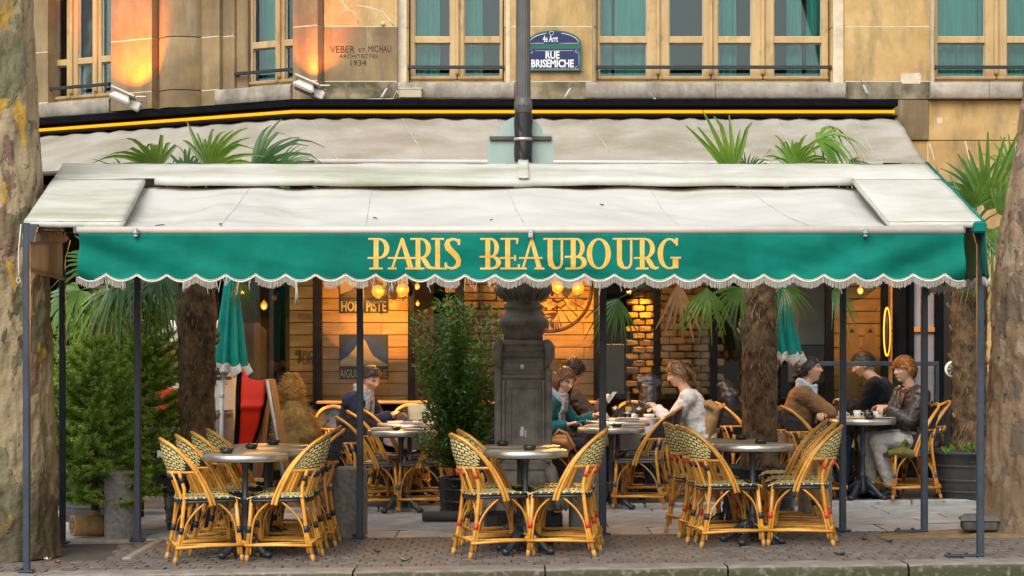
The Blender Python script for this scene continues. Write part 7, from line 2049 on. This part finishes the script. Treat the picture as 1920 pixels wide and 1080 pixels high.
# the woman's spectacles and sleeve of denim
m_wire = M('silver_wire', (.45, .42, .38), .3, .1, metal=.7)
b = MB()
for s in (1, -1):
    c = head_pt(s * .36, .11, 1, .016)
    b.tube([p2['H'](c + Vector((0, .021 * math.cos(a), .015 * math.sin(a)))) for a in (i * PI / 8 for i in range(17))], .0018, 5, False)
    b.tube([p2['H'](c + Vector((0, s * .021, .004))), p2['H'](Vector((.03, s * .082, .018))), p2['H'](Vector((-.01, s * .084, .01)))], .0016, 5)
b.tube([p2['H'](head_pt(-.15, .12, 1, .018)), p2['H'](head_pt(0, .14, 1, .012)), p2['H'](head_pt(.15, .12, 1, .018))], .0016, 5)
b.build('spectacles', m_wire, p2['root'], False)
b = MB(); b.sphere(p2['H'](Vector((-.005, -.092, -.05))), .006, 8, 6); b.tube([p2['H'](Vector((-.005, -.09, -.03))), p2['H'](Vector((-.005, -.092, -.05)))], .001, 4); b.build('earring', m_wire, p2['root'], False)
b = MB(); b.sphere(p4['H'](Vector((-.005, .088, -.05))), (.006, .004, .012), 8, 6); b.build('earring', m_wire, p4['root'], False)
# red lining of the man's jacket
b = MB(); b.tube([p3['sh'] + Vector((.11, -.07, -.10)), p3['chest'] + Vector((.145, -.09, -.02)), p3['chest'] + Vector((.15, -.10, -.14))], [(.012, .03), (.012, .035), (.01, .03)], 8, up=(1, 0, 0)); b.build('red_lining', M('red_cloth', (.42, .03, .015), .8), p3['root'], False)
# phones held in the hands
m_phone = M('phone_black', (.012, .012, .014), .15, .2); m_screen = emit('phone_screen', (.5, .6, .65), .35, (.02, .02, .02)); m_tcase = M('phone_teal_case', (.0, .20, .19), .4, .1)
def phone(p, hand, off, ang, label, mat):
    w_ = Vector(p['wrist'][hand]) + Vector(off); c = world_of(p, w_)
    t = thing('phone', label, 'phone', tuple(c), p['root'].rotation_euler.z, 'phones held at the tables')
    m = Matrix.Rotation(R(ang), 3, 'Y')
    b = MB(); b.box((0, 0, 0), (.15, .074, .009), m, .003); b.build('case', mat, t, False)
    b = MB(); b.box(m @ Vector((0, 0, .0052)), (.138, .066, .0012), m, 0); b.build('screen', m_screen, t, False)
phone(p1, 1, (.09, .02, .035), -38, 'dark phone held by the man in the navy coat', m_phone)
phone(p2, 1, (.115, .03, .028), -14, 'teal phone held by the woman in glasses', m_tcase)
phone(p3, 1, (.10, .02, .03), -50, 'dark phone held by the curly haired man', m_phone)
phone(p4, 0, (.11, -.02, .035), -28, 'dark phone held by the woman in the white sweater', m_phone)
# ------------------------------------------------------------------ THINGS ON THE TABLES
m_ash = M('ashtray_black', (0.02, 0.02, 0.021), .35, .2, 20); m_china = M('white_china', (.72, .70, .66), .2, .05, 5); m_paper = M('menu_paper', (.60, .56, .48), .8, .1, 8); m_board = M('menu_board', (.14, .075, .04), .6, .3, 10)
m_clear = glass('drink_glass', (.9, .9, .88), 1.4, .03); m_beer = M('beer', (.30, .11, .02), .2, .2, 5); m_bottle = M('bottle_brown', (.035, .018, .008), .1, .2, 5, coat=.5); m_wcloth = M('white_tablecloth', (.62, .62, .63), .85, .06, 6, .3, 60)
ash = None
def on(tb, dx, dy): return (tb[0] + dx, tb[1] + dy, tb[2])
def ashtray(tb, dx, dy, label):
    global ash
    if ash is None:
        ash = thing('ashtray', 'x', 'ashtray')
        b = MB(); b.lathe([(.001, .0), (.036, .0), (.044, .012), (.047, .032), (.043, .034), (.037, .014), (.001, .010)], 28); b.build('dish', m_ash, ash, False)
        for a in (0, 2.1, 4.2):
            b = MB(); b.box((.045 * math.cos(a), .045 * math.sin(a), .034), (.012, .012, .008), rz3(a), .002); b.build('rest', m_ash, ash, False)
        o = ash
    else: o = copy_tree(ash)
    o.location = on(tb, dx, dy); o['label'] = label; o['group'] = 'black ashtrays'; return o
ashtray(tL1, -.14, .05, 'black ashtray on the nearest table of the left group'); ashtray(tL2, -.12, .05, 'black ashtray on the second table of the left group'); ashtray(tL3, .02, .08, 'black ashtray on the farthest table of the left group')
ashtray(tC1, .03, -.03, 'black ashtray on the centre front table'); ashtray(tC2, -.13, .0, 'black ashtray on the table against the lamp pedestal')
ashtray(tR1, .06, .0, 'black ashtray on the nearest table of the right group'); ashtray(tR2, .12, .06, 'black ashtray on the second table of the right group')
ashtray(tB1, -.05, .0, 'black ashtray between the menus of the back left front table'); ashtray(tB2, -.02, .05, 'black ashtray on the middle back left table'); ashtray(tB2, .12, .1, 'black ashtray right of another on the middle back left table'); ashtray(tM1, .05, .0, 'black ashtray on the back centre table nearest the street'); ashtray(tQ1, .05, -.1, 'black ashtray among the cups of the two chatting women')
def menu(tb, dx, dy, rot, label, n=2):
    t = thing('menu_stack', label, 'menu', on(tb, dx, dy), rot, 'menus lying on the tables')
    for k in range(n):
        b = MB(); b.box((.004 * k, .003 * k, .004 + .008 * k), (.21, .15, .007), rz3(.06 * k), .001); b.build('menu_board', m_board if k % 2 == 0 else m_paper, t, False)
    b = MB(); b.box((.01, .0, .006 + .008 * n), (.19, .13, .003), rz3(-.04), .0005); b.build('menu_sheet', m_paper, t, False)
menu(tB1, -.17, .02, .1, 'brown menu with paper left of the ashtray on the back left front table'); menu(tB1, .13, .0, -.1, 'menu papers right of the ashtray on the back left front table', 1); menu(tB2, .02, -.12, .05, 'menus lying on the middle back left table', 2)
menu(tM1, -.13, .02, .1, 'brown menu left of the ashtray on the back centre front table'); menu(tM1, .2, .02, -.08, 'menu papers right of the ashtray on the back centre front table', 3); menu(tM2, .08, -.1, .04, 'brown menus on the middle back centre table', 3); menu(tQ1, .19, .04, .06, 'dark menu at the right end of the chatting women table', 1)
cupp = None
def cup(tb, dx, dy, label, r_=.036, h=.055, kind='cup'):
    t = thing('coffee_cup', label, 'cup', on(tb, dx, dy), random.uniform(-.5, .5), 'white cups and bowls on the tables')
    b = MB(); b.lathe([(.001, .006), (r_ * .6, .006), (r_ * .85, h * .35), (r_, h), (r_ * .93, h), (r_ * .78, h * .4), (.001, .014)], 28); b.build('cup', m_china, t, False)
    if kind == 'cup':
        b = MB(); b.lathe([(.001, .0), (.045, .001), (.062, .009), (.060, .011), (.04, .005), (.001, .005)], 28); b.build('saucer', m_china, t, False)
        b = MB(); b.tube([(r_ * .9, 0, h * .8), (r_ + .018, 0, h * .75), (r_ + .02, 0, h * .45), (r_ * .8, 0, h * .3)], .004, 6); b.build('handle', m_china, t, False)
        b = MB(); b.lathe([(.001, h * .85), (r_ * .9, h * .85)], 20, caps=False); b.build('coffee', M('coffee', (.05, .022, .01), .2), t, False)
cup(tM2, -.13, .0, 'white cup and saucer near the hand of the woman in glasses'); cup(tM3, .19, .0, 'wide white bowl near the woman in the white sweater', .058, .04, 'bowl'); cup(tM3, .02, -.16, 'white cup left of the white bowl on the far centre table', .034, .05)
cup(tQ1, -.03, .1, 'tall white cup near the awning post on the chatting women table', .036, .075); cup(tQ1, .16, .1, 'big white cup before the red haired woman', .048, .068); cup(tQ1, -.15, .12, 'white cup at the left end of the chatting women table', .03, .06)
def tumbler(tb, dx, dy, label, r_=.033, h=.085, drink=None, zz=0):
    t = thing('drinking_glass', label, 'glass', on(tb, dx, dy), 0, 'glasses on the tables')
    b = MB(); b.lathe([(.001, .004), (r_ * .8, .004), (r_, h), (r_ * .94, h), (r_ * .74, .01), (.001, .01)], 24); b.build('glass', m_clear, t, False)
    b = MB(); b.lathe([(.001, .011), (r_ * .72, .011), (r_ * .88, h * .7), (.001, h * .7)], 20); b.build('drink', drink or M('water', (.35, .36, .36), .1, .05), t, False)
    if drink: b = MB(); b.lathe([(.001, h * .7), (r_ * .88, h * .7), (r_ * .92, h * .86), (.001, h * .87)], 20); b.build('foam', M('beer_foam', (.55, .46, .32), .8), t, False)
tumbler(tQ1, .05, .02, 'small clear glass between the white cups of the chatting women'); tumbler(tM3, -.13, .06, 'beer glass left of the brown bottle', .036, .12, m_beer); tumbler(tM3, .1, .1, 'beer glass right of the brown bottle', .036, .11, m_beer); tumbler(tB3, .06, -.05, 'clear glass in front of the paper bag', .03, .09); tumbler(tM2, .1, .12, 'dark tumbler on the middle back centre table', .04, .085, M('cola', (.02, .01, .006), .2))
t = thing('beer_bottle', 'dark brown beer bottle between two beer glasses', 'bottle', on(tM3, .0, .1), 0)
b = MB(); b.lathe([(.001, 0), (.029, 0), (.030, .01), (.030, .13), (.026, .155), (.014, .185), (.0125, .235), (.015, .24), (.015, .25), (.001, .25)], 24); b.build('glass_body', m_bottle, t, False)
b = MB(); b.lathe([(.0306, .045), (.0306, .11)], 24, caps=False); b.build('paper_label', M('bottle_label', (.38, .25, .06), .7), t, False)
t = thing('pepper_mill', 'small dark and white shaker near the sleeve of the camel coat', 'shaker', on(tQ1, -.2, .02), 0)
b = MB(); b.lathe([(.001, 0), (.02, 0), (.018, .06), (.02, .075), (.001, .085)], 18); b.build('shaker_body', m_china, t, False)
b = MB(); b.lathe([(.019, .072), (.021, .075), (.018, .095), (.001, .10)], 18); b.build('cap', m_ash, t, False)
# paper bag standing on the far left table
t = thing('paper_bag', 'cream paper bag standing open on the table by the man in the dark coat', 'bag', on(tB3, .03, .1), .12)
b = MB()
def bagf(u, v):
    a = 2 * PI * u; c, s_ = math.cos(a), math.sin(a); d_ = (abs(c) ** 6 + abs(s_) ** 6) ** (1 / 6); k = lerp(.9, 1.08, v)
    return Vector((c / d_ * .135 * k + .006 * nz(a, v * 4), s_ / d_ * .055 * (k if v < .8 else k * .9) + .006 * nz(a * 2, v * 5), v * (.155 + .006 * math.sin(3 * a))))
b.grid(bagf, 48, 10, True, 0, True); o = b.build('bag_wall', M('cream_paper', (.50, .43, .26), .8, .1, 6, .3, 40), t, False); solidify(o, .002)
b = MB(); b.box((0, 0, .003), (.22, .09, .004)); b.build('bag_base', MATS['cream_paper'], t, False)
# white cloths hanging from two tables
def hang(tb, a0, a1, drop, label):
    b = MB()
    def f(u, v):
        a = R(lerp(a0, a1, u)); 
        if v < .3: r_ = lerp(.02, .312, v / .3); z = .004
        else: k = (v - .3) / .7; r_ = .312 + .05 * k + .012 * math.sin(a * 7) * k; z = .004 - drop * k * (.75 + .25 * math.sin(PI * u))
        return Vector((tb[0] + r_ * math.cos(a), tb[1] + r_ * math.sin(a), tb[2] + z))
    b.grid(f, 40, 20); o = b.build('tablecloth', m_wcloth); solidify(o, .002)
    tag(o, label, 'tablecloth', 'white cloths hanging from the back tables')
hang(tM3, -150, 10, .30, 'white cloth hanging from the far table left of the woman in the white sweater'); hang(tB3, -160, -20, .26, 'white cloth hanging from the far table by the man in the dark coat')

# ------------------------------------------------------------------ BAGS AND COATS
def blob_thing(name, label, cat, mat, shapes, voxel=.01, disp=None, parts=(), loc=None):
    """shapes: tubes in world space, joined into one soft body"""
    c = loc or Vector(shapes[0][0][0])
    t = thing(name, label, cat, tuple(c)); b = MB()
    for pts, rad in shapes: b.tube(pts, rad, 14)
    remesh_obj(b, 'body', mat, t, voxel, 3, disp, True)
    return t
def W(px, py, d): return P(px, py, d)
fold = lambda co: .008 * nz(co.x * 11, co.y * 11, co.z * 13) + .004 * nz(co.x * 27, co.y * 27, co.z * 30)
m_tan = M('tan_leather', (.42, .17, .045), .5, .2, 8, .4, 50, col2=(.52, .24, .075)); m_coat = cloth('beige_coat', (.27, .15, .06), (.36, .21, .095), .9, .4)
t = blob_thing('handbag', 'orange tan slouchy bag on the lap of the woman in glasses', 'bag', m_tan, [([W(1035, 824, 18.62), W(1060, 828, 18.62), W(1072, 842, 18.62)], [(.05, .09), (.07, .12), (.05, .08)]), ([W(1040, 845, 18.62), W(1066, 848, 18.62)], [(.045, .08), (.05, .07)])], .008, fold)
b = MB(); b.tube([W(1038, 818, 18.52), W(1048, 806, 18.5), W(1062, 812, 18.5), W(1074, 835, 18.52), W(1082, 850, 18.55)], .012, 7); b.build('strap', m_tan, t)
t = blob_thing('coat', 'beige hooded coat hung over the chair of the woman in the white sweater', 'coat', m_coat,
     [([W(1322, 765, 19.15), W(1328, 790, 19.1), W(1318, 825, 19.1), W(1306, 870, 19.1)], [(.06, .10), (.09, .16), (.10, .20), (.08, .19)]), ([W(1312, 762, 19.1), W(1330, 758, 19.05), W(1342, 768, 19.05), W(1340, 790, 19.05)], [(.035, .07), (.05, .10), (.05, .11), (.03, .08)]), ([W(1300, 850, 19.0), W(1284, 870, 19.0), W(1268, 880, 19.0)], [(.06, .1), (.05, .08), (.03, .05)]), ([W(1302, 880, 19), W(1300, 925, 19)], [(.06, .14), (.03, .08)])], .01, fold)
b = MB(); b.box(W(1312, 803, 18.86), (.045, .004, .065), Matrix.Rotation(.35, 3, 'Y'), .001); b.build('care_label', m_ewhite, t)
m_blkcoat = M('black_puffer', (.008, .008, .011), .42, .3, 8, .4, 30)
blob_thing('coat', 'black shiny jacket hung over a chair left of the woman in the white sweater', 'coat', m_blkcoat, [([W(1195, 718, 20.1), W(1220, 716, 20.1), W(1240, 724, 20.1)], [(.07, .06), (.09, .1), (.06, .08)]), ([W(1218, 720, 20.1), W(1216, 770, 20.1), W(1214, 815, 20.1)], [(.10, .14), (.11, .20), (.10, .19)])], .012, fold)
blob_thing('coat', 'dull black jacket on a chair back just left of the right palm trunk', 'coat', m_blkcoat, [([W(1352, 715, 20.2), W(1366, 740, 20.2), W(1370, 800, 20.2), W(1370, 860, 20.2)], [(.06, .10), (.11, .16), (.12, .2), (.1, .2)])], .012, fold)
m_mossb = M('moss_fabric', (.08, .075, .012), .9, .4, 14, .8, 60, col2=(.17, .15, .03))
t = blob_thing('bag', 'mossy green fabric bag on the seat behind the red haired woman', 'bag', m_mossb, [([W(1664, 850, 18.28), W(1690, 848, 18.28), W(1712, 852, 18.28)], [(.03, .05), (.05, .09), (.04, .07)]), ([W(1692, 838, 18.28), W(1698, 826, 18.28), W(1704, 836, 18.28)], [(.02, .03), (.025, .035), (.02, .03)])], .007, lambda co: .006 * nz(co.x * 40, co.y * 40, co.z * 40))
# sheepskin throws at the dark glass
m_fur = M('sheepskin', (.12, .072, .018), .95, .25, 6, .5, 60, col2=(.27, .175, .05), mix=(.4, .6))
def furry(label, px, py0, py1, d, wpx, lean=0):
    t = thing('sheepskin_throw', label, 'throw', tuple(W(px, py1, d)), group='sheepskin throws by the dark glass')
    b = MB()
    z0, z1 = PZ(py1, d), PZ(py0, d); hw = wpx * d / FPX / 2; x0 = PX(px, d)
    def f(u, v):
        a = 2 * PI * u; k = math.sin(PI * min(.97, .10 + .90 * v)) ** .6 if v > .5 else 1 - .1 * (1 - v * 2)
        r_ = hw * k * (1 + .12 * nz(math.cos(a) * 2, math.sin(a) * 2, v * 4 + px))
        return Vector((x0 + lean * v + r_ * math.cos(a), d + r_ * .7 * math.sin(a), lerp(z0, z1, v)))
    b.grid(f, 40, 26, True, 0, True); b.build('hide', m_fur, t)
    b = MB(); rg = random.Random(int(px))
    for i in range(5200):
        u, v = rg.random(), rg.random() ** .9; p = f(u, v); o_ = Vector((math.cos(2 * PI * u), math.sin(2 * PI * u) * .8, .25)); tg = Vector((rg.uniform(-1, 1), rg.uniform(-1, 1), rg.uniform(-1.2, .4)))
        e = p + o_ * rg.uniform(.02, .055) + tg * .035; w_ = o_.cross(tg).normalized() * .0025
        b.add([p - w_, p + w_, e], [(0, 1, 2)])
    o = b.build('wool', m_fur, t); o['kind'] = 'stuff'
furry('big yellowish sheepskin throw hunched over a seat right of the wooden sandwich board', 556, 752, 880, 19.9, 92)
furry('narrow yellowish sheepskin throw standing behind the bigger one', 543, 700, 790, 20.5, 44, .02)

# ------------------------------------------------------------------ FOLDED PARASOLS
m_pgreen = M('parasol_cloth', (0.0, 0.145, 0.115), .7, .12, 4, .3, 60, col2=(0.01, 0.22, 0.18), spec=.2); m_ppole = M('white_pole', (.78, .79, .80), .35, .06, 5)
def parasol(label, pxb, px_top, py_top, py_bot, rbot_px, pole_px, d):
    top = W(px_top, py_top, d); bot = W(pxb, py_bot, d); rb = rbot_px * d / FPX
    t = thing('parasol', label, 'parasol', (PX(pole_px, d), d, .04), group='folded green parasols')
    ax_ = (bot - top)
    b = MB(); npl = 8
    def f(u, v):
        a = 2 * PI * u; r_ = lerp(.035, rb, v ** .8) * (1 + .34 * math.cos(npl * a + 1.5 * math.sin(v * 2)) * (.3 + .7 * v) + .06 * nz(a * 2, v * 4))
        c = top + ax_ * v + Vector((0, 0, .018 * math.cos(npl * a) * v))
        return c + Vector((r_ * math.cos(a), r_ * math.sin(a) * .9, 0))
    b.grid(f, 128, 26, True, 0, True); o = b.build('cloth', m_pgreen, t); solidify(o, .003)
    b = MB()
    def fr_(u, v):
        p = f(u, 1); c = bot; q = p - c; sc2 = .105 * (1 - .35 * abs(math.sin(npl * PI * u * 2)))
        return p + Vector((q.x * (.06 + .22 * v), q.y * (.06 + .22 * v), .03 - sc2 * v + .006 * nz(u * 90, v)))
    b.grid(fr_, 160, 5, True, 0, True); o = b.build('white_flounce', m_fringe, t); solidify(o, .003)
    b = MB(); b.tube([(PX(pole_px, d), d, .10), (PX(pole_px, d), d, PZ(760, d)), tuple(top)], .019, 12); b.build('pole', m_ppole, t)
    b = MB(); b.lathe([(.024, PZ(745, d)), (.026, PZ(744, d)), (.026, PZ(738, d)), (.021, PZ(737, d))], 14, (PX(pole_px, d), d, 0)); b.build('pole_ring', m_metal, t)
    b = MB(); b.lathe([(.001, .03), (.22, .03), (.23, .05), (.22, .10), (.05, .12), (.03, .2), (.001, .2)], 28, (PX(pole_px, d), d, 0)); b.build('foot', m_gran, t)
parasol('folded green parasol with white flounce right of the left palm trunk', 430, 434, 505, 690, 27, 416, 18.7)
parasol('folded green parasol with white flounce beside the right palm trunk', 1472, 1450, 470, 668, 24, 1449, 18.3)

# ------------------------------------------------------------------ DECOR LEFT OF THE GLASS
# cable car cabin used as decoration
cd_ = 19.5
cab = thing('cable_car_cabin', 'old white and red cable car cabin with dark rounded windows behind the left palm', 'cabin', (PX(375, cd_), cd_, .04))
m_cabw = M('cabin_white', (.52, .49, .44), .4, .1, 4, extra=stain(4, (.25, .17, .11), .6, .72, amt=.6)); m_cabr = M('cabin_red', (.50, .03, .012), .35, .12, 4); m_cabwin = M('cabin_window', (.10, .055, .02), .1, .6, 2.5, col2=(.30, .17, .07))
def cb(x0, x1, y0, y1, dd, th, mat, nm, ch=.02):
    b = MB(); b.box(((PX(x0, dd) + PX(x1, dd)) / 2, dd + th / 2, (PZ(y0, dd) + PZ(y1, dd)) / 2), (PX(x1, dd) - PX(x0, dd), th, PZ(y0, dd) - PZ(y1, dd)), None, ch); return b.build(nm, mat, cab)
cb(292, 436, 600, 880, cd_, .5, m_cabw, 'body', .09)
cb(290, 352, 728, 770, cd_ - .02, .03, m_cabr, 'red_band'); cb(292, 434, 706, 712, cd_ - .012, .02, m_iron, 'trim_strip', .004); cb(352, 434, 768, 800, cd_ - .02, .025, M('cabin_beige', (.30, .25, .19), .5), 'lower_panel')
for (a, c_) in ((296, 346), (352, 428)):
    w_ = cb(a, c_, 640, 703, cd_ - .02, .03, m_iron, 'window_frame', .03)
    b = MB(); b.box(((PX(a + 4, cd_) + PX(c_ - 4, cd_)) / 2, cd_ - .026, PZ(671, cd_)), (PX(c_ - 4, cd_) - PX(a + 4, cd_), .02, PZ(645, cd_) - PZ(698, cd_)), None, .025); b.build('pane', m_cabwin, w_)
cb(304, 348, 686, 694, cd_ - .05, .03, M('navy_bar', (.02, .03, .06), .4), 'window_bar', .006)
for px in (300, 376, 405, 425): 
    b = MB(); b.sphere((PX(px, cd_), cd_ - .015, PZ(720, cd_)), .008, 8, 5); b.build('rivet', m_iron, cab)
# tapered aluminium tub in front of it
td = 18.9
t = thing('metal_tub', 'tapered grey aluminium tub between the palm trunk and the parasol pole', 'tub', (PX(392, td), td, .04))
b = MB(); z1 = PZ(772, td); b.lathe([(.001, 0), (.27, 0), (.27, .02), (.262, .05), (.235, z1 - .10), (.225, z1 - .07), (.235, z1 - .055), (.222, z1 - .04), (.222, z1 - .03), (.23, z1 - .02), (.225, z1 - .02), (.215, z1 - .05), (.001, z1 - .06)], 40); b.build('shell', M('dull_aluminium', (.34, .33, .32), .45, .15, 5, .1, 30, metal=.4), t, False)
b = MB(); b.lathe([(.252, z1 * .36), (.26, z1 * .37), (.26, z1 * .40), (.25, z1 * .41)], 40, caps=False); b.build('hoop', MATS['dull_aluminium'], t, False)
# red curved seat shell leaning beside the parasol
rd = 18.45
t = thing('red_board', 'tall curved red board with black edges leaning right of the left parasol', 'board', (PX(465, rd), rd, .04))
prof = [(447, 900), (452, 835), (459, 790), (463, 760), (464, 730), (463, 695)]
def redf(u, v):
    ys = lerp(900, 693, v)
    L_ = [(900, 442), (835, 447), (780, 450), (735, 451), (700, 453), (690, 453)]; R_ = [(900, 455), (835, 471), (800, 484), (765, 491), (758, 494), (735, 497), (713, 497), (711.5, 470), (705, 463), (690, 455)]
    def ip(T_, y):
        for (a, xa), (c, xc) in zip(T_[:-1], T_[1:]):
            if a >= y >= c: return lerp(xa, xc, (a - y) / max(1e-6, a - c))
        return T_[-1][1]
    xl, xr = ip(L_, ys), ip(R_, ys)
    dd = rd + .10 * v + .05 * math.sin(v * 7) - .03 * math.exp(-((ys - 762) / 8) ** 2)
    return P(lerp(xl, xr, u), ys, dd)
b = MB(); b.grid(redf, 8, 120); o = b.build('red_face', M('red_lacquer', (.60, .022, .004), .6, .1, 4, spec=.2), t); solidify(o, .035, -1)
b = MB(); b.tube([redf(0, i / 30) + Vector((-.02, .012, 0)) for i in range(31)], (.026, .03), 8); b.build('black_edge', m_blkframe, t)
b = MB(); b.tube([redf(1, i / 60) + Vector((.008, .012, 0)) for i in range(0, 53)], (.012, .02), 6); b.build('black_edge', m_blkframe, t)
# wooden sandwich board seen edge on
t = thing('sandwich_board', 'wooden sandwich board standing edge on between the red board and the sheepskin', 'sandwich board', (PX(510, 18.3), 18.3, .04))
for (a, c_, dd, mt, nm) in ((496, 530, 18.3, M('sandwich_wood', (.16, .10, .065), .6, .25, 8, stretch=(6, 6, 1)), 'front_leaf'), (492, 470, 18.55, MATS['sandwich_wood'], 'back_leaf')):
    top = P(a, 712, dd); bot = P(c_, 912, dd); b = MB()
    vs = [];
    for (p, q) in ((top, bot),):
        for s_ in (0, 1):
            for dy in (0, .45):
                vs += [p + Vector((s_ * .045, dy, 0)), q + Vector((s_ * .045, dy, 0))]
    b.add(vs, [(0, 1, 3, 2), (4, 6, 7, 5), (0, 4, 5, 1), (2, 3, 7, 6), (0, 2, 6, 4), (1, 5, 7, 3)]); b.build(nm, mt, t)
top, bot = P(500.5, 713, 18.29), P(536, 912, 18.29); b = MB(); b.tube([top, bot], (.013, .013), 6); b.build('pale_edge', M('pale_edge', (.42, .42, .42), .4, .1, 6), t)

# ------------------------------------------------------------------ GLASS WIND SCREEN, BAIT BOX, PIPE, LITTER
wd_ = 19.75
t = thing('wind_screen', 'black framed glass wind screen behind the two chatting women', 'screen', (PX(1635, wd_), wd_, gz(3) + .035))
zt, zb = PZ(682, wd_), gz(3) + .12
b = MB(); b.box(((PX(1517, wd_) + PX(1760, wd_)) / 2, wd_, zt), (PX(1760, wd_) - PX(1517, wd_), .05, .045), None, .005); b.build('top_rail', m_post, t)
for px in (1519, 1757):
    b = MB(); b.box((PX(px, wd_), wd_, (zt + .02) / 2), (.035, .045, zt - .06), None, .004); b.build('upright', m_post, t)
b = MB(); b.box(((PX(1519, wd_) + PX(1757, wd_)) / 2, wd_, zb), (PX(1755, wd_) - PX(1522, wd_), .04, .05), None, .004); b.build('bottom_rail', m_post, t)
b = MB(); b.box(((PX(1519, wd_) + PX(1757, wd_)) / 2, wd_, (zt + zb) / 2), (PX(1754, wd_) - PX(1523, wd_), .008, zt - zb - .07)); b.build('glass_pane', m_cglass, t)
bdx = 15.35; x = PX(1836, bdx)
t = thing('bait_box', 'small black pest bait box on the sand beside the right tree', 'box', (x, bdx, gz(x) + .03), R(-8))
m_bait = M('bait_plastic', (.035, .035, .036), .55, .25, 12, extra=stain(9, (.13, .11, .085), .5, .7, amt=.7))
b = MB(); b.box((0, 0, .042), (.265, .2, .075), None, .012); b.build('box_body', m_bait, t, False)
b = MB(); b.prism([(-.145, .080), (.145, .080), (.14, .098), (.09, .120), (-.09, .120), (-.14, .098)], lambda a, c, k: Vector((a, .105 - k, c)), .21); b.build('lid', M('bait_lid', (.12, .11, .10), .7, .25, 12), t, False)
b = MB(); b.lathe([(.001, .001), (.024, .001), (.024, .004), (.001, .004)], 18, (-.134, -.02, .045), rot=Matrix.Rotation(-PI / 2, 3, 'Y')); b.build('entry_hole', m_dark, t, False)
xk = PX(838, 17.1)
t = thing('rubber_pipe', 'dark grey pipe lying on the pale slabs left of the lamp pedestal', 'pipe', (xk, 17.1, gz(xk)))
b = MB(); b.tube([(-.21, .0, .045), (-.20, 0, .045), (0, 0, .046), (.35, .0, .045)], [.03, .042, .044, .044], 18); b.build('pipe', M('grey_rubber', (.05, .053, .057), .6, .2, 10), t, False)
b = MB(); b.lathe([(.046, -.01), (.048, 0), (.048, .03), (.046, .04)], 18, (.12, 0, .046), rot=Matrix.Rotation(PI / 2, 3, 'Y')); b.build('coupling', MATS['grey_rubber'], t, False)
for i, (px, py, col, lab, sz) in enumerate(((757, 1054, (.10, .22, .02), 'bright green leaf lying on the setts near the kerb', .045), (1577, 1042, (.06, .035, .02), 'brown dry twig with a leaf on the setts behind the kerb', .05), (88, 1052, (.55, .55, .52), 'white scrap of paper on the setts right of the left corner post', .03), (1668, 1018, (.07, .045, .025), 'dark dry leaf on the setts by the right awning post', .035), (1620, 1014, (.055, .035, .02), 'small dark leaf on the setts between two right posts', .03), (708, 1038, (.05, .032, .02), 'dark leaf on the setts left of the centre chairs', .03), (108, 1057, (.30, .15, .04), 'orange brown leaf on the setts near the left kerb', .03))):
    dd = 1.47 * FPX / (py - HYP); x = PX(px, dd); dd = (1.47 - gz(x)) * FPX / (py - HYP); x = PX(px, dd)
    b = MB(); rg = random.Random(i)
    for k in range(3):
        a = k * 2.1 + i; 
        b.grid(lambda u, v: Vector((math.cos(a) * u * sz - math.sin(a) * (v - .5) * sz * .7 * math.sin(PI * (.08 + .84 * u)), math.sin(a) * u * sz + math.cos(a) * (v - .5) * sz * .7 * math.sin(PI * (.08 + .84 * u)), .006 + .02 * abs(v - .5) + .014 * u * u)), 6, 4)
    o = b.build('fallen_leaf' if i != 2 else 'paper_scrap', M('litter_%s' % ['green', 'twig', 'paper', 'dry', 'dark', 'brown', 'orange'][i], col, .7, .2, 20)); o.location = (x, dd, gz(x)); tag(o, lab, 'leaf' if i != 2 else 'paper', 'litter on the pavement')
# tidy up the scratch scene
if TMPS is not None: bpy.data.scenes.remove(TMPS)
